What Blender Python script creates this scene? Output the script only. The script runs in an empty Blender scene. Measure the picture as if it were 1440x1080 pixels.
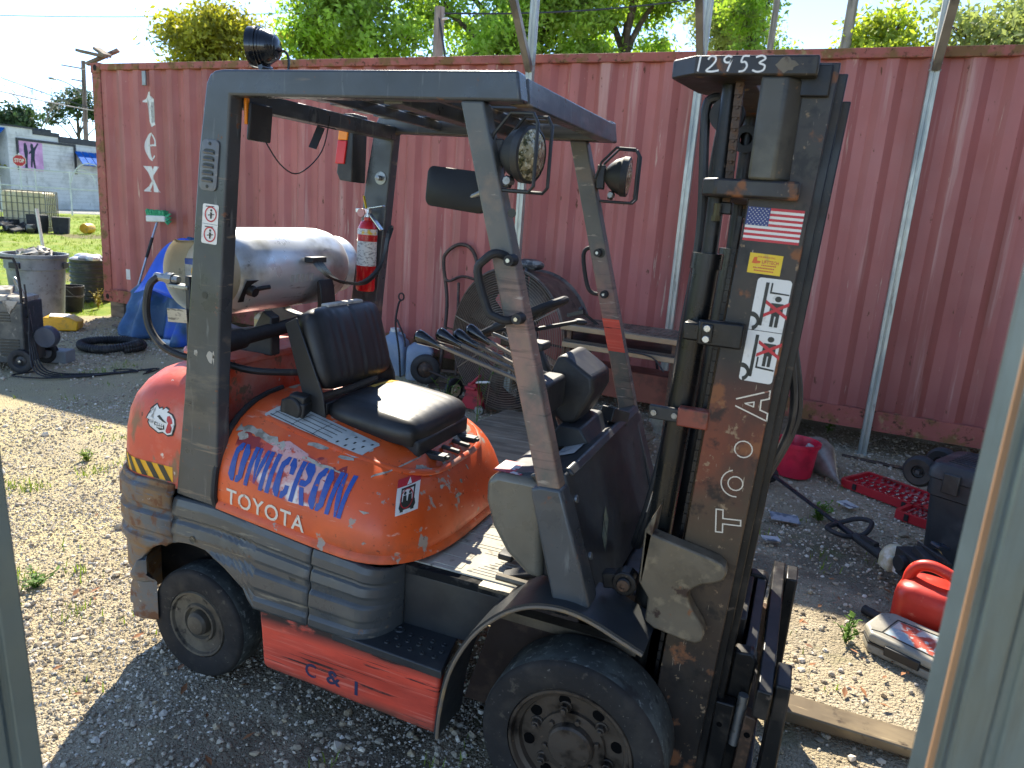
import bpy, bmesh, math, random
import numpy as np
from mathutils import Vector, Matrix, Euler
from mathutils.bvhtree import BVHTree
from mathutils import noise as mnoise

S = bpy.context.scene
COL = S.collection
rnd = random.Random(11)
rng = np.random.default_rng(11)
R = math.radians

# ------------------------------------------------------------------ camera
cd = bpy.data.cameras.new('camera')
cam = bpy.data.objects.new('camera', cd)
COL.objects.link(cam)
cd.sensor_width = 36.0
cd.lens = 36.0 * 1032.56 / 1440.0
cd.clip_start = 0.05
cd.clip_end = 2000
cd.dof.use_dof = True
cd.dof.focus_distance = 2.9
cd.dof.aperture_fstop = 6.3
yaw, pitch, roll = -0.3716, 0.2332, 0.0726
fw = Vector((math.sin(yaw) * math.cos(pitch), math.cos(yaw) * math.cos(pitch), -math.sin(pitch)))
rt = Vector((math.cos(yaw), -math.sin(yaw), 0))
up = rt.cross(fw)
r2 = rt * math.cos(roll) + up * math.sin(roll)
u2 = up * math.cos(roll) - rt * math.sin(roll)
cam.matrix_world = Matrix(((r2.x, u2.x, -fw.x, 1.853), (r2.y, u2.y, -fw.y, -2.2608), (r2.z, u2.z, -fw.z, 1.7349), (0, 0, 0, 1)))
S.camera = cam

# ------------------------------------------------------------------ light
SUN_TO = Vector((-0.55, 0.985, 1.0)).normalized()
w = bpy.data.worlds.new('World')
S.world = w
w.use_nodes = True
nt = w.node_tree
nt.nodes.clear()
sky = nt.nodes.new('ShaderNodeTexSky')
sky.sky_type = 'NISHITA'
sky.sun_disc = False
sky.sun_elevation = math.asin(SUN_TO.z)
sky.sun_rotation = math.atan2(SUN_TO.x, SUN_TO.y)
sky.air_density = 0.85
sky.altitude = 4000
sky.dust_density = 0.0
sky.ozone_density = 0.5
bg = nt.nodes.new('ShaderNodeBackground')
bg.inputs['Strength'].default_value = 0.125
wo = nt.nodes.new('ShaderNodeOutputWorld')
nt.links.new(sky.outputs[0], bg.inputs[0])
nt.links.new(bg.outputs[0], wo.inputs[0])
sl = bpy.data.lights.new('sun', 'SUN')
sl.energy = 3.4
sl.angle = R(0.5)
sl.color = (1.0, 0.92, 0.77)
so = bpy.data.objects.new('sun', sl)
COL.objects.link(so)
so.rotation_euler = (-SUN_TO).to_track_quat('-Z', 'Y').to_euler()
so.location = SUN_TO * 30
S.view_settings.view_transform = 'Standard'
S.view_settings.look = 'None'
S.view_settings.gamma = 1
S.view_settings.use_curve_mapping = False
S.view_settings.exposure = 1.9


# ------------------------------------------------------------------ materials
def lin(h):
    c = [int(h[i:i + 2], 16) / 255 for i in (0, 2, 4)]
    return tuple(x / 12.92 if x <= .04045 else ((x + .055) / 1.055) ** 2.4 for x in c)


def L(c, s, lo, hi, d=6, st=(1, 1, 1), ro=None, me=None, rg=.6, k=1.0, z=None):
    """a layer of wear; z=(z0, z1, fade) keeps it to a height band of the thing"""
    return dict(c=c, s=s, lo=lo, hi=hi, d=d, st=st, ro=ro, me=me, rg=rg, k=k, z=z)


def mat(name, base, rough=.6, metal=0.0, layers=(), bump=None, var=.12, vs=3.0, spec=.5, coat=0, attr=None, trans=None, coord='Object', rvar=.12, emit=None):
    m = bpy.data.materials.new(name)
    m.use_nodes = True
    t = m.node_tree
    N, K = t.nodes, t.links
    b = N['Principled BSDF']
    b.inputs['Specular IOR Level'].default_value = spec
    b.inputs['Coat Weight'].default_value = coat
    tc = N.new('ShaderNodeTexCoord')

    def noise(s, d, st, rg=.6):
        mp = N.new('ShaderNodeMapping')
        mp.inputs['Scale'].default_value = st
        mp.inputs['Location'].default_value = (rnd.uniform(0, 9), rnd.uniform(0, 9), rnd.uniform(0, 9))
        K.new(tc.outputs[coord], mp.inputs[0])
        n = N.new('ShaderNodeTexNoise')
        n.inputs['Scale'].default_value = s
        n.inputs['Detail'].default_value = d
        n.inputs['Roughness'].default_value = rg
        K.new(mp.outputs[0], n.inputs['Vector'])
        return n.outputs['Fac']

    def ramp(src, lo, hi, a, bb):
        r = N.new('ShaderNodeMapRange')
        r.inputs[1].default_value = lo
        r.inputs[2].default_value = hi
        r.inputs[3].default_value = a
        r.inputs[4].default_value = bb
        K.new(src, r.inputs[0])
        return r.outputs[0]

    def mix(fac, A, B, kind='RGBA', blend='MIX'):
        x = N.new('ShaderNodeMix')
        x.data_type = kind
        if kind == 'RGBA':
            x.blend_type = blend
            ia, ib, o = 6, 7, 2
        else:
            ia, ib, o = 2, 3, 0
        for i, v in ((0, fac), (ia, A), (ib, B)):
            if hasattr(v, 'is_linked'):
                K.new(v, x.inputs[i])
            elif kind == 'RGBA' and i != 0:
                x.inputs[i].default_value = (*v, 1)
            else:
                x.inputs[i].default_value = v
        return x.outputs[o]

    lo = tuple(max(0, c * (1 - var * 1.6)) for c in base)
    hi = tuple(min(1, c * (1 + var * 1.6)) for c in base)
    col = mix(ramp(noise(vs, 5, (1, 1, 1)), .3, .7, 0, 1), lo, hi)
    if attr:
        an = N.new('ShaderNodeAttribute')
        an.attribute_name = attr
        col = mix(1.0, col, an.outputs['Color'], blend='MULTIPLY')
    rg = ramp(noise(vs * 3, 5, (1, 1, 1)), .3, .7, max(.02, rough - rvar), min(1, rough + rvar))
    me = None
    for l in layers:
        f = ramp(noise(l['s'], l['d'], l['st'], l['rg']), l['lo'], l['hi'], 0, l['k'])
        if l['z']:
            z0, z1, fd = l['z']
            gp = N.new('ShaderNodeNewGeometry')
            sz = N.new('ShaderNodeSeparateXYZ')
            K.new(gp.outputs['Position'], sz.inputs[0])
            for q in (ramp(sz.outputs['Z'], z0 - fd, z0 + fd, 0, 1), ramp(sz.outputs['Z'], z1 - fd, z1 + fd, 1, 0)):
                mm = N.new('ShaderNodeMath')
                mm.operation = 'MULTIPLY'
                K.new(f, mm.inputs[0])
                K.new(q, mm.inputs[1])
                f = mm.outputs[0]
        col = mix(f, col, l['c'])
        if l['ro'] is not None:
            rg = mix(f, rg, l['ro'], 'FLOAT')
        if l['me'] is not None:
            me = mix(f, metal if me is None else me, l['me'], 'FLOAT')
    K.new(col, b.inputs['Base Color'])
    K.new(rg, b.inputs['Roughness'])
    if me is None:
        b.inputs['Metallic'].default_value = metal
    else:
        K.new(me, b.inputs['Metallic'])
    if emit:
        b.inputs['Emission Color'].default_value = (*base, 1)
        b.inputs['Emission Strength'].default_value = emit
    if bump:
        prev = None
        for (s, stg, dist) in (bump if isinstance(bump, list) else [bump]):
            bn = N.new('ShaderNodeBump')
            bn.inputs['Strength'].default_value = stg
            bn.inputs['Distance'].default_value = dist
            K.new(noise(s, 5, (1, 1, 1)), bn.inputs['Height'])
            if prev:
                K.new(prev, bn.inputs['Normal'])
            prev = bn.outputs[0]
        K.new(prev, b.inputs['Normal'])
    if trans:
        tr = N.new('ShaderNodeBsdfTranslucent')
        K.new(col, tr.inputs[0])
        tm = N.new('ShaderNodeMix')
        tm.data_type = 'RGBA'
        tm.blend_type = 'MULTIPLY'
        tm.inputs[0].default_value = 1
        K.new(col, tm.inputs[6])
        tm.inputs[7].default_value = (*trans[1], 1)
        K.new(tm.outputs[2], tr.inputs[0])
        ms = N.new('ShaderNodeMixShader')
        ms.inputs[0].default_value = trans[0]
        K.new(b.outputs[0], ms.inputs[1])
        K.new(tr.outputs[0], ms.inputs[2])
        K.new(ms.outputs[0], N['Material Output'].inputs[0])
    return m


# ------------------------------------------------------------------ mesh builder
def V(*a):
    return Vector(a)


class MB:
    def __init__(s):
        s.v, s.f = [], []

    def add(s, vs, fs):
        o = len(s.v)
        s.v += [tuple(p) for p in vs]
        s.f += [tuple(i + o for i in f) for f in fs]
        return s

    def box(s, c, d, rot=None):
        x, y, z = d[0] / 2, d[1] / 2, d[2] / 2
        P = [V(*p) for p in ((-x, -y, -z), (x, -y, -z), (x, y, -z), (-x, y, -z), (-x, -y, z), (x, -y, z), (x, y, z), (-x, y, z))]
        if rot is not None:
            M_ = rot if isinstance(rot, Matrix) else Euler(rot).to_matrix()
            P = [M_ @ p for p in P]
        return s.add([p + V(*c) for p in P], [(0, 3, 2, 1), (4, 5, 6, 7), (0, 1, 5, 4), (1, 2, 6, 5), (2, 3, 7, 6), (3, 0, 4, 7)])

    def bx(s, x0, x1, y0, y1, z0, z1):
        return s.box(((x0 + x1) / 2, (y0 + y1) / 2, (z0 + z1) / 2), (abs(x1 - x0), abs(y1 - y0), abs(z1 - z0)))

    def beam(s, a, b, w, h, upv=(0, 0, 1)):
        a, b = V(*a), V(*b)
        d = (b - a)
        n = d.normalized()
        sd = n.cross(V(*upv))
        if sd.length < 1e-4:
            sd = n.cross(V(1, 0, 0))
        sd.normalize()
        u = sd.cross(n)
        M_ = Matrix((n, sd, u)).transposed()
        return s.box((a + b) / 2, (d.length, w, h), M_)

    def prism(s, poly, ax, a, b):
        def mk(p, t):
            return {'x': (t, p[0], p[1]), 'y': (p[0], t, p[1]), 'z': (p[0], p[1], t)}[ax]
        n = len(poly)
        vs = [mk(p, a) for p in poly] + [mk(p, b) for p in poly]
        fs = [tuple(range(n))[::-1], tuple(range(n, 2 * n))] + [(i, (i + 1) % n, n + (i + 1) % n, n + i) for i in range(n)]
        return s.add(vs, fs)

    def tube(s, pts, r, n=8, closed=False, caps=True):
        P = [V(*p) for p in pts]
        m = len(P)
        rr = r if isinstance(r, (list, tuple)) else [r] * m
        T = []
        for i in range(m):
            a = P[(i - 1) % m] if (closed or i > 0) else P[i]
            b = P[(i + 1) % m] if (closed or i < m - 1) else P[i]
            T.append((b - a).normalized())
        ref = V(0, 0, 1) if abs(T[0].z) < .9 else V(1, 0, 0)
        u = T[0].cross(ref).normalized()
        vs = []
        for i in range(m):
            u = (u - T[i] * u.dot(T[i]))
            u.normalize()
            w_ = T[i].cross(u)
            for k in range(n):
                a = 2 * math.pi * k / n
                vs.append(P[i] + (u * math.cos(a) + w_ * math.sin(a)) * rr[i])
        fs = []
        for i in range(m if closed else m - 1):
            j = (i + 1) % m
            for k in range(n):
                l = (k + 1) % n
                fs.append((i * n + k, i * n + l, j * n + l, j * n + k))
        if caps and not closed:
            fs.append(tuple(range(n))[::-1])
            fs.append(tuple(range((m - 1) * n, m * n)))
        return s.add(vs, fs)

    def cyl(s, a, b, r0, r1=None, n=20):
        return s.tube([a, b], [r0, r0 if r1 is None else r1], n)

    def lathe(s, c, ax, prof, n=32, caps=True, a0=0, a1=2 * math.pi):
        c = V(*c)
        d = V(*ax).normalized()
        ref = V(0, 0, 1) if abs(d.z) < .9 else V(1, 0, 0)
        u = d.cross(ref).normalized()
        w_ = d.cross(u)
        vs, fs = [], []
        full = abs(a1 - a0 - 2 * math.pi) < 1e-6
        nn = n if full else n + 1
        for (r, h) in prof:
            for k in range(nn):
                a = a0 + (a1 - a0) * k / n
                vs.append(c + d * h + (u * math.cos(a) + w_ * math.sin(a)) * max(r, 1e-4))
        for i in range(len(prof) - 1):
            for k in range(n):
                l = (k + 1) % nn
                fs.append((i * nn + k, (i + 1) * nn + k, (i + 1) * nn + l, i * nn + l))
        if caps and full:
            fs.append(tuple(range(n)))
            fs.append(tuple(range((len(prof) - 1) * n, len(prof) * n))[::-1])
        return s.add(vs, fs)

    def grid(s, rows, closed=False):
        m, n = len(rows), len(rows[0])
        vs = [p for r_ in rows for p in r_]
        fs = []
        for i in range(m - 1):
            for k in range(n if closed else n - 1):
                l = (k + 1) % n
                fs.append((i * n + k, i * n + l, (i + 1) * n + l, (i + 1) * n + k))
        return s.add(vs, fs)

    def poly(s, pts):
        return s.add(pts, [tuple(range(len(pts)))])

    def ball(s, c, r, nu=12, nv=8, q=None):
        c = V(*c)
        r = (r, r, r) if not isinstance(r, (tuple, list)) else r
        vs, fs = [], []
        for i in range(nv + 1):
            t = math.pi * i / nv
            for k in range(nu):
                a = 2 * math.pi * k / nu
                p = V(math.sin(t) * math.cos(a) * r[0], math.sin(t) * math.sin(a) * r[1], math.cos(t) * r[2])
                if q is not None:
                    p = q @ p
                vs.append(c + p)
        for i in range(nv):
            for k in range(nu):
                l = (k + 1) % nu
                fs.append((i * nu + k, (i + 1) * nu + k, (i + 1) * nu + l, i * nu + l))
        return s.add(vs, fs)

    def mapv(s, fn):
        s.v = [tuple(fn(V(*p))) for p in s.v]
        return s

    def mirror_y(s):
        o = len(s.v)
        s.v += [(x, -y, z) for (x, y, z) in s.v]
        s.f += [tuple(i + o for i in f[::-1]) for f in list(s.f)]
        return s

    def build(s, name, m, parent=None, bevel=0, ang=35, sub=0, seg=2, label=None, kind=None, origin=None, flat=False, solid=0):
        me = bpy.data.meshes.new(name)
        off = V(0, 0, 0)
        if parent is not None:
            off = ORG.get(parent.name, V(0, 0, 0))
        elif origin is not None:
            off = V(*origin)
        me.from_pydata([tuple(V(*p) - off) for p in s.v], [], s.f)
        bm = bmesh.new()
        bm.from_mesh(me)
        bmesh.ops.remove_doubles(bm, verts=bm.verts, dist=2e-5)
        bmesh.ops.dissolve_degenerate(bm, edges=bm.edges, dist=1e-6)
        bmesh.ops.recalc_face_normals(bm, faces=bm.faces)
        bm.to_mesh(me)
        bm.free()
        if not flat:
            me.polygons.foreach_set('use_smooth', [True] * len(me.polygons))
            me.set_sharp_from_angle(angle=R(ang))
        me.materials.append(m)
        o = bpy.data.objects.new(name, me)
        COL.objects.link(o)
        if parent is not None:
            o.parent = parent
            ORG[o.name] = off
        elif origin is not None:
            o.location = origin
            ORG[o.name] = off
        if solid:
            sm = o.modifiers.new('solid', 'SOLIDIFY')
            sm.thickness = solid
            sm.offset = -1
        if sub:
            sb = o.modifiers.new('sub', 'SUBSURF')
            sb.levels = sb.render_levels = sub
        if bevel:
            bv = o.modifiers.new('bevel', 'BEVEL')
            bv.width = bevel
            bv.segments = seg
            bv.limit_method = 'ANGLE'
            bv.angle_limit = R(40)
            bv.harden_normals = False
        if label:
            o['label'] = label
        if kind:
            o['kind'] = kind
        return o


ORG = {}


def thing(name, label, cat, loc=(0, 0, 0), group=None, rot=None, local=False):
    o = bpy.data.objects.new(name, None)
    o.empty_display_size = .1
    COL.objects.link(o)
    o.location = loc
    if rot:
        o.rotation_euler = rot
    ORG[o.name] = V(0, 0, 0) if local else V(*loc)
    tag(o, label, cat, group)
    return o


def tag(o, label, cat, group=None):
    o['label'] = label
    o['category'] = cat
    if group:
        o['group'] = group
    return o


def text2d(s, size=1.0, offset=0.0, spacing=1.0):
    c = bpy.data.curves.new('text', 'FONT')
    c.body = s
    c.size = size
    c.offset = offset
    c.space_character = spacing
    c.resolution_u = 3
    o = bpy.data.objects.new('text', c)
    COL.objects.link(o)
    dg = bpy.context.evaluated_depsgraph_get()
    me = bpy.data.meshes.new_from_object(o.evaluated_get(dg))
    vs = [tuple(v.co) for v in me.vertices]
    fs = [tuple(p.vertices) for p in me.polygons]
    bpy.data.objects.remove(o)
    bpy.data.curves.remove(c)
    bpy.data.meshes.remove(me)
    return vs, fs


def fit2d(vs, w, h):
    xs = [v[0] for v in vs]
    ys = [v[1] for v in vs]
    x0, x1, y0, y1 = min(xs), max(xs), min(ys), max(ys)
    return [((v[0] - x0) / (x1 - x0) * w, (v[1] - y0) / (y1 - y0) * h) for v in vs]


def decal(vs, fs, o, u, v, n=None, off=.0012):
    """flat print: 2D shape placed at o + x*u + y*v, lifted along the surface normal"""
    o, u, v = V(*o), V(*u), V(*v)
    n = u.cross(v).normalized() if n is None else V(*n)
    return MB().add([o + u * p[0] + v * p[1] + n * off for p in vs], fs)


def bvh_of(o):
    me = o.data
    off = ORG.get(o.name, V(0, 0, 0))
    return BVHTree.FromPolygons([tuple(v.co + off) for v in me.vertices], [tuple(p.vertices) for p in me.polygons])


def subdiv(mb, maxlen):
    bm = bmesh.new()
    vs = [bm.verts.new(p) for p in mb.v]
    for f in mb.f:
        try:
            bm.faces.new([vs[i] for i in f])
        except ValueError:
            pass
    bmesh.ops.triangulate(bm, faces=bm.faces)
    for _ in range(5):
        es = [e for e in bm.edges if e.calc_length() > maxlen]
        if not es:
            break
        bmesh.ops.subdivide_edges(bm, edges=es, cuts=1)
        bmesh.ops.triangulate(bm, faces=bm.faces)
    bm.verts.index_update()
    out = MB().add([tuple(v.co) for v in bm.verts], [tuple(v.index for v in f.verts) for f in bm.faces])
    bm.free()
    return out


def project(mb, tree, d, off=.0015, maxlen=.025):
    """wrap a flat shape onto a surface: cast every vertex along d"""
    mb = subdiv(mb, maxlen)
    d = V(*d).normalized()
    out = []
    for p in mb.v:
        h, nn, i, ds = tree.ray_cast(V(*p) - d * .5, d)
        if h is None:
            h, nn, i, ds = tree.find_nearest(V(*p))
        if nn.dot(d) > 0:
            nn = -nn
        out.append(tuple(h + nn * off))
    mb.v = out
    return mb


def arc(c, r, a0, a1, n):
    return [(c[0] + r * math.cos(R(a0 + (a1 - a0) * i / n)), c[1] + r * math.sin(R(a0 + (a1 - a0) * i / n))) for i in range(n + 1)]


def rrect(x0, x1, y0, y1, r, n=4):
    return arc((x1 - r, y1 - r), r, 0, 90, n) + arc((x0 + r, y1 - r), r, 90, 180, n) + arc((x0 + r, y0 + r), r, 180, 270, n) + arc((x1 - r, y0 + r), r, 270, 360, n)


def spline(pts, n=6):
    P = [V(*p) for p in pts]
    out = []
    for i in range(len(P) - 1):
        p0, p1, p2, p3 = P[max(i - 1, 0)], P[i], P[i + 1], P[min(i + 2, len(P) - 1)]
        for k in range(n):
            t = k / n
            out.append(.5 * ((2 * p1) + (p2 - p0) * t + (2 * p0 - 5 * p1 + 4 * p2 - p3) * t * t + (3 * p1 - p0 - 3 * p2 + p3) * t ** 3))
    out.append(P[-1])
    return [tuple(p) for p in out]


def gz(x, y):
    """height of the yard surface"""
    f = max(0.0, min(1.0, (9.0 - math.hypot(x + .5, y - 1.5)) / 2.0))
    return f * (.018 * mnoise.noise(V(x * .7, y * .7, 3)) + .007 * mnoise.noise(V(x * 2.6, y * 2.6, 8)) - .004)

# ================================================================== THE SETTING
# ------------------------------------------------------------------ ground
def ground_mat():
    m = mat('gravel_ground', lin('8f877a'), .95, layers=[], var=.25, vs=1.2, spec=.2)
    t = m.node_tree
    N, K = t.nodes, t.links
    b = N['Principled BSDF']
    geo = N.new('ShaderNodeNewGeometry')
    sep = N.new('ShaderNodeSeparateXYZ')
    K.new(geo.outputs['Position'], sep.inputs[0])

    def noi(s, d=6, rg=.6):
        n = N.new('ShaderNodeTexNoise')
        n.inputs['Scale'].default_value = s
        n.inputs['Detail'].default_value = d
        n.inputs['Roughness'].default_value = rg
        K.new(geo.outputs['Position'], n.inputs['Vector'])
        return n.outputs['Fac']

    def mr(src, a, b_, c, d):
        r = N.new('ShaderNodeMapRange')
        for i, v in enumerate((a, b_, c, d)):
            r.inputs[i + 1].default_value = v
        K.new(src, r.inputs[0])
        return r.outputs[0]

    def mx(f, A, B, bl='MIX'):
        x = N.new('ShaderNodeMix')
        x.data_type = 'RGBA'
        x.blend_type = bl
        for i, v in ((0, f), (6, A), (7, B)):
            if hasattr(v, 'is_linked'):
                K.new(v, x.inputs[i])
            elif i == 0:
                x.inputs[0].default_value = v
            else:
                x.inputs[i].default_value = (*v, 1)
        return x.outputs[2]

    def ma(op, a, b_):
        x = N.new('ShaderNodeMath')
        x.operation = op
        for i, v in enumerate((a, b_)):
            if hasattr(v, 'is_linked'):
                K.new(v, x.inputs[i])
            else:
                x.inputs[i].default_value = v
        return x.outputs[0]

    vo = N.new('ShaderNodeTexVoronoi')
    vo.inputs['Scale'].default_value = 75
    K.new(geo.outputs['Position'], vo.inputs['Vector'])
    vo2 = N.new('ShaderNodeTexVoronoi')
    vo2.inputs['Scale'].default_value = 190
    K.new(geo.outputs['Position'], vo2.inputs['Vector'])
    sepc = N.new('ShaderNodeSeparateColor')
    K.new(vo.outputs['Color'], sepc.inputs[0])
    sepd = N.new('ShaderNodeSeparateColor')
    K.new(vo2.outputs['Color'], sepd.inputs[0])
    peb = mx(mr(sepc.outputs[0], 0, 1, 0, 1), lin('91866f'), lin('cabda4'))
    fine = mx(mr(sepd.outputs[0], 0, 1, 0, 1), lin('877b66'), lin('bdaf93'))
    grav = mx(mr(noi(2.2), .42, .58, 0, 1), peb, fine)
    dust = mx(mr(noi(5, 8), .36, .56, 0, .85), grav, lin('b1a285'))
    damp = mx(mr(noi(.8, 6), .52, .66, 0, .55), dust, lin('7d7059'))
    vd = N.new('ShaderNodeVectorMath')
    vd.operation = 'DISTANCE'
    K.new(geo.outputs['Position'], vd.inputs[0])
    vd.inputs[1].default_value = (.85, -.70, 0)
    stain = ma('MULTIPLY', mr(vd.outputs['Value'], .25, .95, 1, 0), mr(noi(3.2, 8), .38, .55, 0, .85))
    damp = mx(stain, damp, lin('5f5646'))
    vd2 = N.new('ShaderNodeVectorMath')
    vd2.operation = 'DISTANCE'
    K.new(geo.outputs['Position'], vd2.inputs[0])
    vd2.inputs[1].default_value = (2.15, 1.7, 0)
    stain2 = ma('MULTIPLY', mr(vd2.outputs['Value'], .3, 1.0, 1, 0), mr(noi(2.6, 8), .36, .52, 0, .8))
    damp = mx(stain2, damp, lin('6a6152'))
    moss = mx(mr(noi(2.6, 8), .57, .70, 0, .6), damp, lin('6d7040'))
    # pollen and dry grass, thicker away from the container towards the open yard
    yel = mr(sep.outputs['X'], -.2, -1.4, 0, 1)
    pol = mx(ma('MULTIPLY', yel, mr(noi(1.6, 8), .36, .60, .25, .95)), moss, lin('bfb288'))
    # lawn beyond the end of the container
    g = ma('ADD', mr(sep.outputs['X'], -6.2, -7.4, 0, 1), mr(noi(.9, 6), .3, .7, -.45, .45))
    gr = mx(mr(noi(2.5, 8), .35, .65, 0, 1), lin('6f8a2c'), lin('93a03e'))
    gr = mx(mr(noi(.5, 5), .50, .66, 0, .5), gr, lin('9a9a50'))
    gr = mx(mr(noi(.23, 3), .58, .63, 0, .8), gr, lin('6e5f47'))
    col = mx(mr(g, .45, .62, 0, 1), pol, gr)
    K.new(col, b.inputs['Base Color'])
    bu = N.new('ShaderNodeBump')
    bu.inputs['Strength'].default_value = .9
    bu.inputs['Distance'].default_value = .012
    K.new(ma('SUBTRACT', 1.0, vo.outputs['Distance']), bu.inputs['Height'])
    bu2 = N.new('ShaderNodeBump')
    bu2.inputs['Strength'].default_value = .8
    bu2.inputs['Distance'].default_value = .006
    K.new(ma('ADD', noi(120, 4), vo2.outputs['Distance']), bu2.inputs['Height'])
    K.new(bu.outputs[0], bu2.inputs['Normal'])
    K.new(bu2.outputs[0], b.inputs['Normal'])
    return m


GROUND = ground_mat()
xs = sorted(set([-900, -400, -200, -120, -80, -50, -30, -20, -14] + [round(-11 + i * .12, 3) for i in range(142)] + [8, 12, 20, 40, 90, 300, 700]))
ys = sorted(set([-300, -90, -40, -20, -10, -6] + [round(-4 + i * .12, 3) for i in range(100)] + [10, 14, 20, 30, 50, 80, 120, 200, 400, 900]))
g = MB()
g.grid([[(x, y, gz(x, y)) for x in xs] for y in ys])
gr_o = g.build('ground', GROUND, kind='structure')
road = MB()
road.poly([(-140, -6, .004), (-34, 14.0, .004), (-29.5, 34, .004), (-20, 80, .004), (-26, 80, .004), (-36.5, 38, .004), (-41, 14, .004), (-146, -3, .004)])
road.build('road', mat('road_asphalt', lin('8d8a86'), .9, bump=(60, .3, .005), layers=[L(lin('a8a59e'), 3, .5, .65)]), kind='structure')

# ------------------------------------------------------------------ loose stones
def stones(name, n, xr, yr, smin, smax, dens, cols, seed, coarse=True):
    g_ = np.random.default_rng(seed)
    ph = (1 + 5 ** .5) / 2
    ico = np.array([(-1, ph, 0), (1, ph, 0), (-1, -ph, 0), (1, -ph, 0), (0, -1, ph), (0, 1, ph), (0, -1, -ph), (0, 1, -ph), (ph, 0, -1), (ph, 0, 1), (-ph, 0, -1), (-ph, 0, 1)]) / 1.9
    tri = np.array([(0, 11, 5), (0, 5, 1), (0, 1, 7), (0, 7, 10), (0, 10, 11), (1, 5, 9), (5, 11, 4), (11, 10, 2), (10, 7, 6), (7, 1, 8), (3, 9, 4), (3, 4, 2), (3, 2, 6), (3, 6, 8), (3, 8, 9), (4, 9, 5), (2, 4, 11), (6, 2, 10), (8, 6, 7), (9, 8, 1)])
    if not coarse:
        ico = np.array([(1, 0, 0), (0, 1, 0), (-1, 0, 0), (0, -1, 0), (0, 0, 1), (0, 0, -1)]) * 1.0
        tri = np.array([(0, 1, 4), (1, 2, 4), (2, 3, 4), (3, 0, 4), (1, 0, 5), (2, 1, 5), (3, 2, 5), (0, 3, 5)])
    nv = len(ico)
    pts = []
    while len(pts) < n:
        x, y = g_.uniform(*xr), g_.uniform(*yr)
        if g_.uniform() < dens(x, y):
            pts.append((x, y))
    pts = np.array(pts)
    sz = smin + (smax - smin) * g_.uniform(size=n) ** 3.2
    V_ = np.repeat(ico[None], n, 0) * (1 + g_.uniform(-.28, .28, (n, nv, 1)))
    V_ = V_ * (sz[:, None, None] * g_.uniform(.65, 1.25, (n, 1, 3)) * np.array((1, 1, .72)))
    a = g_.uniform(0, 6.28, n)
    c, s_ = np.cos(a)[:, None], np.sin(a)[:, None]
    X = V_[:, :, 0] * c - V_[:, :, 1] * s_
    Y = V_[:, :, 0] * s_ + V_[:, :, 1] * c
    z0 = np.array([gz(p[0], p[1]) for p in pts])
    P = np.stack([X + pts[:, 0:1], Y + pts[:, 1:2], V_[:, :, 2] + z0[:, None] + sz[:, None] * g_.uniform(.05, .5, (n, 1))], -1).reshape(-1, 3)
    F = (tri[None] + (np.arange(n) * nv)[:, None, None]).reshape(-1, 3)
    me = bpy.data.meshes.new(name)
    me.from_pydata(P.tolist(), [], F.tolist())
    me.polygons.foreach_set('use_smooth', [False] * len(F))
    ci = g_.integers(0, len(cols), n)
    C = np.array(cols)[ci] * g_.uniform(.75, 1.2, (n, 1))
    ca = me.color_attributes.new('tone', 'FLOAT_COLOR', 'POINT')
    ca.data.foreach_set('color', np.concatenate([np.repeat(C, nv, 0), np.ones((n * nv, 1))], 1).ravel().astype(np.float32))
    me.materials.append(STONE)
    o = bpy.data.objects.new(name, me)
    COL.objects.link(o)
    o['kind'] = 'stuff'
    return o


STONE = mat('limestone_chips', (1, 1, 1), .9, attr='tone', var=.08, vs=40, spec=.25, bump=(150, .3, .002))


def d_main(x, y):
    if x < -6.4 + .6 * mnoise.noise(V(x, y, 0)):
        return 0
    n_ = .5 + .9 * mnoise.noise(V(x * .9, y * .9, 5)) + .5 * mnoise.noise(V(x * 2.5, y * 2.5, 9))
    near = 1.0 if y > -1.4 else .3
    if x > 1.2 and y < 2.0:
        n_ *= .55
    if x > 1.5 and y > 1.7:
        n_ += .35
    if x < -.3 and y < 1.3:
        n_ = n_ * .8
    n_ *= 1 - .75 * math.exp(-((x - .85) ** 2 + (y + .7) ** 2) / .25)
    return max(.03, min(1, n_)) * near


stones('gravel', 55000, (-6.9, 3.8), (-1.6, 4.9), .0045, .015, d_main, [lin('b7ab94'), lin('cabda5'), lin('a69983'), lin('978a75'), lin('d6cbb7'), lin('b3a182')], 3)
stones('fine_gravel', 90000, (-3.6, 1.8), (-1.5, 1.9), .003, .010, lambda x, y: max(.08, .6 + .9 * mnoise.noise(V(x * 1.4, y * 1.4, 4))) * (1 if y < .6 else .5) * (1 - .7 * math.exp(-((x - .85) ** 2 + (y + .7) ** 2) / .25)), [lin('b3a68f'), lin('c3b79f'), lin('9f937f'), lin('ded5c3')], 9, False)
stones('gravel_stones', 800, (-6, 3.6), (-1.5, 4.4), .014, .030, d_main, [lin('b7aa93'), lin('cdc2ad'), lin('9c907a'), lin('aea088')], 5)


# ------------------------------------------------------------------ grass and weeds
GRASS = mat('grass_blades', lin('71852f'), .7, var=.3, vs=8, trans=(.4, (1.2, 1.25, .6)), spec=.3)
WEED = mat('weed_leaves', lin('5c7a30'), .6, var=.25, vs=20, trans=(.4, (1.2, 1.25, .6)), spec=.3)


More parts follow.
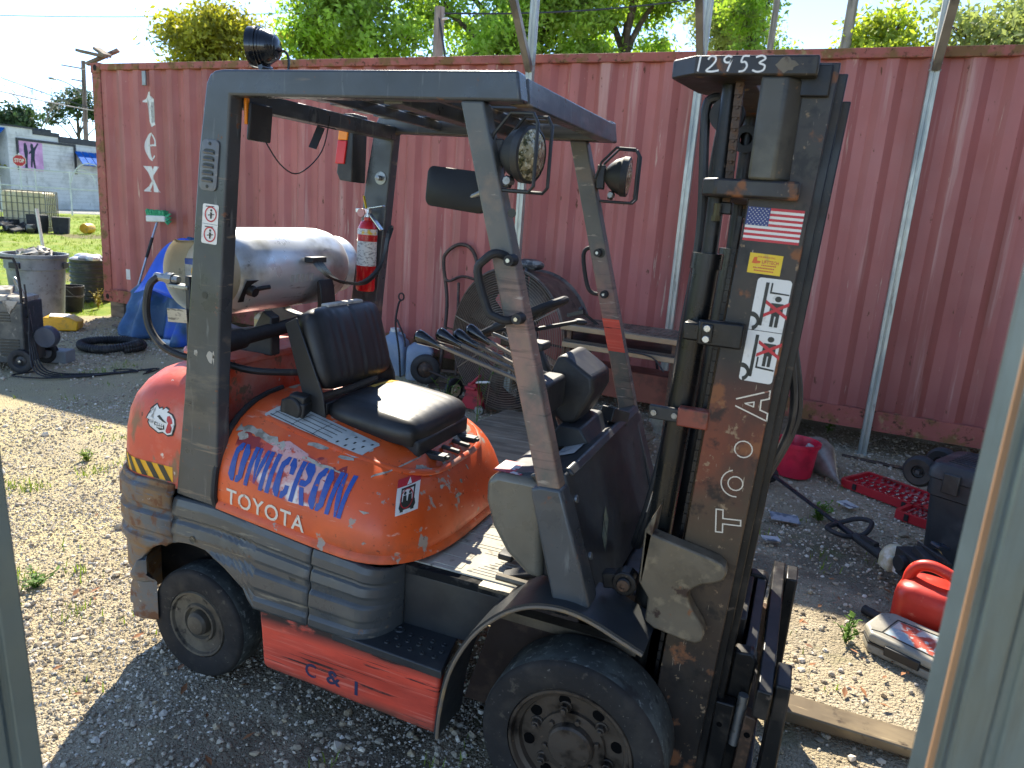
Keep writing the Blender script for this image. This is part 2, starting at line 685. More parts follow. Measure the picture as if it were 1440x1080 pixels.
def blades(name, n, dens, xr, yr, h0, h1, wd, seed, m=GRASS):
    g_ = np.random.default_rng(seed)
    P, F = [], []
    while len(F) < n:
        x, y = g_.uniform(*xr), g_.uniform(*yr)
        if g_.uniform() > dens(x, y):
            continue
        for _ in range(int(g_.integers(3, 9))):
            px, py = x + g_.normal(0, .03), y + g_.normal(0, .03)
            a = g_.uniform(0, 6.28)
            h = g_.uniform(h0, h1)
            le = g_.uniform(.1, .8) * h
            dx, dy = math.cos(a), math.sin(a)
            w_ = wd * g_.uniform(.6, 1.3)
            o = len(P)
            z = gz(px, py) - .004
            P += [(px - dy * w_, py + dx * w_, z), (px + dy * w_, py - dx * w_, z), (px + dx * le * .4 + dy * w_ * .7, py + dy * le * .4 - dx * w_ * .7, z + h * .6), (px + dx * le, py + dy * le, z + h), (px + dx * le * .4 - dy * w_ * .7, py + dy * le * .4 + dx * w_ * .7, z + h * .6)]
            F += [(o, o + 1, o + 2, o + 4), (o + 4, o + 2, o + 3)]
    me = bpy.data.meshes.new(name)
    me.from_pydata(P, [], F)
    me.materials.append(m)
    ob = bpy.data.objects.new(name, me)
    COL.objects.link(ob)
    ob['kind'] = 'stuff'
    return ob


def d_lawn(x, y):
    v = (-6.6 - x) / 1.2 + .6 * mnoise.noise(V(x, y, 2))
    return max(0, min(1, v)) * (1.0 if x > -14 else .6)


blades('lawn_grass', 80000, d_lawn, (-30, -6.2), (2.5, 26), .03, .10, .006, 4)


def d_tuft(x, y):
    v = mnoise.noise(V(x * 1.3, y * 1.3, 14)) + .5 * mnoise.noise(V(x * 4, y * 4, 1))
    near = 1 if x < .2 or y < 0 else .6
    return .5 * near if v > .42 else .004


blades('grass', 11000, d_tuft, (-4.2, 3.2), (-1.3, 4.0), .015, .055, .0028, 6)


def weed(x, y, h, n, label, seed, lw=.02, ll=.07, m=WEED, spread=.5):
    g_ = random.Random(seed)
    z = gz(x, y)
    t = thing('weed', label, 'plant', (x, y, z))
    st, lf = MB(), MB()
    for i in range(n):
        a = g_.uniform(0, 6.28)
        sp = g_.uniform(.1, spread) * h
        hh = h * g_.uniform(.5, 1)
        p0, p1, p2 = V(x, y, z - .01), V(x + math.cos(a) * sp * .4, y + math.sin(a) * sp * .4, z + hh * .6), V(x + math.cos(a) * sp, y + math.sin(a) * sp, z + hh)
        st.tube(spline([p0, p1, p2], 3), .0025, 5)
        for k in range(7):
            f = .25 + .75 * k / 6
            c = p0.lerp(p1, f / .6) if f < .6 else p1.lerp(p2, (f - .6) / .4)
            b = g_.uniform(0, 6.28)
            d = V(math.cos(b), math.sin(b), g_.uniform(-.1, .6)).normalized()
            s_ = d.cross(V(0, 0, 1)).normalized() * lw * g_.uniform(.6, 1.2)
            l_ = ll * g_.uniform(.6, 1.2)
            lf.add([c, c + d * l_ * .5 + s_, c + d * l_, c + d * l_ * .5 - s_], [(0, 1, 2, 3)])
    st.build('stem', m, t)
    lf.build('leaves', m, t, flat=True)
    return t


# ------------------------------------------------------------------ shipping container
RED = mat('container_red_paint', lin('aa635a'), .58, layers=[
    L(lin('8a4a40'), 1.1, .44, .70, 5, (1, 1, .22)),
    L(lin('ad6f66'), .5, .50, .68, 4, (1, 1, .3), k=.5),
    L(lin('7d4a3a'), 5, .52, .70, 9, (1, 1, .04), k=.6),
    L(lin('c29a8c'), 9, .60, .70, 8, (1, 1, .05), k=.6),
    L(lin('c9b09a'), 14, .655, .70, 8, (1, 1, .10), ro=.9, k=.8),
    L(lin('6a4433'), 22, .665, .70, 8, (1, 1, .35), ro=.9),
    L(lin('c9a58c'), 60, .70, .74, 6, (1, 1, .25), ro=.9, k=.8)], bump=(30, .08, .003), var=.10, vs=.9)
RUST = mat('rusty_red_rail', lin('9a564a'), .75, layers=[
    L(lin('7b5a38'), 7, .50, .60, 9, (1, 1, 1), ro=.95), L(lin('5a3a2a'), 22, .58, .66, 8, ro=.95), L(lin('a59a6a'), 11, .60, .70, 8, ro=.95, k=.6)], bump=(40, .25, .004))
WHITEP = mat('white_paint', lin('d6d4cc'), .6, layers=[L(lin('b5a8a0'), 30, .58, .68)], var=.05)
TIMBER = mat('weathered_timber', lin('7d6f5e'), .9, layers=[L(lin('4d4338'), 20, .5, .65, 8, (.1, 1, 1)), L(lin('a59a88'), 12, .58, .7, 8, (.15, 1, 1))], bump=(40, .4, .004))
ca_ = math.atan(-.0538)
cont = thing('shipping_container', 'long rusty red corrugated shipping container behind the forklift', 'shipping container', (-6.63, 4.627, 0), rot=(0, 0, ca_), local=True)
CL, CH, CW, ZB = 12.19, 2.896, 2.44, .205


def corr(x0, x1, pitch=.278, dep=.046, front=0.0):
    out = []
    x = x0
    a, b = pitch * .29, pitch * .21
    while x < x1 - 1e-6:
        for dx, d in ((0, 0), (a, 0), (a + b, dep), (a + b + a, dep)):
            if x + dx <= x1:
                out.append((x + dx, front + d))
        x += pitch
    out.append((x1, front))
    return out


zt = ZB + CH
for nm, fy, sg in (('corrugated_wall', .022, 1), ('corrugated_wall', CW - .022, -1)):
    pr = corr(.16, CL - .16, front=0)
    m_ = MB()
    zz = [ZB + .15, ZB + .9, ZB + 1.7, zt - .075]
    m_.grid([[(x, fy + sg * d, z) for (x, d) in pr] for z in zz])
    m_.build(nm, RED, cont, ang=20)
ew = MB()
for X, sg in ((.03, 1), (CL - .03, -1)):
    ew.grid([[(X + sg * d, y, z) for (y, d) in corr(.12, CW - .12)] for z in (ZB + .12, zt - .08)])
ew.build('end_wall', RED, cont, ang=20)
rf = MB()
rf.grid([[(x, y, zt - .03 + (.012 if i % 2 else 0)) for i, x in enumerate(np.linspace(.08, CL - .08, 80))] for y in (.05, CW - .05)])
rf.build('roof', RED, cont)
for y in (0, CW - .06):
    MB().bx(.17, CL - .17, y, y + .06, zt - .085, zt - .012).build('top_rail', RUST, cont, .006)
    bl = MB()
    bl.prism([(y + .0, ZB + .0), (y + .05, ZB + .0), (y + .05, ZB + .012), (y + .014, ZB + .014), (y + .014, ZB + .15), (y + .05, ZB + .152), (y + .05, ZB + .162), (y, ZB + .162)], 'x', .17, CL - .17)
    bl.build('bottom_rail', RUST, cont, .003)
for x in (0, CL - .165):
    for y in (0, CW - .12):
        MB().bx(x + .008, x + .157, y + .008, y + .112, ZB + .118, zt - .118).build('corner_post', RUST, cont, .008)
        for z in (ZB, zt - .118):
            cc = MB().bx(x, x + .165, y, y + .12, z, z + .118)
            cc.build('corner_casting', RUST, cont, .008)
            hole = MB().lathe((x + .085, y - .001, z + .06), (0, -1, 0), [(.001, .0008), (.032, .0008)], 16, caps=False)
            for q in range(len(hole.v)):
                p = hole.v[q]
                hole.v[q] = (p[0] if True else 0, p[1], z + .06 + (p[2] - z - .06) * 1.15)
            hole.build('casting_hole', mat('dark_hole', (.01, .008, .007), .9), cont)
for x in (.1, 4.2, 8.3, CL - .35):
    for y in (.02, CW - .32):
        MB().bx(x, x + .25, y, y + .3, -.02, ZB).build('support_block', TIMBER, cont, .005)
fl = MB()
fl.bx(.17, CL - .17, .05, CW - .05, ZB + .02, ZB + .14)
fl.build('underframe', RUST, cont)


def stretch_letter(polys, x0, x1, z0, z1, nm):
    xs_ = [p[0] for q in polys for p in q]
    ys_ = [p[1] for q in polys for p in q]
    a, b, c, d = min(xs_), max(xs_), min(ys_), max(ys_)
    for q in polys:
        pts = [((p[0] - a) / (b - a) * (x1 - x0) + x0, (p[1] - c) / (d - c) * (z1 - z0) + z0) for p in q]
        mb = MB().poly([(p[0], -.5, p[1]) for p in pts])
        mb = subdiv(mb, .03)
        o2 = []
        for p in mb.v:
            xx = (p[0] - .16) % .278
            aa, bb = .278 * .29, .278 * .21
            dd = 0 if xx < aa else (.046 * (xx - aa) / bb if xx < aa + bb else (.046 if xx < 2 * aa + bb else .046 * (1 - (xx - 2 * aa - bb) / bb)))
            o2.append((p[0], .022 + dd - .002, p[2]))
        mb.v = o2
        mb.build(nm, WHITEP, cont, flat=True)


def cx(wx):
    return (wx + 6.63) / math.cos(ca_)


T_ = [(.38, 1), (.62, 1), (.62, .78), (.98, .78), (.98, .70), (.62, .70), (.62, .2), (.72, .1), (.98, .13), (1, .06), (.75, 0), (.5, .02), (.38, .14), (.38, .70), (.02, .70), (.02, .74), (.25, .84)]
E_ = []
for i in range(28):
    a0_, a1_ = 18 + 302 * i / 28, 18 + 302 * (i + 1) / 28
    th0, th1 = [.09 + .22 * max(0, math.sin(R(q - 95))) ** .7 * (1 if q < 275 else .75) for q in (a0_, a1_)]
    E_.append([((.5 + (.5 - t_ * s_) * math.cos(R(q))), .5 + (.5 - t_ * s_ * .6) * math.sin(R(q))) for q, t_, s_ in ((a0_, th0, 0), (a1_, th1, 0), (a1_, th1, 1), (a0_, th0, 1))])
EBAR = [(.2, .52), (.975, .52), (.965, .66), (.86, .66), (.86, .58), (.2, .58)]
X1 = [(0, 1), (.36, 1), (1, 0), (.62, 0)]
X2 = [(.72, 1), (.98, 1), (.98, .96), (.58, .55), (.53, .46), (.22, .04), (.30, .04), (.30, 0), (0, 0), (0, .04), (.44, .52)]
stretch_letter([T_], cx(-5.80), cx(-5.57), 2.38, 2.78, 'letter_t')
stretch_letter(E_ + [EBAR], cx(-5.80), cx(-5.57), 1.99, 2.32, 'letter_e')
stretch_letter([X1, X2], cx(-5.82), cx(-5.54), 1.63, 1.93, 'letter_x')
MB().bx(cx(-5.74), cx(-5.68), .0, .02, 2.84, 3.0).build('latch_bracket', mat('dull_grey_metal', lin('8a8d8c'), .5, .6), cont, .004)
lbl = decal([(0, 0), (.075, 0), (.075, .13), (0, .13)], [(0, 1, 2, 3)], (cx(-6.2), .021, .52), (1, 0, 0), (0, 0, 1))
lbl.build('paper_label', WHITEP, cont, flat=True)

pk = thing('broken_plank', 'broken weathered planks lying on the top left corner of the container', 'plank', (-6.6, 4.65, zt))
for i, (dx, dy, rz, ry, ln) in enumerate(((.02, .12, .6, -.5, .42), (-.04, .02, .3, .15, .36), (.1, .05, -.3, .35, .3))):
    MB().box((-6.6 + dx, 4.65 + dy, zt + .09 + .02 * i), (ln, .10, .035), (0, ry, rz)).build('plank', TIMBER, pk, .004)

# ------------------------------------------------------------------ galvanised carport posts
GALV = mat('galvanised_steel', lin('b3b5a8'), .45, .4, layers=[L(lin('8d948f'), 10, .45, .62, 6, (1, 1, .15), ro=.5), L(lin('8a7f6d'), 30, .62, .72, 8, (1, 1, .2), ro=.8, me=.2)], bump=(90, .05, .001), spec=.5)
TAN = mat('tan_painted_steel', lin('8f8676'), .5, .3, layers=[L(lin('6d675c'), 6, .5, .65, 6, (1, 1, .2))])


def carport_post(x, y, label, ztop=3.7, brace=True, wd=.064, foot=True, rz=0.0, z0=-.03, m=None, lean=0.0):
    t = thing('carport_post', label, 'post', (x, y, 0), 'galvanised posts of the open carport frame')
    h = wd / 2
    tb = MB()
    pr = [(-h, -h), (-.006, -h), (-.004, -h + .005), (.004, -h + .005), (.006, -h), (h, -h), (h, -.006), (h - .005, -.004), (h - .005, .004), (h, .006), (h, h), (-h, h)]
    c_, s_ = math.cos(rz), math.sin(rz)
    tb.prism([(x + p[0] * c_ - p[1] * s_, y + p[0] * s_ + p[1] * c_) for p in pr], 'z', z0, ztop)
    tb.build('tube', m or GALV, t, .004)
    if lean:
        t.rotation_euler = Matrix.Rotation(R(lean), 3, V(-.363, .932, 0)).to_euler()
    if foot:
        MB().bx(x - .05, x + .05, y - .05, y + .05, gz(x, y) - .01, gz(x, y) + .008).build('foot_plate', GALV, t, .002)
    if brace:
        b = MB()
        b.beam((x + .002, y - h, 2.93), (x + .002, y - h - 1.1, 4.03), .058, .058, (1, 0, 0))
        b.build('brace', TAN, t, .004)
        bo = MB()
        for dz in (-.03, .02):
            for sx in (-1, 1):
                bo.cyl((x + sx * h, y - .01, 2.95 + dz), (x + sx * (h + .008), y - .01, 2.95 + dz), .008, n=6)
        bo.build('bolts', GALV, t)
    return t


carport_post(-.70, 4.18, 'galvanised post with tan brace standing against the container behind the mirror', 4.0)
carport_post(.785, 4.15, 'galvanised post against the container just left of the mast', 4.0)
carport_post(2.455, 4.12, 'galvanised post with brace against the container to the right of the mast', 4.0)
GALV2 = mat('weathered_green_grey_steel', lin('6f8083'), .40, .6, layers=[L(lin('7d8f8e'), 6, .45, .65, 6, (1, 1, .06)), L(lin('5a5f5a'), 14, .56, .70, 8, (1, 1, .1)), L(lin('9a8a74'), 40, .66, .72, 8, (1, 1, .2), me=.1)], bump=(90, .05, .001))
_p = carport_post(2.055, -1.547, 'wide grey green steel post in the right foreground', 4.0, False, .066, rz=R(14), z0=-.03, m=GALV2)
MB().beam((2.055 - .0335, -1.547 - .0245, .0), (2.055 - .0335, -1.547 - .0245, 4.0), .005, .005).build('seam_reflection', mat('tan_seam_reflection', lin('94704e'), .7, layers=[L(lin('7d5a3c'), 30, .5, .66, 6, (1, 1, .1))]), _p)  # tan strip painted in for the bright reflection off the post's corner seam
carport_post(.966, -1.695, 'grey steel post at the left edge of the foreground', 4.0, False, .066, rz=R(-8), m=GALV2, lean=-2.2)

# ================================================================== THE FORKLIFT
ORANGE = mat('worn_orange_paint', lin('d65620'), .40, layers=[
    L(lin('bf4820'), 2.2, .45, .7, 6),
    L(lin('dd8558'), 2.6, .54, .72, 8, k=.35, ro=.55),
    L(lin('a8402c'), 3.5, .50, .62, 9, k=.8, z=(.84, .93, .03), ro=.6),
    L(lin('c9a89a'), 5, .57, .64, 11, k=.45, ro=.65, z=(.84, .99, .02)),
    L(lin('9d9686'), 7, .60, .625, 12, ro=.75, z=(.86, 1.1, .03)),
    L(lin('8a4a30'), 6, .48, .64, 10, k=.7, ro=.7, z=(.5, .70, .03)),
    L(lin('9b9486'), 13, .635, .655, 11, ro=.7, k=.9),
    L(lin('5e3222'), 60, .63, .70, 7, ro=.8, k=.8),
    L(lin('e0a890'), 20, .64, .69, 10, (.2, 1, 2.5), ro=.6, k=.7)], bump=[(7, .08, .012), (120, .08, .001)], var=.10, coat=.04)
ORANGE_W = mat('scraped_counterweight_paint', lin('cf5030'), .5, layers=[
    L(lin('bb4a38'), 2.5, .45, .7, 6), L(lin('cf9a8a'), 4, .50, .68, 10, k=.75, ro=.65), L(lin('7d6a4c'), 8, .53, .60, 12, (1, 1, .5), ro=.85, z=(.70, .98, .05), k=.85),
    L(lin('8a6d55'), 9, .60, .64, 12, ro=.8), L(lin('5c4a3a'), 40, .66, .70, 8, ro=.9), L(lin('d6c3b0'), 35, .68, .71, 8, (1, 1, .4))], bump=[(14, .12, .01), (120, .1, .002)], var=.10)
SKIRT = mat('scraped_orange_red_paint', lin('d94e38'), .5, layers=[
    L(lin('b03c2c'), 6, .46, .62, 10, (.3, 1, 1.6), k=.85), L(lin('e0806a'), 30, .55, .66, 9, (.08, 1, 3), k=.6), L(lin('33261f'), 6, .40, .47, 12, (.7, 1, 1.4), ro=.85, z=(.345, .42, .022)), L(lin('4a3626'), 6, .36, .52, 11, (.5, 1, 1.6), ro=.9, z=(.10, .185, .018), k=.9),
    L(lin('33221e'), 16, .60, .64, 12, (.14, 1, 2.6), ro=.85), L(lin('3a2824'), 40, .63, .67, 9, (.06, 1, 3.5), k=.9), L(lin('e0b04a'), 4, .68, .73, 6, k=.5)], bump=[(25, .2, .004), (90, .1, .002)], var=.1)
GUARD = mat('worn_grey_guard_paint', lin('42474a'), .34, layers=[
    L(lin('363a3c'), 3, .42, .62, 6), L(lin('7d807c'), 40, .60, .70, 8, (1, 1, .15), k=.5, ro=.5),
    L(lin('7d7260'), 6, .50, .64, 10, (.6, 1, 2.5), ro=.7, k=.6, z=(1.0, 1.38, .06)), L(lin('8b7a62'), 7, .62, .70, 10, (.4, 1, 4.5), ro=.75, k=.8), L(lin('8a8c88'), 4, .50, .70, 9, (.12, 1, 3), k=.55, z=(1.97, 2.2, .02)), L(lin('74503a'), 26, .655, .70, 8, ro=.9), L(lin('202324'), 60, .68, .72, 6, k=.8)], bump=[(60, .06, .001)], var=.08)
GUARD_F = mat('scraped_front_pillar_paint', lin('52534e'), .42, layers=[
    L(lin('605c55'), 4, .45, .6, 6), L(lin('9a7263'), 5.0, .44, .58, 11, (1, 1, .9), ro=.62, k=.8, z=(1.0, 1.55, .10)), L(lin('8a7460'), 9, .50, .64, 11, ro=.7, k=.6, z=(.9, 1.9, .1)), L(lin('2c2d2d'), 9, .56, .66, 12, (.5, .5, 7), ro=.7, k=.6, z=(.95, 1.6, .1)), L(lin('a89a8a'), 22, .62, .69, 9, (.5, 1, 3), k=.8)], bump=[(70, .12, .001)], var=.08)
PANEL = mat('scuffed_grey_cast_panel', lin('474a4a'), .34, layers=[L(lin('6d695c'), 7, .54, .68, 10, ro=.5, k=.45), L(lin('857d6a'), 30, .63, .68, 10, (.2, 1, 2), ro=.65, k=.7), L(lin('74553a'), 30, .665, .70, 9, ro=.9, k=.8)], bump=[(30, .06, .003), (140, .06, .001)], var=.1)
BUMPER = mat('rusty_grey_bumper', lin('54595c'), .45, layers=[L(lin('80623f'), 7, .42, .56, 11, ro=.85, k=.9), L(lin('6b4428'), 20, .53, .62, 9, ro=.9, k=.85), L(lin('5c6266'), 30, .6, .66, 8, (.3, .3, 3)), L(lin('a59f90'), 45, .66, .71, 8)], bump=[(30, .2, .004)], var=.1)
DARK = mat('dark_plastic', lin('212223'), .5, layers=[L(lin('5a5850'), 8, .52, .72, 8, k=.45, ro=.7)], bump=(200, .08, .0008), var=.1)
DASH = mat('dark_dash_paint', lin('282b2d'), .45, layers=[L(lin('43443f'), 5, .5, .7, 8, k=.6), L(lin('22282c'), 12, .58, .7, 8)], bump=(80, .06, .001), var=.1)
BLACK = mat('black_rubber', lin('1d1d1e'), .65, layers=[L(lin('3c3a37'), 12, .52, .7, 7, k=.6)], bump=(120, .1, .001), var=.1)
TYRE = mat('worn_solid_tyre', lin('262524'), .78, layers=[L(lin('423e38'), 9, .52, .70, 9, k=.6), L(lin('77726a'), 70, .66, .70, 6, k=.6), L(lin('5d564a'), 22, .60, .66, 10, k=.5)], bump=[(30, .15, .003), (120, .15, .0012)], var=.12, spec=.3)
TREADM = mat('dusty_tread_rubber', lin('3c403e'), .8, layers=[L(lin('555c58'), 12, .46, .62, 10, k=.8), L(lin('7d827c'), 50, .58, .66, 8, k=.7), L(lin('2a2b2a'), 18, .56, .66, 9)], bump=[(35, .35, .004), (140, .25, .0015)], var=.14, spec=.35)
RIM = mat('dusty_wheel_steel', lin('4c463c'), .65, .3, layers=[L(lin('6b6353'), 8, .48, .64, 8, ro=.85), L(lin('2a2622'), 14, .55, .66, 8), L(lin('86796a'), 50, .64, .72, 7)], bump=(70, .15, .0015), var=.12)
RIM_F = mat('greasy_wheel_steel', lin('4a4239'), .5, .4, layers=[L(lin('54493d'), 8, .5, .66, 8, ro=.8), L(lin('1a1715'), 12, .52, .66, 8, ro=.35), L(lin('7a6552'), 40, .66, .72, 7)], bump=(70, .2, .002), var=.12)
MAST = mat('worn_black_mast_paint', lin('262321'), .42, .2, layers=[
    L(lin('3d3129'), 3.2, .42, .62, 8, (1, 1, .5), ro=.5), L(lin('7a3f28'), 2.6, .40, .56, 10, (1, 1, .7), ro=.6, k=.85, z=(1.0, 1.32, .09)), L(lin('544532'), 3, .40, .58, 10, ro=.6, k=.85, z=(.45, 1.08, .08)), L(lin('3f3e35'), 4, .48, .64, 10, k=.7, ro=.55, z=(1.55, 2.2, .15)), L(lin('9a8264'), 34, .63, .69, 10, ro=.8, k=.85), L(lin('141312'), 14, .57, .66, 9, k=.8), L(lin('8b5a38'), 9, .60, .66, 10, k=.8, ro=.8), L(lin('a89a84'), 50, .66, .70, 8, (3, 1, .4), k=.8)], bump=[(50, .15, .002), (160, .12, .0008)], var=.14)
MAST2 = mat('greasy_dark_steel', lin('1d1d1d'), .38, .4, layers=[L(lin('39342e'), 10, .5, .66, 8, ro=.6), L(lin('5c5044'), 40, .64, .7, 8, ro=.8)], bump=(70, .15, .0015), var=.1)
BRKT = mat('oily_tan_plate', lin('6b6150'), .5, .2, layers=[L(lin('4a4336'), 6, .46, .62, 10), L(lin('877a62'), 24, .55, .66, 10, k=.7), L(lin('3a2a22'), 12, .60, .66, 9), L(lin('7e5232'), 30, .66, .70, 9)], bump=[(40, .18, .003)], var=.12)
CHAIN = mat('rusty_chain_steel', lin('4a3a2e'), .55, .5, layers=[L(lin('6e5340'), 50, .5, .65, 6, ro=.8)])
CHROME = mat('bright_steel', lin('b9bcbc'), .25, .9)
STEEL = mat('plain_steel', lin('8d8f8e'), .4, .8, layers=[L(lin('5f5a52'), 30, .55, .7)])
FLOORM = mat('dusty_floor_mat', lin('a8a394'), .85, layers=[L(lin('bdb7a6'), 9, .48, .66, 8), L(lin('6d695e'), 20, .58, .68, 8)], bump=(90, .15, .0015), var=.08)
FLOORD = mat('floor_edge_rubber', lin('1c1d1d'), .95, spec=.1, layers=[L(lin('4d4b47'), 14, .55, .7)])
VINYL = mat('worn_black_vinyl', lin('1e1e1e'), .44, layers=[L(lin('2c2b2a'), 8, .5, .66, 6, k=.6, ro=.42), L(lin('3a3734'), 40, .64, .72, 7, ro=.6, k=.6)], bump=[(8, .15, .008), (260, .08, .0006)], var=.08, spec=.5)
FOAM = mat('torn_yellow_foam', lin('c79a3a'), .95, bump=(80, .4, .003))
TAPE = mat('dirty_white_tape', lin('b5afa2'), .6, layers=[L(lin('857d70'), 20, .5, .66)])
PVC_W = mat('white_decal', lin('d9d7cf'), .45, layers=[L(lin('aaa69b'), 22, .58, .70, 9, k=.8)], var=.04)
PVC_R = mat('red_decal', lin('b5242c'), .45, layers=[L(lin('d0a8a0'), 30, .64, .70, 9)], var=.05)
PVC_K = mat('black_decal', lin('2a2b24'), .5, layers=[L(lin('77756a'), 34, .64, .70, 9, k=.7)], var=.05)
PVC_Y = mat('yellow_decal', lin('dcb818'), .45, layers=[L(lin('b39a3a'), 20, .6, .7)], var=.05)
PVC_G = mat('faded_grey_label', lin('b3b4ac'), .5, layers=[L(lin('8b8c86'), 14, .52, .68, 8)], var=.05)
BLUEP = mat('blue_stencil_paint', lin('254a94'), .5, layers=[L(lin('c05a3a'), 16, .655, .68, 11),L(lin('4d5a90'), 12, .57, .68, 10, k=.5), L(lin('a5503a'), 26, .645, .68, 10)], var=.08)
NAVY = mat('navy_decal', lin('2c3a70'), .45, layers=[L(lin('6d77a0'), 40, .66, .71, 8)], var=.05)
LETTER = mat('cream_letter_decal', lin('d5cbb8'), .45, layers=[L(lin('8a5a48'), 22, .60, .64, 10),L(lin('c76a4a'), 30, .66, .70, 9)], var=.04)
CHALK = mat('white_paint_marker', lin('d9d8d2'), .7)
AMBER = mat('amber_lens', lin('f08a12'), .35, coat=.1, var=.05)
REDL = mat('red_lens', lin('d0141c'), .35, coat=.1, var=.05)
SAFETY = mat('safety_yellow', lin('e0a41c'), .5, layers=[L(lin('8d7a4a'), 20, .62, .7)], var=.05)
WHITE_CHIP = mat('bare_primer', lin('a9a294'), .8, layers=[L(lin('7a7264'), 30, .5, .65)], var=.08)

FK = thing('forklift', 'worn orange and dark grey sit down forklift with open overhead guard', 'forklift', (.7, 0, 0))


# ------------------------------------------------------------------ rings: plan outlines of the bodywork
def plan(xr, xf, w, r, n=8, wf=None):
    """outline (x,y) from the front near corner round the rear to the front far corner"""
    wf = w if wf is None else wf
    p = [(xf, -wf), ((xf + xr + r) / 2, -(w + wf) / 2 - (0 if wf == w else 0)), (xr + r, -w)]
    p += arc((xr + r, -w + r), r, 270, 180, n)[1:]
    p += [(xr, 0.0)]
    q = [(x, -y) for (x, y) in p[:-1]][::-1]
    return p + q


CW_R = [(.72, -.405, .474, .20), (.80, -.405, .474, .20), (.88, -.400, .470, .20), (.95, -.388, .462, .20), (1.0, -.370, .45, .20), (1.045, -.342, .428, .2), (1.08, -.305, .395, .19), (1.105, -.25, .345, .17), (1.12, -.175, .27, .14), (1.13, -.10, .17, .08)]
m_ = MB()
rows = []
for (z, xr, w_, r) in CW_R:
    rows.append([(x, y, z + .0 * (x + .4)) for (x, y) in plan(xr, .02, w_, r)])
m_.grid(rows)
m_.poly([p for p in rows[-1]])
for i in range(len(rows) - 1):      # front wall
    a, b = rows[i], rows[i + 1]
    m_.add([a[0], a[-1], b[-1], b[0]], [(0, 1, 2, 3)])
cwt = m_.build('counterweight', ORANGE_W, FK, .006, ang=30)
tp = MB()
tp.prism([(-.28, -.20), (-.24, -.24), (.0, -.29), (.03, -.26), (.03, .30), (0, .33), (-.24, .28), (-.28, .24)], 'z', 1.125, 1.15)
tp.build('counterweight_top_plate', ORANGE_W, FK, .008)
kn = MB().lathe((-.12, .0, 1.15), (0, 0, 1), [(.0, .004), (.022, .004), (.026, 0)], 16)
kn.build('filler_cap', PVC_K, FK)
CWT = bvh_of(cwt)

# lower ribbed bumper wrapped round the back
def bump_off(z):
    t = ((.735 - z) % .098) / .098
    return .014 * (min(1, max(0, (t - .18) / .1)) if t < .6 else min(1, max(0, (1 - t) / .12)))


def wheel_arch_z(x):
    d = .075 - .0
    q = .315 ** 2 - (x - .03) ** 2
    return .225 + math.sqrt(q) if q > 0 else .2


def rb(side):
    m = MB()
    zs = [.735, .728] + [.735 - .006 * i for i in range(2, 94)]
    rows_ = []
    for z in zs:
        o = bump_off(z) * min(1, max(0, (z - .46) / .03))
        tuck = .022 * min(1, max(0, (.36 - z) / .03))
        xf = -.058
        if z < .52:
            xf = min(-.058, .03 - math.sqrt(max(0, .315 ** 2 - (z - .225) ** 2)) - (0 if z > .23 else .0))
            if z < .225:
                xf = -.272
        wv = .488 + o - tuck
        xr = -.412 - o + tuck
        p = plan(xr, xf, wv, .20 + o)
        h = p[:len(p) // 2 + 1]
        rows_.append([(x, y * side, z) for (x, y) in h])
    m.grid(rows_)
    return m


for sd in (1, -1):
    rb(sd).build('rear_bumper', BUMPER, FK, ang=14, solid=.02)
# hazard stripes at the foot of the counterweight
def ring_at(s, z):
    """point at arc length s (from the pillar backwards) on the near side of the counterweight"""
    i = max(k for k in range(len(CW_R)) if CW_R[k][0] <= z)
    j = min(i + 1, len(CW_R) - 1)
    f = 0 if i == j else (z - CW_R[i][0]) / (CW_R[j][0] - CW_R[i][0])
    xr, w_, r = [CW_R[i][k] * (1 - f) + CW_R[j][k] * f for k in (1, 2, 3)]
    pts = plan(xr, .02, w_, r, 24)
    d = 0
    for a, b in zip(pts, pts[1:]):
        l = math.dist(a, b)
        if d + l >= s:
            t = (s - d) / l
            x, y = a[0] + (b[0] - a[0]) * t, a[1] + (b[1] - a[1]) * t
            n = V(b[1] - a[1], -(b[0] - a[0]), 0).normalized()
            if n.y > 0 and y < -.3:
                n = -n
            if x < -.4 and n.x > 0:
                n = -n
            return V(x, y, z), n
        d += l
    return V(pts[-1][0], pts[-1][1], z), V(-1, 0, 0)


def ring_patch(poly, off, maxlen=.02):
    mb = subdiv(MB().poly([(p[0], 0, p[1]) for p in poly]), maxlen)
    out = []
    for p in mb.v:
        q, n = ring_at(p[0], p[2])
        out.append(tuple(q + n * off))
    mb.v = out
    return mb


S0 = .085
ring_patch([(S0, .741), (S0 + .62, .741), (S0 + .62, .795), (S0, .795)], .0012).build('hazard_band', SAFETY, FK, flat=True)
for k in range(11):
    s = S0 + .005 + k * .055
    ring_patch([(s, .7415), (s + .027, .7415), (s + .063, .7945), (s + .036, .7945)], .0022).build('hazard_stripe', PVC_K, FK, flat=True)
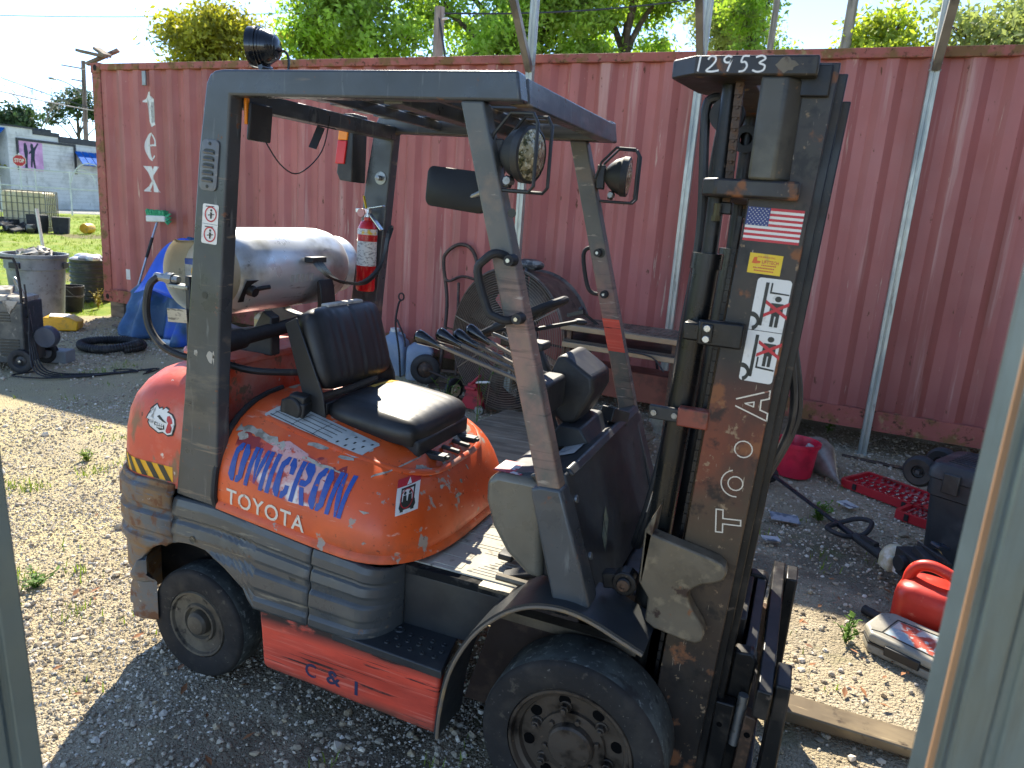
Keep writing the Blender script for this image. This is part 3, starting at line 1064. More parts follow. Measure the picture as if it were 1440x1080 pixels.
# sticker of a snarling flame head
hd = [(0, .46), (.06, .62), (.14, .66), (.10, .78), (.26, .76), (.20, .90), (.30, 1.0), (.40, .86), (.50, .92), (.52, .84), (.62, .94), (.74, .88), (.68, .80), (.86, .74), (.96, .60), (1.0, .42), (.94, .40), (.97, .26), (.90, .22), (.92, .06), (.76, .0), (.60, .08), (.44, .03), (.28, .12), (.14, .20), (.06, .34), (.20, .30), (.26, .34), (.18, .40)]
def stk(pts, off, mm, nm):
    ring_patch([(.205 - p[0] * .125, .905 + p[1] * .095) for p in pts], off, .012).build(nm, mm, FK, flat=True)
stk([(.5 + (p[0] - .5) * 1.1, .5 + (p[1] - .5) * 1.12) for p in hd], .0015, PVC_K, 'sticker_outline')
stk(hd, .0024, PVC_W, 'sticker_head')
stk([(.72, .66), (.80, .70), (.90, .58), (.94, .46), (.86, .40), (.92, .30), (.84, .26), (.88, .1), (.76, .05), (.70, .12), (.74, .30), (.78, .44), (.72, .5)], .0031, PVC_R, 'sticker_red_patch')
stk([(.36, .60), (.44, .66), (.60, .52), (.74, .42), (.60, .44), (.46, .52)], .0034, PVC_K, 'sticker_eye')
stk([(.28, .30), (.30, .40), (.46, .36), (.64, .33), (.66, .18), (.5, .12), (.36, .2)], .0034, PVC_K, 'sticker_mouth')
for k in range(4):
    stk([(.33 + k * .075, .30), (.39 + k * .075, .29), (.385 + k * .075, .36), (.34 + k * .075, .37)], .0039, PVC_W, 'sticker_tooth')
    stk([(.33 + k * .075, .21), (.39 + k * .075, .20), (.385 + k * .075, .27), (.34 + k * .075, .28)], .0039, PVC_W, 'sticker_tooth')

# ------------------------------------------------------------------ side panels (cast grey skirts with pressed ribs)
def prof(z):
    k = [(.69, -.470), (.683, -.486), (.66, -.494), (.628, -.497), (.618, -.488), (.608, -.487), (.598, -.497), (.565, -.504), (.555, -.498), (.53, -.496), (.518, -.508), (.47, -.512), (.455, -.506), (.43, -.505), (.418, -.513), (.385, -.513)]
    for a, b in zip(k, k[1:]):
        if b[0] <= z <= a[0]:
            return a[1] + (b[1] - a[1]) * (a[0] - z) / (a[0] - b[0])
    return k[-1][1]


ZK = [.69, .683, .66, .628, .618, .608, .598, .565, .555, .53, .518, .47, .455, .43, .418, .385]
def ztop(x):
    return .698 - .048 * min(1, max(0, (x - .13) / .4)) - .014 * min(1, max(0, (x - .53) / .2))


def side_panel(x0, x1, wrap, sd):
    m = MB()
    cols = [x0 + (x1 - x0) * i / 24 for i in range(25)]
    rows_ = []
    for x in cols:
        zl = .385
        if x < .36:
            zl = max(.385, wheel_arch_z(x))
        zt = ztop(x)
        rows_.append([(x, sd * prof(.385 + (z - .385) * .305 / (zt - .385)), z) for z in [zt - (zt - max(zl, .385)) * k / 40 for k in range(41)]])
    if wrap:
        for i in range(1, 13):
            a = R(90 * i / 12)
            rr = []
            for k in range(41):
                z = .69 - .305 * k / 40
                zt = ztop(x1) - .032 * math.sin(a)
                e = prof(z) + .345
                rr.append((x1 + math.sin(a) * .105, sd * (-.345 + e * math.cos(a)), .385 + (z - .385) * (zt - .385) / .305))
            rows_.append(rr)
    m.grid(rows_)
    return m


for sd in (1, -1):
    side_panel(-.052, .522, False, sd).build('side_panel', PANEL, FK, ang=9, solid=.014)
    side_panel(.528, .685, True, sd).build('side_panel', PANEL, FK, ang=11, solid=.014)
for (hx, hz) in ((.045, .565), (.455, .530)):
    hm = MB().lathe((hx, prof(hz) - .0012, hz), (0, -1, 0), [(.0001, .0), (.0125, .0), (.0135, .0006)], 18, caps=False)
    hm.build('bolt_hole', PVC_K, FK)
# inner structure behind the panels so nothing is hollow
MB().bx(-.05, .80, -.33, .33, .2, .66).build('chassis', MAST2, FK)
MB().bx(-.30, .34, -.325, .325, .18, .70).build('rear_axle_housing', MAST2, FK)

# scraped orange side skirt
for sd in (1, -1):
    m_ = MB()
    pl = [(.326, .39), (.334, .30), (.342, .182), (.36, .172), (1.0, .150), (1.006, .36), (.98, .372), (.63, .384)]
    m_.prism(pl, 'y', sd * -.508, sd * -.47)
    sk = m_.build('tank_skirt', SKIRT, FK, .012, seg=3)


def stroke(pts, w):
    """thick polyline as quads in 2D"""
    vs, fs = [], []
    for i, p in enumerate(pts):
        a = pts[max(i - 1, 0)]
        b = pts[min(i + 1, len(pts) - 1)]
        d = V(b[0] - a[0], b[1] - a[1], 0)
        d.normalize()
        vs += [(p[0] - d.y * w / 2, p[1] + d.x * w / 2), (p[0] + d.y * w / 2, p[1] - d.x * w / 2)]
    for i in range(len(pts) - 1):
        fs.append((2 * i, 2 * i + 1, 2 * i + 3, 2 * i + 2))
    return vs, fs


def dec(vs, fs, o, u, v, nm, m, par=None, off=.0012, n=None):
    return decal(vs, fs, o, u, v, n, off).build(nm, m, par or FK, flat=True)


INK = mat('worn_navy_stencil', lin('2a2c4a'), .6, layers=[L(lin('a84238'), 22, .58, .64, 10)])
for ch, x, z in (('C', .517, .200), ('&', .60, .200), ('I', .708, .192)):
    vs, fs = text2d(ch, 1, .02)
    w_ = {'C': .042, '&': .055, 'I': .012}[ch]
    dec(fit2d(vs, w_, .05), fs, (x, -.508, z), (1, 0, -.02), (0, 0, 1), 'stencil_letter', INK, off=.0015)

# ------------------------------------------------------------------ step and riser
for sd in (1, -1):
    m_ = MB()
    tr = [(.60, -.482), (.62, -.512), (1.02, -.528), (1.0, -.43), (.985, -.345), (.78, -.345), (.75, -.42)]
    m_.prism([(p[0], p[1] * sd) for p in tr], 'z', .362, .39)
    m_.build('step_tread', DASH, FK, .004)
    for i, (x, y) in enumerate([(.80 + .042 * i, -.475) for i in range(5)] + [(.815 + .04 * i, -.44) for i in range(5)] + [(.845 + .04 * i, -.405) for i in range(4)]):
        MB().lathe((x, y * sd, .39), (0, 0, 1), [(.009, -.001), (.008, .004), (.005, .0045), (.004, .001)], 12).build('tread_stud', DASH, FK)
    MB().lathe((.80, -.395 * sd, .39), (0, 0, 1), [(.019, -.001), (.016, .004), (.011, .0045), (.009, .001)], 16).build('tread_stud', DASH, FK)
    m_ = MB()
    ri = [(.772, .572), (.772, .388), (1.03, .388), (1.06, .46), (1.10, .53), (1.14, .572), (1.16, .572)]
    m_.prism(ri, 'y', sd * -.352, sd * -.340)
    m_.build('step_riser', DASH, FK, .003)

# front fenders
FP = [(1.004, .155), (1.008, .24), (1.026, .36), (1.055, .45), (1.098, .532), (1.145, .592), (1.20, .643), (1.26, .679), (1.33, .699), (1.40, .700), (1.47, .684), (1.53, .662), (1.60, .636)]
FPS = [(p[0], p[2]) for p in spline([(x, 0, z) for (x, z) in FP], 4)]
for sd in (1, -1):
    m_ = MB()
    n_ = len(FPS)
    nr = []
    for i in range(n_):
        a, b = FPS[max(i - 1, 0)], FPS[min(i + 1, n_ - 1)]
        d = V(b[0] - a[0], b[1] - a[1], 0).normalized()
        nr.append((-d.y, d.x))
    lo = [(p[0] - q[0] * .011, p[1] - q[1] * .011) for p, q in zip(FPS, nr)]
    ring = FPS + lo[::-1]
    for i in range(n_ - 1):
        yo = -.524 + (.035 if i > n_ - 4 else 0) * 0
        A, B, C_, D = FPS[i], FPS[i + 1], lo[i + 1], lo[i]
        yi = -.33 if i > 10 else -.35
        m_.add([(A[0], sd * yo, A[1]), (B[0], sd * yo, B[1]), (C_[0], sd * yo, C_[1]), (D[0], sd * yo, D[1]), (A[0], sd * yi, A[1]), (B[0], sd * yi, B[1]), (C_[0], sd * yi, C_[1]), (D[0], sd * yi, D[1])],
               [(0, 1, 5, 4), (3, 7, 6, 2), (0, 3, 2, 1), (4, 5, 6, 7)] + ([(0, 4, 7, 3)] if i == 0 else []) + ([(1, 2, 6, 5)] if i == n_ - 2 else []))
    m_.build('front_fender', DASH, FK, ang=40)
    lipm = MB()
    lipm.tube([(p[0], sd * -.5245, p[1]) for p in lo], .0055, 6)
    lipm.build('fender_lip', mat('worn_fender_edge', lin('6e6252'), .7, layers=[L(lin('8a7350'), 20, .5, .65)]), FK)
    m_ = MB()
    m_.prism([(1.0, .15), (1.66, .15), (1.62, .64), (1.4, .695), (1.25, .665), (1.1, .53)], 'y', sd * -.30, sd * -.28)
    m_.build('wheel_well', mat('muddy_well_steel', lin('3a2d26'), .8, layers=[L(lin('5c4a3c'), 8, .5, .65)]), FK)
    m_ = MB()
    m_.bx(1.03, 1.55, sd * -.345, sd * -.30, .50, .53).bx(1.05, 1.5, sd * -.36, sd * -.30, .59, .60)
    m_.cyl((1.1, sd * -.34, .635), (1.45, sd * -.34, .63), .012, n=8).cyl((1.3, sd * -.37, .625), (1.3, sd * -.33, .625), .017, n=10)
    m_.build('well_pipes', BRKT, FK)
    MB().cyl((1.545, sd * -.47, .61), (1.545, sd * -.47, .645), .013, n=10).build('fender_stud', BRKT, FK)


# ------------------------------------------------------------------ wheels
HOLE = mat('deep_shadow_hole', (.004, .004, .004), .95, var=.02, spec=.05)
def wheel(x, sd, yo, r, wd, rr, front):
    """yo outer face of the tyre"""
    s = -sd
    t = MB()
    z = r - .004
    p = [(rr, .004), (rr + .012, .0), (r - .016, .0), (r - .010, .002), (r - .004, .007), (r, .016), (r, wd - .03), (r - .008, wd - .012), (r - .03, wd), (rr, wd)]
    t.lathe((x, sd * yo, z), (0, sd, 0), p, 56, caps=False)
    T = t.build('front_wheel' if front else 'rear_wheel', TYRE, FK, ang=50)
    MB().lathe((x, sd * yo, z), (0, sd, 0), [(r - .0008, .0135), (r + .0012, .018), (r + .0012, wd - .032), (r - .0008, wd - .028)], 64, caps=False).build('tread', TREADM, T)
    c = (x, sd * yo, z)
    m_ = MB()
    if front:
        pr = [(rr, .012), (rr - .004, .002), (rr - .012, .002), (rr - .018, .014), (rr - .03, .02), (rr - .035, .034), (.10, .040), (.098, .030), (.070, .028), (.066, .012), (.060, .006), (.0, .004)]
    else:
        pr = [(rr, .010), (rr - .005, .0), (rr - .012, .002), (rr - .016, .012), (rr - .036, .016), (.074, .020), (.070, .010), (.062, .010), (.056, .024), (.046, .026), (.043, .004), (.034, -.006), (.015, -.010), (.0, -.010)]
    m_.lathe(c, (0, sd, 0), pr, 48, caps=False)
    rim = m_.build('rim', RIM_F if front else RIM, T, ang=28)
    if front:
        for k in range(8):
            a = R(45 * k + 14)
            hl = MB().lathe((x + math.cos(a) * .134, sd * yo + sd * .0345, z + math.sin(a) * .134), (0, sd, 0), [(.0001, .0), (.0165, .0), (.019, .002)], 14, caps=False)
            hl.build('rim_hole', HOLE, T)
        for k in range(6):
            a = R(60 * k + 44)
            nut = MB()
            px, pz = x + math.cos(a) * .113, z + math.sin(a) * .113
            yy = sd * yo + sd * .038
            nut.cyl((px, yy, pz), (px, yy - sd * .006, pz), .020, .018, 16).cyl((px, yy - sd * .006, pz), (px, yy - sd * .022, pz), .0145, .0135, 6).cyl((px, yy - sd * .022, pz), (px, yy - sd * .03, pz), .008, .007, 10)
            nut.build('lug_nut', RIM_F, T, .0012)
        for k in range(6):
            a = R(60 * k + 20)
            px, pz = x + math.cos(a) * .080, z + math.sin(a) * .080
            MB().cyl((px, sd * yo + sd * .03, pz), (px, sd * yo + sd * .018, pz), .009, .008, 6).build('hub_bolt', RIM_F, T, .001)
    return T


for sd in (1, -1):
    wheel(.0, sd, -.458, .207, .135, .128, False)
    wheel(1.424, sd, -.522, .270, .185, .187, True)

# ------------------------------------------------------------------ engine hood
def hood_ring(t, x_rear=.135):
    """t 0 at the foot .. 1 on top"""
    prof_w = [(0, .474), (.10, .482), (.22, .478), (.36, .470), (.5, .455), (.63, .432), (.74, .402), (.83, .365), (.90, .322), (.95, .278), (.985, .215), (1, .14)]
    prof_f = [(0, .862), (.10, .868), (.22, .862), (.36, .85), (.5, .832), (.63, .812), (.74, .79), (.83, .766), (.90, .738), (.95, .712), (.985, .68), (1, .64)]

    def ip(tb, t):
        for a, b in zip(tb, tb[1:]):
            if a[0] <= t <= b[0]:
                return a[1] + (b[1] - a[1]) * (t - a[0]) / (b[0] - a[0])
        return tb[-1][1]
    w_, f = ip(prof_w, t), ip(prof_f, t)
    pts = []
    n = 26
    xm = .56
    L_ = f - xm
    pts.append((x_rear, -w_))
    for i in range(1, 8):
        pts.append((x_rear + (xm - x_rear) * i / 8, -w_))
    for i in range(n + 1):
        a = R(-90 + 180 * i / n)
        e = .66
        ca, sa = math.cos(a), math.sin(a)
        pts.append((xm + L_ * abs(ca) ** e, w_ * (abs(sa) ** e) * (1 if sa > 0 else -1)))
    for i in range(7, 0, -1):
        pts.append((x_rear + (xm - x_rear) * i / 8, w_))
    pts.append((x_rear, w_))
    out = []
    for (x, y) in pts:
        zb = .70 - .045 * min(1, max(0, (x - .13) / .4)) - .03 * min(1, max(0, (x - .53) / .33))
        zt_ = 1.04 - .125 * max(0, (x - .2)) / .6
        out.append((x, y, zb + (zt_ - zb) * t))
    return out


m_ = MB()
TS = [0, .05, .1, .16, .22, .29, .36, .43, .5, .57, .63, .69, .74, .79, .83, .87, .90, .93, .95, .97, .985, 1]
rows = [hood_ring(t) for t in TS]
m_.grid(rows)
top = rows[-1]
nh = len(top)
for i in range(nh // 2):
    if i + 1 < nh - 1 - i - 1:
        m_.add([top[i], top[i + 1], top[nh - 2 - i], top[nh - 1 - i]], [(0, 1, 2, 3)])
for i in range(len(rows) - 1):
    a, b = rows[i], rows[i + 1]
    m_.add([a[0], a[-1], b[-1], b[0]], [(0, 1, 2, 3)])
hood = m_.build('engine_hood', ORANGE, FK, ang=40)
HOOD = bvh_of(hood)
fl_ = MB()
base = hood_ring(0)
fr = [[(x + (0), y * 1.035 if x < .5 else y * 1.03, z + dz) for (x, y, z) in base] for dz in (.016, .004)]
out_ = []
for dz, k in ((.03, .0), (.012, .014), (-.004, .016), (-.006, -.004)):
    rr = []
    for i, (x, y, z) in enumerate(base):
        a, b = base[max(i - 1, 0)], base[min(i + 1, len(base) - 1)]
        n = V(b[1] - a[1], -(b[0] - a[0]), 0).normalized()
        rr.append((x + n.x * k, y + n.y * k, z + dz))
    out_.append(rr)
fl_.grid(out_)
fl_.build('hood_flange', ORANGE, FK, ang=50)
# rubber seal between pillar and hood
sl_ = MB()
sec = [(r_[0][1], r_[0][2]) for r_ in rows]
sl_.tube([(.128, y * 1.01 - .002, z + .002) for (y, z) in sec], .011, 8)
sl_.build('hood_seal', BLACK, FK)
# raised lip round the seat recess
lp = MB()
lp.tube(spline([(.22, -.335, .99), (.40, -.34, .955), (.60, -.33, .915), (.72, -.285, .885), (.80, -.17, .872), (.815, 0, .872), (.80, .17, .872), (.72, .285, .885), (.60, .33, .915), (.3, .34, .97)], 5), .012, 8)
lpv = [tuple(HOOD.find_nearest(V(*p))[0] * 1.0 + (V(*p) - HOOD.find_nearest(V(*p))[0]) * .45) for p in lp.v]
lp.v = lpv
lp.build('recess_lip', ORANGE, FK)

# stencilled letters and maker's name, wrapped on the hood side
def mir(p, w=.6):
    return [(w - a, b) for (a, b) in p]


OL = [(.27, 0), (.15, 0), (0, .16), (0, .84), (.15, 1), (.27, 1), (.27, .83), (.2, .8), (.17, .72), (.17, .28), (.2, .2), (.27, .17)]
GL = {
    'O': [OL, mir(OL)],
    'M': [[(0, 0), (0, 1), (.16, 1), (.16, 0)], [(.62, 0), (.62, 1), (.78, 1), (.78, 0)], [(.19, 1), (.30, 1), (.375, .62), (.375, .1), (.19, .72)], [(.59, 1), (.48, 1), (.405, .62), (.405, .1), (.59, .72)]],
    'I': [[(0, 0), (0, 1), (.17, 1), (.17, 0)]],
    'C': [OL, [(.33, 1), (.45, 1), (.6, .84), (.6, .64), (.43, .64), (.43, .74), (.4, .8), (.33, .83)], [(.33, 0), (.45, 0), (.6, .16), (.6, .36), (.43, .36), (.43, .26), (.4, .2), (.33, .17)]],
    'R': [[(0, 0), (0, 1), (.17, 1), (.17, 0)], [(.21, 1), (.46, 1), (.6, .86), (.6, .6), (.46, .46), (.21, .46), (.21, .6), (.4, .6), (.44, .66), (.44, .8), (.4, .85), (.21, .85)], [(.26, .43), (.44, .43), (.62, 0), (.44, 0)]],
    'N': [[(0, 0), (0, 1), (.16, 1), (.16, 0)], [(.46, 0), (.46, 1), (.62, 1), (.62, 0)], [(.19, 1), (.27, 1), (.43, .36), (.43, 0), (.36, 0), (.19, .6)]],
}
WID = {'O': .6, 'M': .78, 'I': .17, 'C': .6, 'R': .62, 'N': .62}
tot = sum(WID[c] for c in 'OMICRON') + 6 * .11
u_ = V(.452, 0, -.044).normalized()
xx = 0
SC = .445 / tot
for c in 'OMICRON':
    for j, pl in enumerate(GL[c]):
        mb = MB()
        pts = []
        for p in pl:
            q = V(.172, -.7, .803) + u_ * ((xx + p[0]) * SC) + V(.012, 0, .118) * p[1]
            pts.append(tuple(q))
        mb.poly(pts)
        project(mb, HOOD, (0, 1, 0), .0026, .02).build('stencil_letter', BLUEP, FK, flat=True)
    xx += WID[c] + .11
vs, fs = text2d('TOYOTA', 1, .012, 1.12)
vs = fit2d(vs, .315, .052)
ud = V(.31, 0, -.034).normalized()
mb = MB().add([tuple(V(.175, -.7, .722) + ud * p[0] + V(0, 0, 1) * p[1]) for p in vs], fs)
project(mb, HOOD, (0, 1, 0), .0024, .012).build('maker_lettering', LETTER, FK, flat=True)
# torn old sticker under the stencil, flaked paint patches
def blobpoly(n, w, h, sd_, rough=.25):
    q = random.Random(sd_)
    return [((.5 + .5 * math.cos(2 * math.pi * i / n) * (1 - rough * q.random())) * w, (.5 + .5 * math.sin(2 * math.pi * i / n) * (1 - rough * q.random())) * h) for i in range(n)]


def patch(o, u, v, poly, m, nm, d=(0, 1, 0), off=.0012, ml=.015):
    o, u, v = V(*o), V(*u), V(*v)
    mb = MB().poly([tuple(o + u * p[0] + v * p[1]) for p in poly])
    return project(mb, HOOD, d, off, ml).build(nm, m, FK, flat=True)


OLDST = mat('torn_pink_sticker', lin('c99a94'), .6, layers=[L(lin('b9483a'), 16, .46, .53, 11), L(lin('6a3a30'), 34, .6, .66, 10), L(lin('ded6cf'), 9, .55, .65, 8)], var=.06)
patch((.245, -.7, .80), (1, 0, -.09), (.03, 0, 1), [(0, .02), (.03, .13), (.10, .15), (.24, .12), (.30, .09), (.27, .0), (.16, -.01), (.07, .0)], OLDST, 'torn_sticker')
for i, (x, z, w_, h_) in enumerate(((.735, .895, .10, .045), (.16, .925, .05, .03), (.40, .935, .10, .014), (.52, .915, .07, .010), (.68, .93, .02, .012), (.60, .93, .015, .008))):
    patch((x, -.7, z), (1, 0, -.1), (.02, 0, 1), blobpoly(13, w_, h_, i + 3, .45), WHITE_CHIP, 'paint_chip')
for i, (y, z, w_, h_) in enumerate(((-.24, .86, .05, .03), (-.18, .80, .03, .015), (-.10, .83, .03, .05), (-.05, .78, .02, .02), (-.12, .75, .06, .014), (-.02, .84, .02, .03), (.03, .80, .012, .03), (-.14, .88, .02, .02))):
    mb = MB().poly([(1.3, y + p[0], z + p[1]) for p in blobpoly(11, w_, h_, i + 40, .5)])
    project(mb, HOOD, (-1, 0, 0), .0012, .015).build('paint_chip', WHITE_CHIP, FK, flat=True)
# paint worn to the primer along the crease of the hood
def ragged(path, w0, w1, sd_):
    q = random.Random(sd_)
    up_, dn_ = [], []
    for i in range(len(path) - 1):
        for k in range(5):
            t = k / 5
            x, z = path[i][0] + (path[i + 1][0] - path[i][0]) * t, path[i][1] + (path[i + 1][1] - path[i][1]) * t
            up_.append((x, z + q.uniform(w0, w1)))
            dn_.append((x + q.uniform(-.006, .006), z - q.uniform(w0, w1) * .8))
    return up_ + dn_[::-1]


CRIM = mat('dark_crimson_undercoat', lin('8d2f2c'), .5, layers=[L(lin('c9583a'), 18, .48, .56, 10), L(lin('b9a99c'), 24, .62, .66, 10)], var=.1)
for path, w0, w1, m_x, nm, of in ((((.17, .93), (.25, .925), (.34, .905), (.44, .885), (.54, .872), (.60, .862)), .012, .034, CRIM, 'worn_undercoat', .0009), (((.155, .955), (.22, .955), (.29, .938), (.36, .920)), .003, .013, WHITE_CHIP, 'bare_crease', .0014), (((.42, .906), (.50, .892), (.58, .88)), .001, .007, WHITE_CHIP, 'bare_crease', .0014), (((.66, .878), (.70, .889), (.76, .912)), .001, .005, WHITE_CHIP, 'bare_crease', .0014)):
    mb = MB().poly([(x, -.7, z) for (x, z) in ragged(path, w0, w1, len(nm) + len(path))])
    project(mb, HOOD, (0, 1, 0), of, .015).build(nm, m_x, FK, flat=True)
# seat belt / passenger warning sticker
so_, su, sv = V(.888, -.75, .772), V(.052, .035, .006), V(-.008, 0, .092)
dr = V(-.35, 1, 0)
def hst(poly, m, nm, off):
    mb = MB().poly([tuple(so_ + su * p[0] + sv * p[1]) for p in poly])
    return project(mb, HOOD, dr, off, .012).build(nm, m, FK, flat=True)
hst([(0, 0), (1, 0), (1, 1), (0, 1)], PVC_W, 'warning_sticker', .0014)
hst([(0, .78), (1, .78), (1, 1), (0, 1)], PVC_R, 'sticker_red_bar', .002)
hst([(.42, .8), (.62, .8), (.52, .97)], PVC_W, 'sticker_triangle', .0026)
hst([(.2, .12), (.8, .12), (.86, .2), (.82, .36), (.18, .36), (.14, .2)], PVC_K, 'sticker_truck', .0022)
for a, b, c, d in ((.2, .34, .26, .74), (.74, .34, .8, .74), (.2, .68, .8, .74)):
    hst([(a, b), (c, b), (c, d), (a, d)], PVC_K, 'sticker_truck', .0022)
for x in (.38, .6):
    hst([(x + .06 * math.cos(R(40 * k)), .58 + .05 * math.sin(R(40 * k))) for k in range(9)], PVC_K, 'sticker_person', .0024)
    hst([(x - .09, .32), (x + .09, .32), (x + .07, .52), (x - .07, .52)], PVC_K, 'sticker_person', .0024)
vs, fs = stroke([(.46 + .27 * math.cos(R(a)), .42 + .27 * math.sin(R(a))) for a in range(0, 361, 24)], .03)
for f in fs:
    hst([vs[i] for i in f], PVC_R, 'sticker_ring', .003)
for x in (.2, .66):
    hst([(x, .07), (x + .14, .07), (x + .14, .14), (x, .14)], PVC_K, 'sticker_truck', .0022)
# long load plate on the shoulder, crossed by a grid of thin dark lines
lo_, lu, lv = V(.205, -.335, 1.3), V(.385, -.012, 0), V(.035, .10, 0)
def tst(poly, m, nm, off, ml=.03):
    mb = MB().poly([tuple(lo_ + lu * p[0] + lv * p[1]) for p in poly])
    return project(mb, HOOD, (0, 0, -1), off, ml).build(nm, m, FK, flat=True)
tst([(p[0], p[1]) for p in [(0, .06), (.02, 0), (.97, 0), (1, .08), (.99, .9), (.96, 1), (.03, 1), (0, .94)]], PVC_G, 'load_plate', .002)
for k in range(5):
    tst([(.04, .12 + k * .18), (.66, .12 + k * .18), (.66, .145 + k * .18), (.04, .145 + k * .18)], PVC_K, 'plate_line', .0027)
for k in range(3):
    tst([(.06 + k * .22, .1), (.066 + k * .22, .1), (.066 + k * .22, .88), (.06 + k * .22, .88)], PVC_K, 'plate_line', .0027)
for k in range(9):
    x, y = .72 + .028 * k, .2 + .25 * (k % 3)
    tst([(x, y), (x + .016, y + .02), (x + .014, y + .12), (x - .003, y + .1)], PVC_K, 'plate_mark', .0027)

# ------------------------------------------------------------------ overhead guard
for sd in (-1, 1):
    m_ = MB()
    pl = [(-.046, .705), (.132, .693), (.147, 1.08), (.163, 1.34), (.206, 1.84), (.219, 1.998), (1.128, 1.994), (1.116, 2.066), (.195, 2.069), (.165, 2.066), (.145, 2.055), (.130, 2.03), (.095, 1.833), (.033, 1.324), (.004, 1.057)]
    m_.prism(pl, 'y', sd * .482, sd * .425)
    m_.build('guard_side_frame', GUARD, FK, .007, seg=3)
    m_ = MB()
    m_.prism([(.961, 1.994), (1.026, 1.994), (1.319, 1.012), (1.254, 1.004)], 'y', sd * .480, sd * .428)
    m_.build('front_pillar', GUARD_F, FK, .006, seg=3)
    m_ = MB()
    m_.prism([(1.236, 1.0), (1.262, 1.012), (1.322, 1.014), (1.432, .706), (1.428, .66), (1.335, .664), (1.246, .96)], 'y', sd * .486, sd * .405)
    m_.build('pillar_foot', GUARD, FK, .008, seg=3)
# band of bare red primer on the far pillar
for z0_, z1_, mm in ((1.36, 1.24, SKIRT),):
    f = lambda z: .961 + (1.994 - z) * .298
    mb = MB().poly([(f(z0_), .427, z0_), (f(z0_) + .066, .427, z0_), (f(z1_) + .066, .427, z1_), (f(z1_), .427, z1_)])
    mb.build('scraped_patch', mm, FK, flat=True)
for x, z, nm in ((.20, 2.0, 'rear_cross_bar'), (.73, 2.02, 'middle_cross_bar')):
    m_ = MB()
    m_.bx(x - .03, x + .03, -.425, .425, z - .03, z + .022)
    m_.build(nm, GUARD, FK, .004)
m_ = MB()
m_.prism([(1.085, 2.0), (1.135, 1.99), (1.14, 2.052), (1.09, 2.056)], 'x', 0, 0) if False else None
m_.prism([(1.075, 1.992), (1.13, 1.99), (1.122, 2.058), (1.068, 2.060)], 'y', -.425, .425)
m_.build('front_cross_bar', GUARD, FK, .005)
for k in range(6):
    y = -.345 + k * .138
    m_ = MB()
    m_.prism([(y - .045, 2.045), (y + .045, 2.045), (y + .045, 2.053), (y - .045, 2.053)], 'x', .20, 1.09)
    m_.build('roof_slat', GUARD, FK, .002)
for k in range(3):
    x = .42 + .2 * k
    if k == 1:
        continue
    MB().bx(x - .012, x + .012, -.425, .425, 2.012, 2.044).build('roof_stiffener', GUARD, FK, .003)
for x, z in ((.066, 1.16), (.13, 1.44)):
    MB().lathe((.105, -.4832, 1.405), (0, -1, 0), [(.0001, 0), (.011, 0)], 14, caps=False).build('pillar_hole', PVC_K, FK) if z > 1.3 else None
for fx, fz in ((1.09, 1.565), (1.29, .93)):
    MB().lathe((fx + .035, -.4812, fz + .16), (0, -1, 0), [(.0001, 0), (.012, 0)], 14, caps=False).build('pillar_hole', PVC_K, FK) if fz > 1 else None
MB().lathe((1.12, .4265, 1.60), (0, -1, 0), [(.0001, 0), (.018, 0)], 14, caps=False).build('pillar_hole', PVC_K, FK)
# louvre on the rear pillar
uv_u, uv_v = V(.065, 0, -.004).normalized(), V(.018, 0, .148).normalized()
lo0 = V(.097, -.4825, 1.727)
def lv(a, b, d=0):
    return tuple(lo0 + uv_u * a + uv_v * b + V(0, -1, 0) * d)
m_ = MB()
rr = rrect(0, .066, 0, .148, .016, 5)
rs = rrect(.006, .060, .006, .142, .012, 5)
m_.grid([[lv(p[0], p[1], 0) for p in rr], [lv(p[0], p[1], .004) for p in rr], [lv(p[0], p[1], .006) for p in rs]], closed=True)
m_.poly([lv(p[0], p[1], .006) for p in rs])
lvr = m_.build('louvre', mat('louvre_plastic', lin('63676a'), .55, layers=[L(lin('8a8a84'), 40, .6, .7)]), FK)
for k in range(5):
    b = .024 + k * .0205
    op = MB().poly([lv(p[0], p[1], .0068) for p in ([(.012, b), (.054, b), (.054, b + .012), (.045, b + .0155), (.021, b + .0155), (.012, b + .012)])])
    op.build('louvre_slot', PVC_K, lvr, flat=True)
    m_ = MB()
    m_.grid([[lv(.012, b + .001, .007), lv(.054, b + .001, .007)], [lv(.014, b + .006, .013), lv(.052, b + .006, .013)], [lv(.013, b + .0085, .0075), lv(.053, b + .0085, .0075)]])
    m_.build('louvre_blade', lvr.data.materials[0], lvr, ang=60)
for b in (.012, .137):
    MB().lathe(lv(.033, b, .006), (0, -1, 0), [(.005, 0), (.005, .0015), (.0035, .002), (.0001, .0012)], 10).build('screw', PVC_K, lvr)

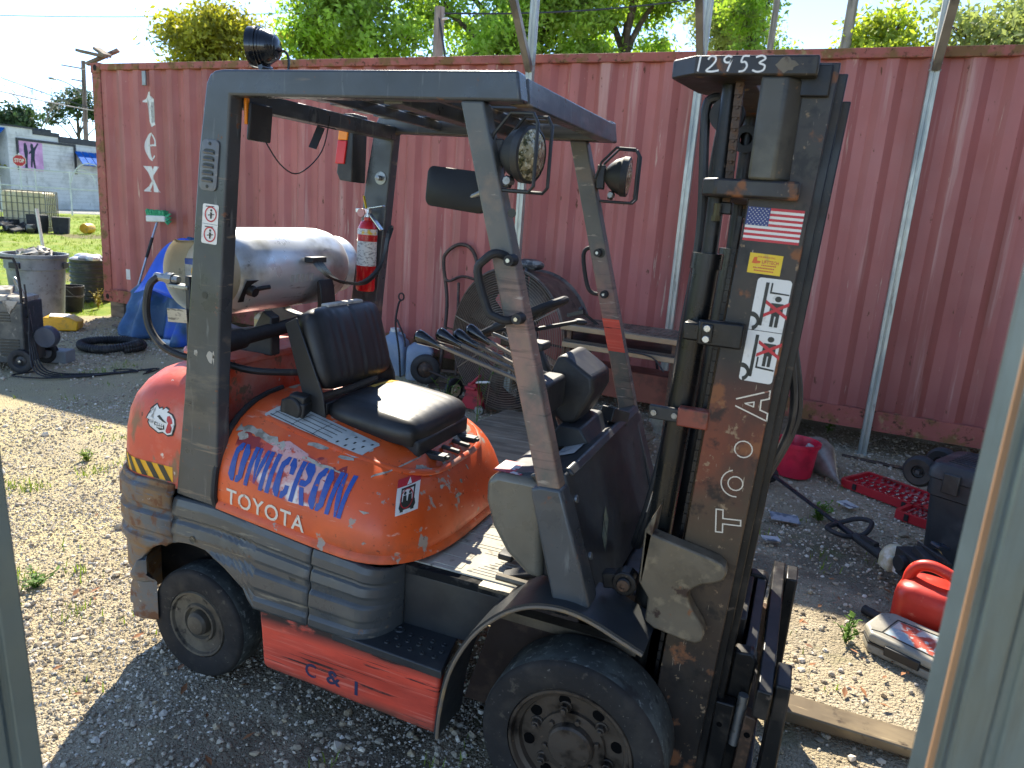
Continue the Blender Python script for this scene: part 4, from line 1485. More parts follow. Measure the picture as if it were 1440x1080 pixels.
# no riders label on the rear pillar
pu, pv = V(.062, 0, -.003).normalized(), V(.012, 0, .118).normalized()
po = V(.097, -.4822, 1.567)
def pst(poly, m, nm, off, par=None):
    return MB().poly([tuple(po + pu * p[0] + pv * p[1] - V(0, off, 0)) for p in poly]).build(nm, m, par or FK, flat=True)
nr_ = pst(rrect(0, .062, 0, .12, .006, 3), PVC_W, 'no_riders_label', .0012)
pst([(0.002, .0595), (.060, .0595), (.060, .0605), (.002, .0605)], PVC_K, 'label_rule', .0018, nr_)
for yc in (.029, .090):
    for f in [0]:
        vs, fs = stroke([(.033 + .0215 * math.cos(R(a)), yc + .0215 * math.sin(R(a))) for a in range(0, 361, 18)], .004)
        for q in fs:
            pst([vs[i] for i in q], PVC_R, 'label_ring', .0024, nr_)
    pst([(.019, yc + .013), (.0165, yc + .0155), (.047, yc - .012), (.049, yc - .0145)], PVC_R, 'label_slash', .0027, nr_)
    pst([(.031, yc - .013), (.037, yc - .013), (.038, yc + .006), (.030, yc + .006)], PVC_K, 'label_person', .002, nr_)
    pst([(.034 + .004 * math.cos(R(45 * k)), yc + .012 + .004 * math.sin(R(45 * k))) for k in range(8)], PVC_K, 'label_person', .002, nr_)
    pst([(.022, yc - .005), (.046, yc - .001), (.046, yc + .002), (.022, yc - .002)], PVC_K, 'label_fork', .0021, nr_)
    pst([(.012, yc + .021), (.045, yc + .023), (.045, yc + .025), (.012, yc + .024)], PVC_K, 'label_fork', .0021, nr_)
for k, (x, z, w_, h_) in enumerate(((.052, 1.20, .022, .03), (.105, 1.185, .034, .05), (.128, 1.182, .012, .05))):
    MB().poly([(x + p[0], -.4826, z + p[1]) for p in blobpoly(10, w_, h_, k + 20, .5)]).build('torn_tape', WHITE_CHIP, FK, flat=True)

# ------------------------------------------------------------------ round work light on the roof, tail lights, head lights
LENS = mat('lamp_glass', lin('b9b08a'), .12, .6, layers=[L(lin('4d5030'), 60, .45, .6, 3), L(lin('e8e4c8'), 90, .56, .64, 2)], bump=(120, .9, .004), var=.2, coat=.8)
GLOSSK = mat('glossy_black_plastic', lin('121314'), .22, var=.1, coat=.3)
wl = MB()
wc, wd_ = V(.185, -.30, 2.165), V(-.85, -.28, -.05).normalized()
wl.lathe(wc, wd_, [(.0, -.052), (.022, -.052), (.036, -.042), (.050, -.016), (.056, .012), (.060, .018), (.060, .036), (.054, .038)], 30, caps=False)
WL = wl.build('work_light', GLOSSK, FK, ang=40)
MB().lathe(wc, wd_, [(.054, .038), (.04, .043), (.0, .046)], 30, caps=False).build('lens', LENS, WL)
fn = MB()
for k in range(7):
    h = -.044 + k * .0085
    fn.lathe(wc, wd_, [(.030 + k * .0038, h), (.036 + k * .0042, h), (.036 + k * .0042, h + .003), (.030 + k * .0038, h + .003)], 26, caps=False)
fn.build('cooling_fins', GLOSSK, WL)
m_ = MB()
m_.beam((.195, -.30, 2.07), (.195, -.30, 2.125), .04, .006, (1, 0, 0)).cyl((.195, -.325, 2.105), (.195, -.275, 2.105), .009)
m_.tube(spline([(.225, -.29, 2.15), (.262, -.29, 2.155), (.275, -.29, 2.12), (.270, -.30, 2.07)], 5), .004, 6)
m_.build('light_bracket', GLOSSK, WL)


def tail_light(y, sd):
    # long box on the inside rear of the pillar, lenses facing backwards
    z0, z1 = 1.80, 2.06
    x0 = .075
    m = MB()
    m.prism([(x0 - .075, z0 + .03), (x0 - .06, z0), (x0, z0 - .005), (x0 + .005, z1), (x0 - .045, z1)], 'y', y - .045, y + .055)
    t = m.build('tail_light', DARK, FK, .005)
    def lens(za, zb, mm, nm):
        f = lambda z: x0 - .075 + .030 * (z - z0 - .03) / (z1 - z0 - .03)
        q = MB()
        q.prism([(f(za) - .008, za), (f(zb) - .008, zb), (f(zb) + .036, zb), (f(za) + .036, za)], 'y', y - .052, y + .03)
        q.build(nm, mm, t, .003)
    lens(1.865, 1.955, REDL, 'red_lens')
    lens(1.957, 2.05, AMBER, 'amber_lens')
    return t


tail_light(.395, 1)
m_ = MB()
m_.box((.235, -.375, 1.935), (.012, .10, .11), (0, .1, 0))
bk_ = m_.build('tail_light', DARK, FK, .006)
MB().bx(.222, .231, -.43, -.412, 1.925, 2.0).build('amber_lens', AMBER, bk_, .003)
m_ = MB()
m_.lathe((.165, .424, 1.82), (0, -1, 0), [(.026, 0), (.026, .003), (.010, .004), (.010, .03), (.0, .032)], 20, caps=False)
m_.build('horn_button', STEEL, FK)
MB().tube(spline([(.23, -.36, 1.90), (.25, -.30, 1.82), (.26, -.22, 1.80), (.26, -.1, 1.88), (.255, -.05, 2.0)], 5), .0022, 5).build('loose_wire', BLACK, FK)
m_ = MB()
m_.beam((.27, -.12, 1.955), (.255, -.145, 1.885), .03, .004, (0, 1, 0)).beam((.28, -.15, 1.957), (.28, -.05, 1.957), .004, .004)
m_.build('hanging_clip', DARK, FK)


def head_light(p, sd):
    p = V(*p)
    d = V(.97, -.20, -.06).normalized() if sd < 0 else V(.99, .10, -.05).normalized()
    r = .071
    m = MB()
    m.lathe(p, d, [(.0, -.066), (.02, -.066), (.04, -.050), (.057, -.030), (r - .004, -.004), (r, 0), (r, .020), (r - .007, .023)], 30, caps=False)
    h = m.build('headlight', DARK, FK, ang=40)
    MB().lathe(p, d, [(r - .007, .021), (.035, .030), (.0, .033)], 30, caps=False).build('lens', LENS, h)
    cg = MB()
    sdv = d.cross(V(0, 0, 1)).normalized()
    for s_ in (-.034, .034):
        pts = []
        for (a, b) in ((-.105, -.02), (-.085, .04), (-.03, .095), (.045, .096), (.060, .075), (.060, -.075), (.045, -.09), (-.08, -.095)):
            pts.append(p + d * (a * .9) + sdv * s_ + V(0, 0, b))
        cg.tube(pts, .0048, 7)
    cg.build('wire_guard', DARK, h)
    b = MB()
    q = p - d * .07
    b.box(q + V(-.012, .01, -.01), (.03, .05, .085), (0, 0, .2))
    b.beam(p + V(-.03, -.02, -.055), p + V(-.035, -.02, -.085), .022, .018, (1, 0, 0))
    b.build('bracket', DARK, h, .004)
    MB().cyl(p + V(-.03, -.04, -.068), p + V(-.03, -.006, -.068), .011, n=8).build('bolt', STEEL, h, .001)
    return h


head_light((1.135, -.445, 1.872), -1)
head_light((1.168, .452, 1.878), 1)
# mirror
m_ = MB()
ms = rrect(-.105, .105, -.055, .055, .022, 5)
mr = Euler((0, R(4), R(-12))).to_matrix()
mc = V(.908, -.37, 1.777)
for yy in (0,):
    m_.grid([[tuple(mc + mr @ V(p[0] * k, dy, p[1] * k)) for p in ms] for (k, dy) in ((.9, .018), (1, .010), (1, -.004), (.97, -.006))], closed=True)
    m_.poly([tuple(mc + mr @ V(p[0] * .97, -.006, p[1] * .97)) for p in ms])
    m_.poly([tuple(mc + mr @ V(p[0] * .9, .018, p[1] * .9)) for p in ms])
mi = m_.build('mirror', mat('matte_black_mirror_back', (.006, .006, .007), .55, var=.1, spec=.3), FK, ang=40)
MB().cyl(mc + V(.045, -.006, -.02), V(1.085, -.44, 1.80), .007, .010, 10).build('mirror_arm', STEEL, mi)
MB().lathe(mc + V(.04, -.006, -.02), (0, -1, 0), [(.016, 0), (.012, .006), (0, .008)], 12).build('mirror_knuckle', GLOSSK, mi)

# grab handles
for sd, pts in ((-1, [(1.130, -.465, 1.607), (1.098, -.50, 1.622), (1.070, -.505, 1.605), (1.050, -.505, 1.57), (1.085, -.505, 1.475), (1.112, -.505, 1.458), (1.14, -.50, 1.452), (1.163, -.465, 1.460)]), (1, [(1.105, .455, 1.60), (1.07, .46, 1.615), (1.045, .46, 1.585), (1.07, .46, 1.475), (1.10, .46, 1.445), (1.145, .455, 1.450)])):
    h = MB().tube(spline(pts, 4), .0115 if sd < 0 else .008, 10).build('grab_handle', BLACK, FK)
    for p in (pts[0], pts[-1]):
        q = MB().cyl((p[0] + .006, p[1] - .012 * 1, p[2]), (p[0] + .006, p[1] - .045, p[2]), .016, .014, 14)
        q.cyl((p[0] + .006, p[1] - .045, p[2]), (p[0] + .006, p[1] - .0485, p[2]), .006, .005, 8)
        q.build('handle_boss', BLACK, h)
        MB().cyl((p[0] + .006, p[1] - .0485, p[2]), (p[0] + .006, p[1] - .051, p[2]), .0062, .0055, 8).build('handle_screw', CHROME, h)

# ------------------------------------------------------------------ seat
PLEAT = .0022


def cushion(x0, x1, y0, y1, z0, z1, tilt, pleats, nm, m, rx=.04, dome=.012):
    """soft pad: rounded in plan, domed, with pleats running lengthwise"""
    mb = MB()
    N1, N2 = 26, 44
    rows_ = []
    for i in range(N1 + 1):
        u = i / N1
        r = []
        for k in range(N2 + 1):
            v = k / N2
            r.append((u, v))
        rows_.append(r)

    def top(u, v):
        a, b = 2 * u - 1, 2 * v - 1
        e = (1 - abs(a) ** 7) * (1 - abs(b) ** 7)
        z = z1 - (z1 - z0) * .42 * (1 - max(0, e)) ** 1.5 + dome * (1 - a * a) * (1 - b * b)
        if pleats and abs(b) < .92 and abs(a) < .86:
            ph = (v * pleats) % 1
            z -= PLEAT * math.exp(-((min(ph, 1 - ph)) / .07) ** 2)
        return z

    def side(u, v, s):
        return None
    T = [[(x0 + (x1 - x0) * u, y0 + (y1 - y0) * v, top(u, v)) for (u, v) in r] for r in rows_]
    B = [[(x0 + (x1 - x0) * (u * .96 + .02), y0 + (y1 - y0) * (v * .96 + .02), z0) for (u, v) in r] for r in rows_]
    mb.grid(T)
    mb.grid(B)
    per = [(i, 0) for i in range(N1)] + [(N1, k) for k in range(N2)] + [(i, N2) for i in range(N1, 0, -1)] + [(0, k) for k in range(N2, 0, -1)]
    ring_t = [T[i][k] for (i, k) in per]
    ring_b = [B[i][k] for (i, k) in per]
    cxx, cyy = (x0 + x1) / 2, (y0 + y1) / 2
    mid = [((a[0] + b[0]) / 2 + (a[0] - cxx) * .03, (a[1] + b[1]) / 2 + (a[1] - cyy) * .03, (a[2] + b[2]) / 2) for a, b in zip(ring_t, ring_b)]
    mb.grid([ring_t, mid, ring_b], closed=True)
    # corner rounding in plan
    hx, hy = (x1 - x0) / 2, (y1 - y0) / 2

    def rnd_(p):
        a, b = (p.x - cxx) / hx, (p.y - cyy) / hy
        k = 1 - .10 * (abs(a) ** 4) * (abs(b) ** 4)
        return V(cxx + a * hx * k, cyy + b * hy * k, p.z)
    mb.mapv(rnd_)
    return mb


q = cushion(-.185, .185, -.225, .225, -.045, .042, 0, 9, 'seat', VINYL)
Mx = Matrix.Translation((.545, -.0, 1.0)) @ Euler((0, R(6), 0)).to_matrix().to_4x4()
q.mapv(lambda p: Mx @ p)
seat = q.build('seat_cushion', VINYL, FK, ang=60)
PLEAT = .005
q = cushion(-.145, .148, -.222, .222, -.04, .034, 0, 10, 'back', VINYL)
Mb = Matrix.Translation((.295, 0, 1.225)) @ Euler((0, R(-106), 0)).to_matrix().to_4x4() @ Euler((0, 0, R(180))).to_matrix().to_4x4()
Mb = Matrix.Translation((.322, 0, 1.213)) @ Matrix(((-.29, 0, .957, 0), (0, -1, 0, 0), (.957, 0, .29, 0), (0, 0, 0, 1)))
q.mapv(lambda p: Mb @ p)
back = q.build('seat_back', VINYL, FK, ang=60)
m_ = MB()
for sd in (-1, 1):
    m_.prism([(.215, 1.30), (.262, 1.325), (.375, 1.07), (.39, .97), (.31, .96), (.29, 1.06)], 'y', sd * .228, sd * .236)
m_.bx(.33, .38, -.22, .22, .985, 1.04)
m_.build('seat_frame', DARK, FK, .003)
m_ = MB()
m_.bx(.36, .73, -.19, .19, .90, .96)
m_.build('seat_base', DARK, FK, .01)
for sd in (-1, 1):
    m_ = MB()
    m_.bx(.40, .80, sd * .12 - .02, sd * .12 + .02, .885, .905)
    m_.build('seat_rail', DARK, FK, .003)
for k in range(4):
    MB().box((.775, -.12 + k * .08, .899), (.07, .018, .012), (0, .12, 0)).build('deck_slot', PVC_K, FK, .003)
m_ = MB()
m_.box((.285, -.262, 1.01), (.09, .065, .075), (0, .1, .15)).box((.30, -.262, 1.055), (.06, .05, .03), (0, .1, .15)).cyl((.285, -.298, 1.02), (.285, -.225, 1.02), .042, n=20)
m_.build('belt_retractor', DARK, FK, .006)
m_ = MB()
m_.tube(spline([(.345, -.22, 1.055), (.37, -.1, 1.062), (.375, .02, 1.068), (.37, .1, 1.07)], 6), .013, 7)
m_.build('rope_edge', mat('frayed_cord', lin('3d362f'), .9, bump=(120, .8, .006)), FK)
def on_seat(poly, z, m, nm):
    mb = MB().poly([(p[0], p[1], 1.3) for p in poly])
    tr = bvh_of(seat)
    return project(mb, tr, (0, 0, -1), z, .02).build(nm, m, FK, flat=True)
on_seat([(.385, .02), (.375, .17), (.40, .2), (.435, .17), (.425, .06), (.43, .0)], .0015, FOAM, 'torn_foam')
on_seat([(.362, .03), (.358, .19), (.378, .19), (.384, .03)], .003, TAPE, 'seat_tape')
tr_b = bvh_of(back)
mb = MB().poly([(.6, -.08, 1.352), (.6, .10, 1.352), (.6, .09, 1.373), (.6, -.07, 1.373)])
m_ = MB()
m_.bx(.262, .295, -.10, .12, 1.348, 1.362)
m_.build('seat_tape', TAPE, FK, .004)

# ------------------------------------------------------------------ floor, pedals, dash
MB().bx(.74, 1.34, -.353, .353, .57, .598).build('floor_plate', FLOORD, FK, .003)
m_ = MB()
m_.bx(.80, 1.32, -.322, .322, .598, .604)
fm = m_.build('floor_mat', FLOORM, FK, .002)
rb_ = MB()
for k in range(7):
    y = -.30 + k * .018
    rb_.bx(.98 + .012 * k, 1.17, y, y + .006, .604, .6056)
for k in range(5):
    y = -.13 + k * .085
    rb_.bx(.85, 1.22, y, y + .008, .604, .6056)
    rb_.bx(.85, 1.22, y + .022, y + .03, .604, .6056)
for (x0, y0, w_, h_) in ((.86, -.30, .10, .05), (.86, -.23, .10, .05), (.98, -.16, .2, .02)):
    rb_.bx(x0, x0 + w_, y0, y0 + h_, .604, .6056)
rb_.build('mat_ribs', FLOORM, fm)
m_ = MB()
m_.beam((1.09, -.155, .66), (1.25, -.16, .70), .04, .012).beam((1.075, -.22, .635), (1.085, -.06, .65), .05, .02, (0, 0, 1))
m_.build('brake_pedal', BLACK, FK, .004)
m_ = MB()
m_.box((1.16, -.26, .625), (.14, .06, .015), (0, -.3, .1))
m_.build('accelerator_pedal', BLACK, FK, .004)

# sloping front dash plate that faces the mast
m_ = MB()
def dpl(y, z):
    return (1.322 + (1.02 - z) * .30, y, z)
pts = [dpl(-.43, 1.04), dpl(.43, 1.04), dpl(.462, .98), dpl(.462, .70), dpl(.40, .64), dpl(-.43, .64)]
bpts = [(p[0] - .02, p[1], p[2] - .004) for p in pts]
m_.add(pts + bpts, [tuple(range(6)), tuple(range(6, 12))[::-1]] + [(i, (i + 1) % 6, 6 + (i + 1) % 6, 6 + i) for i in range(6)])
m_.build('dash_front_plate', DASH, FK, .006)
m_ = MB()
dn = V(1, 0, .3).normalized()
for (y, z) in ((.30, .93), (.27, .90), (.34, .87), (.26, .835), (.22, .835), (-.02, .87), (.0, .83), (-.10, .85), (-.02, .79), (-.08, .77), (.01, .745)):
    p = V(*dpl(y, z))
    m_.lathe(p + dn * .0012, dn, [(.0001, 0), (.0075, 0)], 10, caps=False)
m_.build('plate_holes', PVC_K, FK)
for (y, z) in ((-.39, .96), (-.37, .79)):
    p = V(*dpl(y, z))
    MB().cyl(p, p + dn * .007, .012, .011, 10).build('plate_bolt', STEEL, FK, .001)
mb = MB().poly([tuple(V(*dpl(y, z)) + dn * .0015) for (y, z) in ((-.235, .80), (-.195, .83), (-.195, .775), (-.235, .745))])
mb.poly([tuple(V(*dpl(y, z)) + dn * .0015) for (y, z) in ((-.19, .835), (-.15, .86), (-.15, .815), (-.19, .785))])
mb.build('faded_sticker', mat('faded_olive_label', lin('7a7c62'), .6, layers=[L(lin('4d5248'), 30, .5, .62)]), FK, flat=True)
# dash body
m_ = MB()
bd = [(1.075, .955), (1.078, .90), (1.10, .83), (1.15, .755), (1.22, .70), (1.40, .66), (1.31, 1.02), (1.285, 1.035), (1.22, 1.005), (1.10, .985)]
m_.prism(bd, 'y', -.375, .40)
m_.build('dash_body', DARK, FK, .018, seg=4)
for sd in (-1, 1):
    m_ = MB()
    cvp = [(1.068, .962), (1.07, .90), (1.095, .825), (1.145, .75), (1.215, .695), (1.262, .69), (1.24, .99), (1.10, .99)]
    m_.prism(cvp, 'y', sd * .33, sd * .40)
    m_.build('dash_side_cover', mat('olive_dash_cover', lin('6a665a'), .28, layers=[L(lin('56534a'), 4, .45, .65)], var=.06), FK, .02, seg=4)
MB().poly([(1.08, -.38, .9915), (1.08, -.28, .9915), (1.17, -.28, .9925), (1.17, -.385, .9925)]).build('red_white_label', mat('red_white_print', lin('c9c3c0'), .5, layers=[L(lin('b02a3a'), 26, .47, .52, 3)]), FK, flat=True)
m_ = MB()
m_.prism([(1.20, 1.005), (1.315, 1.05), (1.335, 1.03), (1.22, .985)], 'y', -.40, .42)
m_.prism([(1.14, 1.0), (1.19, 1.085), (1.26, 1.085), (1.30, 1.03)], 'y', -.13, .13)
m_.build('dash_top_cover', DASH, FK, .006)
mb = MB().poly([(1.215, -.24, 1.016), (1.215, -.06, 1.016), (1.28, -.06, 1.041), (1.28, -.24, 1.041)])
mb.build('paper_label', mat('white_printed_label', lin('c3c5c3'), .5, layers=[L(lin('7d8284'), 40, .55, .62, 3)]), FK, flat=True)
m_ = MB()
gm = Euler((0, R(24), 0)).to_matrix()
gb = [(-.06, -.085), (.055, -.10), (.085, -.07), (.085, .045), (.06, .085), (-.05, .10), (-.07, .085)]
m_.prism(gb, 'y', -.095, .115)
m_.mapv(lambda p: gm @ p + V(1.185, .0, 1.19))
m_.build('instrument_box', DARK, FK, .012, seg=3)
m_ = MB()
m_.bx(1.17, 1.23, -.03, .07, 1.06, 1.14).beam((1.12, -.1, 1.2), (1.2, -.12, 1.02), .012, .012).beam((1.28, .12, 1.08), (1.31, .24, 1.04), .05, .05)
m_.tube(spline([(1.10, -.11, 1.26), (1.10, -.16, 1.20), (1.13, -.17, 1.12), (1.15, -.15, 1.05)], 4), .007, 6)
m_.build('column_bracket', DARK, FK, .004)
# steering wheel
m_ = MB()
sn = V(-.48, 0, .877).normalized()
sx, sy = V(.877, 0, .48).normalized(), V(0, 1, 0)
sc_ = V(.985, .02, 1.385)
m_.tube([sc_ + sx * math.cos(R(10 * k)) * .155 + sy * math.sin(R(10 * k)) * .155 for k in range(36)], .0125, 10, closed=True)
sw = m_.build('steering_wheel', BLACK, FK)
m_ = MB()
for a in (90, 215, 325):
    m_.beam(sc_ - sn * .025, sc_ + sx * math.cos(R(a)) * .15 + sy * math.sin(R(a)) * .15, .026, .012, sn)
m_.lathe(sc_ - sn * .04, sn, [(.0, 0), (.032, 0), (.036, .012), (.030, .026), (.0, .03)], 18)
m_.build('wheel_spokes', BLACK, sw, .003)
m_ = MB()
m_.cyl(sc_ - sn * .04, V(1.17, .02, 1.05), .022, .026, 14)
m_.build('steering_column', DARK, FK)
m_ = MB()
kn_ = sc_ + sx * math.cos(R(-28)) * .155 + sy * math.sin(R(-28)) * .155
m_ = MB()
m_.beam(sc_ - sn * .05 + V(.0, .06, 0), sc_ - sn * .045 + V(.11, .19, .02), .012, .012).ball(sc_ - sn * .045 + V(.12, .2, .02), (.026, .018, .012))
m_.build('direction_lever', BLACK, FK)
# hydraulic levers
tips = [(.778, -.305, 1.336), (.825, -.255, 1.342), (.862, -.21, 1.338), (.880, -.160, 1.350)]
for i, (x, y, z) in enumerate(tips):
    e = V(1.19, y + .02, 1.225)
    a = V(x, y, z)
    d = (e - a).normalized()
    m_ = MB()
    m_.beam(a + d * .05, e, .016, .010, (0, 0, 1))
    lv_ = m_.build('hydraulic_lever', mat('dusty_lever_steel', lin('6d6357'), .5, .3, layers=[L(lin('423b34'), 10, .5, .66, 6, (.2, 1, 1))]) if i == 0 else lv_.data.materials[0], FK, .002)
    k = MB()
    k.lathe(a - d * .012, d, [(.0, -.004), (.012, -.002), (.019, .006), (.0195, .018), (.015, .04), (.010, .065), (.009, .085), (.0, .085)], 16)
    k.mapv(lambda p: V(p.x, p.y, z + (p.z - z) * 1.15))
    k.build('lever_knob', GLOSSK, lv_, ang=60)
m_ = MB()
m_.bx(1.135, 1.20, -.30, -.12, 1.15, 1.25).bx(1.15, 1.19, -.25, -.16, 1.0, 1.15)
m_.build('lever_console', DARK, FK, .01)
MB().bx(.95, 1.10, -.08, .0, 1.30, 1.325).build('column_shroud', DARK, FK, .006)
MB().tube(spline([(1.04, -.06, 1.30), (.94, -.09, 1.335), (.93, -.095, 1.336)], 4), .006, 6).build('turn_lever', STEEL, FK)

# ------------------------------------------------------------------ mast
def crail(x0, x1, y0, y1, z0, z1, sd, tk=.018):
    """C channel, web on the y0 side, flanges reaching to y1"""
    p = [(x0, y0), (x1, y0), (x1, y1), (x1 - tk, y1), (x1 - tk, y0 + tk), (x0 + tk, y0 + tk), (x0 + tk, y1), (x0, y1)]
    if sd > 0:
        p = [(x, -y) for (x, y) in p]
    return MB().prism(p, 'z', z0, z1)


SH = .045


def lean(mb, zr=1.75):
    """the mast stands tilted forwards by a few degrees"""
    return mb.mapv(lambda p: V(p.x + (p.z - zr) * SH, p.y, p.z))


rails = {}
for sd in (-1, 1):
    rails[sd] = lean(crail(1.683, 1.828, -.360, -.275, .055, 2.105, sd)).build('mast_outer_rail', MAST, FK, .003)
    lean(crail(1.705, 1.848, -.340, -.262, .075, 2.085, sd, .012)).build('mast_middle_rail', MAST2, FK, .003)
    lean(crail(1.735, 1.866, -.316, -.245, .10, 2.03, sd, .012)).build('mast_inner_rail', MAST2, FK, .003)
# top tie plate with the hand painted number
m_ = MB()
m_.prism([(1.80, -.412), (1.53, -.412), (1.468, -.36), (1.50, -.16), (1.58, -.04), (1.58, .04), (1.50, .16), (1.468, .36), (1.53, .412), (1.80, .412), (1.80, .30), (1.66, .28), (1.66, -.28), (1.80, -.30)], 'z', 2.068, 2.112)
m_.build('top_tie_plate', MAST, FK, .005)
for i, (ch, x0, w_) in enumerate((('1', 1.535, .011), ('2', 1.556, .030), ('9', 1.592, .024), ('5', 1.628, .024), ('3', 1.660, .030))):
    ST = {'1': [(.6, 1.05), (.3, 0)], '2': [(.1, .78), (.3, 1), (.62, .95), (.68, .7), (.4, .35), (.05, .05), (.5, .0), (1, .08)], '9': [(.85, .9), (.5, 1.02), (.15, .82), (.3, .6), (.7, .62), (.88, .9), (.7, .4), (.55, 0)], '5': [(.95, 1), (.4, .98), (.25, .62), (.6, .62), (.8, .38), (.6, .08), (.1, .0)], '3': [(.15, .92), (.6, 1.02), (.85, .82), (.45, .56), (.85, .4), (.8, .1), (.4, -.02), (.0, .1)]}
    pts = [(p[0], p[2]) for p in spline([(a * w_, 0, b * .033) for (a, b) in ST[ch]], 4)]
    vs, fs = stroke(pts, .0042)
    dec(vs, fs, (x0, -.412, 2.076), (1, 0, 0), (0, 0, 1), 'painted_number', CHALK, off=.0009)
MB().poly([(1.705 + p[0], -.4132, 2.068 + p[1]) for p in blobpoly(14, .055, .044, 91, .5)]).build('rust_patch', BRKT, FK, flat=True)
m_ = MB()
m_.prism([(1.682, -.408), (1.738, -.408), (1.752, -.396), (1.775, -.362), (1.682, -.362)], 'z', 1.842, 2.068)
m_.build('stay_column', mat('green_grey_steel', lin('413f38'), .5, .2, layers=[L(lin('5a584c'), 6, .5, .68, 8), L(lin('2a2a26'), 14, .58, .68, 9), L(lin('84684c'), 30, .65, .7, 8)], bump=(60, .1, .002)), FK, .006)
m_ = MB()
m_.prism([(1.80, -.405), (1.61, -.405), (1.575, -.37), (1.575, .37), (1.61, .405), (1.80, .405), (1.80, .362), (1.655, .345), (1.655, -.345), (1.80, -.362)], 'z', 1.80, 1.842)
m_.build('upper_cross_plate', MAST, FK, .006)
MB().bx(1.76, 1.83, -.372, -.361, 2.03, 2.10).build('bolt_pad', MAST2, FK, .004)
# lift cylinders, hoses, chains
for sd in (-1, 1):
    c = MB()
    c.cyl((1.602, sd * .285, .10), (1.602, sd * .285, 1.62), .036, n=24)
    c.cyl((1.602, sd * .285, 1.62), (1.602, sd * .285, 1.66), .041, .041, 24)
    lean(c, 1.72)
    cy_ = c.build('lift_cylinder', mat('black_cylinder_paint', lin('131415'), .3, .2, layers=[L(lin('2a2a26'), 6, .5, .66, 8, (1, 1, .2))]) if sd < 0 else cy_.data.materials[0], FK, ang=40)
    MB().cyl((1.602, sd * .285, 1.66), (1.602, sd * .285, 2.07), .021, n=18).build('piston_rod', MAST2, cy_)
    MB().cyl((1.612, sd * .325, 1.755), (1.612, sd * .325, 1.785), .009, n=8).cyl((1.612, sd * .325, 1.742), (1.612, sd * .325, 1.755), .012, n=6).build('hose_fitting', mat('yellow_passivated_brass', lin('4a442e'), .4, .6), cy_)
    # chain of link plates
    ch = MB()
    for k in range(22):
        z = 2.06 - .0125 * k
        y = -.325 + .002 * k
        for yy in ((-.012, 0, .012) if k % 2 else (-.007, .007)):
            ch.box((1.628, sd * -(y + yy), z), (.019, .0036, .0175))
        ch.cyl((1.628, -sd * (y - .015), z), (1.628, -sd * (y + .015), z), .0036, n=6)
    ch.build('lift_chain', CHAIN, FK)
    MB().box((1.630, sd * .288, 1.775), (.03, .03, .03)).build('chain_anchor', MAST2, FK, .003)
    MB().lathe((1.60, sd * .245, 2.0), (0, sd, 0), [(.02, 0), (.042, 0), (.042, .004), (.034, .008), (.034, .028), (.042, .032), (.042, .036), (.02, .036)], 28, caps=False).build('hose_pulley', MAST2, FK)
    # a second chain down the inside of the rail
    ch = MB()
    for k in range(100):
        ch.box((1.668, sd * .30, 1.75 - .0155 * k), (.010, .010 if k % 2 else .018, .015))
    lean(ch)
    ch.build('inner_chain', MAST2, FK)
HA = [(1.575, -.25, 2.045), (1.545, -.25, 2.03), (1.548, -.25, 1.95), (1.568, -.25, 1.705), (1.556, -.25, 1.437), (1.548, -.25, 1.174), (1.523, -.25, .955), (1.49, -.22, .80), (1.47, -.1, .74)]
HB = [(1.62, -.27, 2.05), (1.60, -.27, 2.03), (1.595, -.27, 1.85), (1.590, -.27, 1.538), (1.578, -.27, 1.179), (1.541, -.27, .98), (1.51, -.25, .82), (1.48, -.12, .74)]
HOSE = mat('black_hydraulic_hose', lin('1f2021'), .5, layers=[L(lin('4a4844'), 20, .56, .7, 6, (1, 1, .2))], bump=(160, .1, .001))
MB().tube(spline(HA, 6), .0125, 10).build('hydraulic_hose', HOSE, FK)
hb_ = MB().tube(spline(HB, 6), .0125, 10).build('hydraulic_hose', HOSE, FK)
st_ = spline(HB, 6)
sv_ = MB()
sv_.tube([(p[0] - .0085, p[1] - .0095, p[2]) for p in st_[4:-10]], .0022, 5)
sv_.build('hose_stripe', mat('hose_print', lin('a59a8a'), .7), hb_)
for dx in (0, .02):
    MB().tube(spline([(1.585 + dx, -.21, 2.04), (1.57 + dx, -.2, 1.8), (1.57 + dx, -.2, 1.2), (1.55 + dx, -.19, .9), (1.5 + dx, -.08, .74)], 6), .011, 8).build('hydraulic_hose', HOSE, FK)
# clamps
m_ = MB()
m_.bx(1.612, 1.722, -.392, -.361, 1.437, 1.50).bx(1.575, 1.62, -.388, -.25, 1.445, 1.49)
cl_ = m_.build('cylinder_clamp', MAST2, FK, .005)
MB().bx(1.622, 1.65, -.398, -.392, 1.445, 1.492).build('clamp_pad', MAST2, cl_, .003)
for z in (1.455, 1.482):
    MB().cyl((1.636, -.398, z), (1.636, -.408, z), .0095, .009, 8).build('clamp_bolt', CHROME, cl_, .001)
m_ = MB()
m_.bx(1.585, 1.665, -.366, -.33, 1.212, 1.262)
hc = m_.build('hose_clamp', mat('red_primer_steel', lin('7a3a2a'), .55, layers=[L(lin('3a2c26'), 12, .54, .66, 8)]), FK, .004)
MB().bx(1.505, 1.592, -.345, -.33, 1.214, 1.252).build('clamp_strap', DARK, hc, .004)
for x in (1.52, 1.575):
    MB().cyl((x, -.345, 1.233), (x, -.352, 1.233), .0085, .008, 8).cyl((x, -.352, 1.233), (x, -.354, 1.233), .004, n=6).build('clamp_bolt', STEEL, hc)

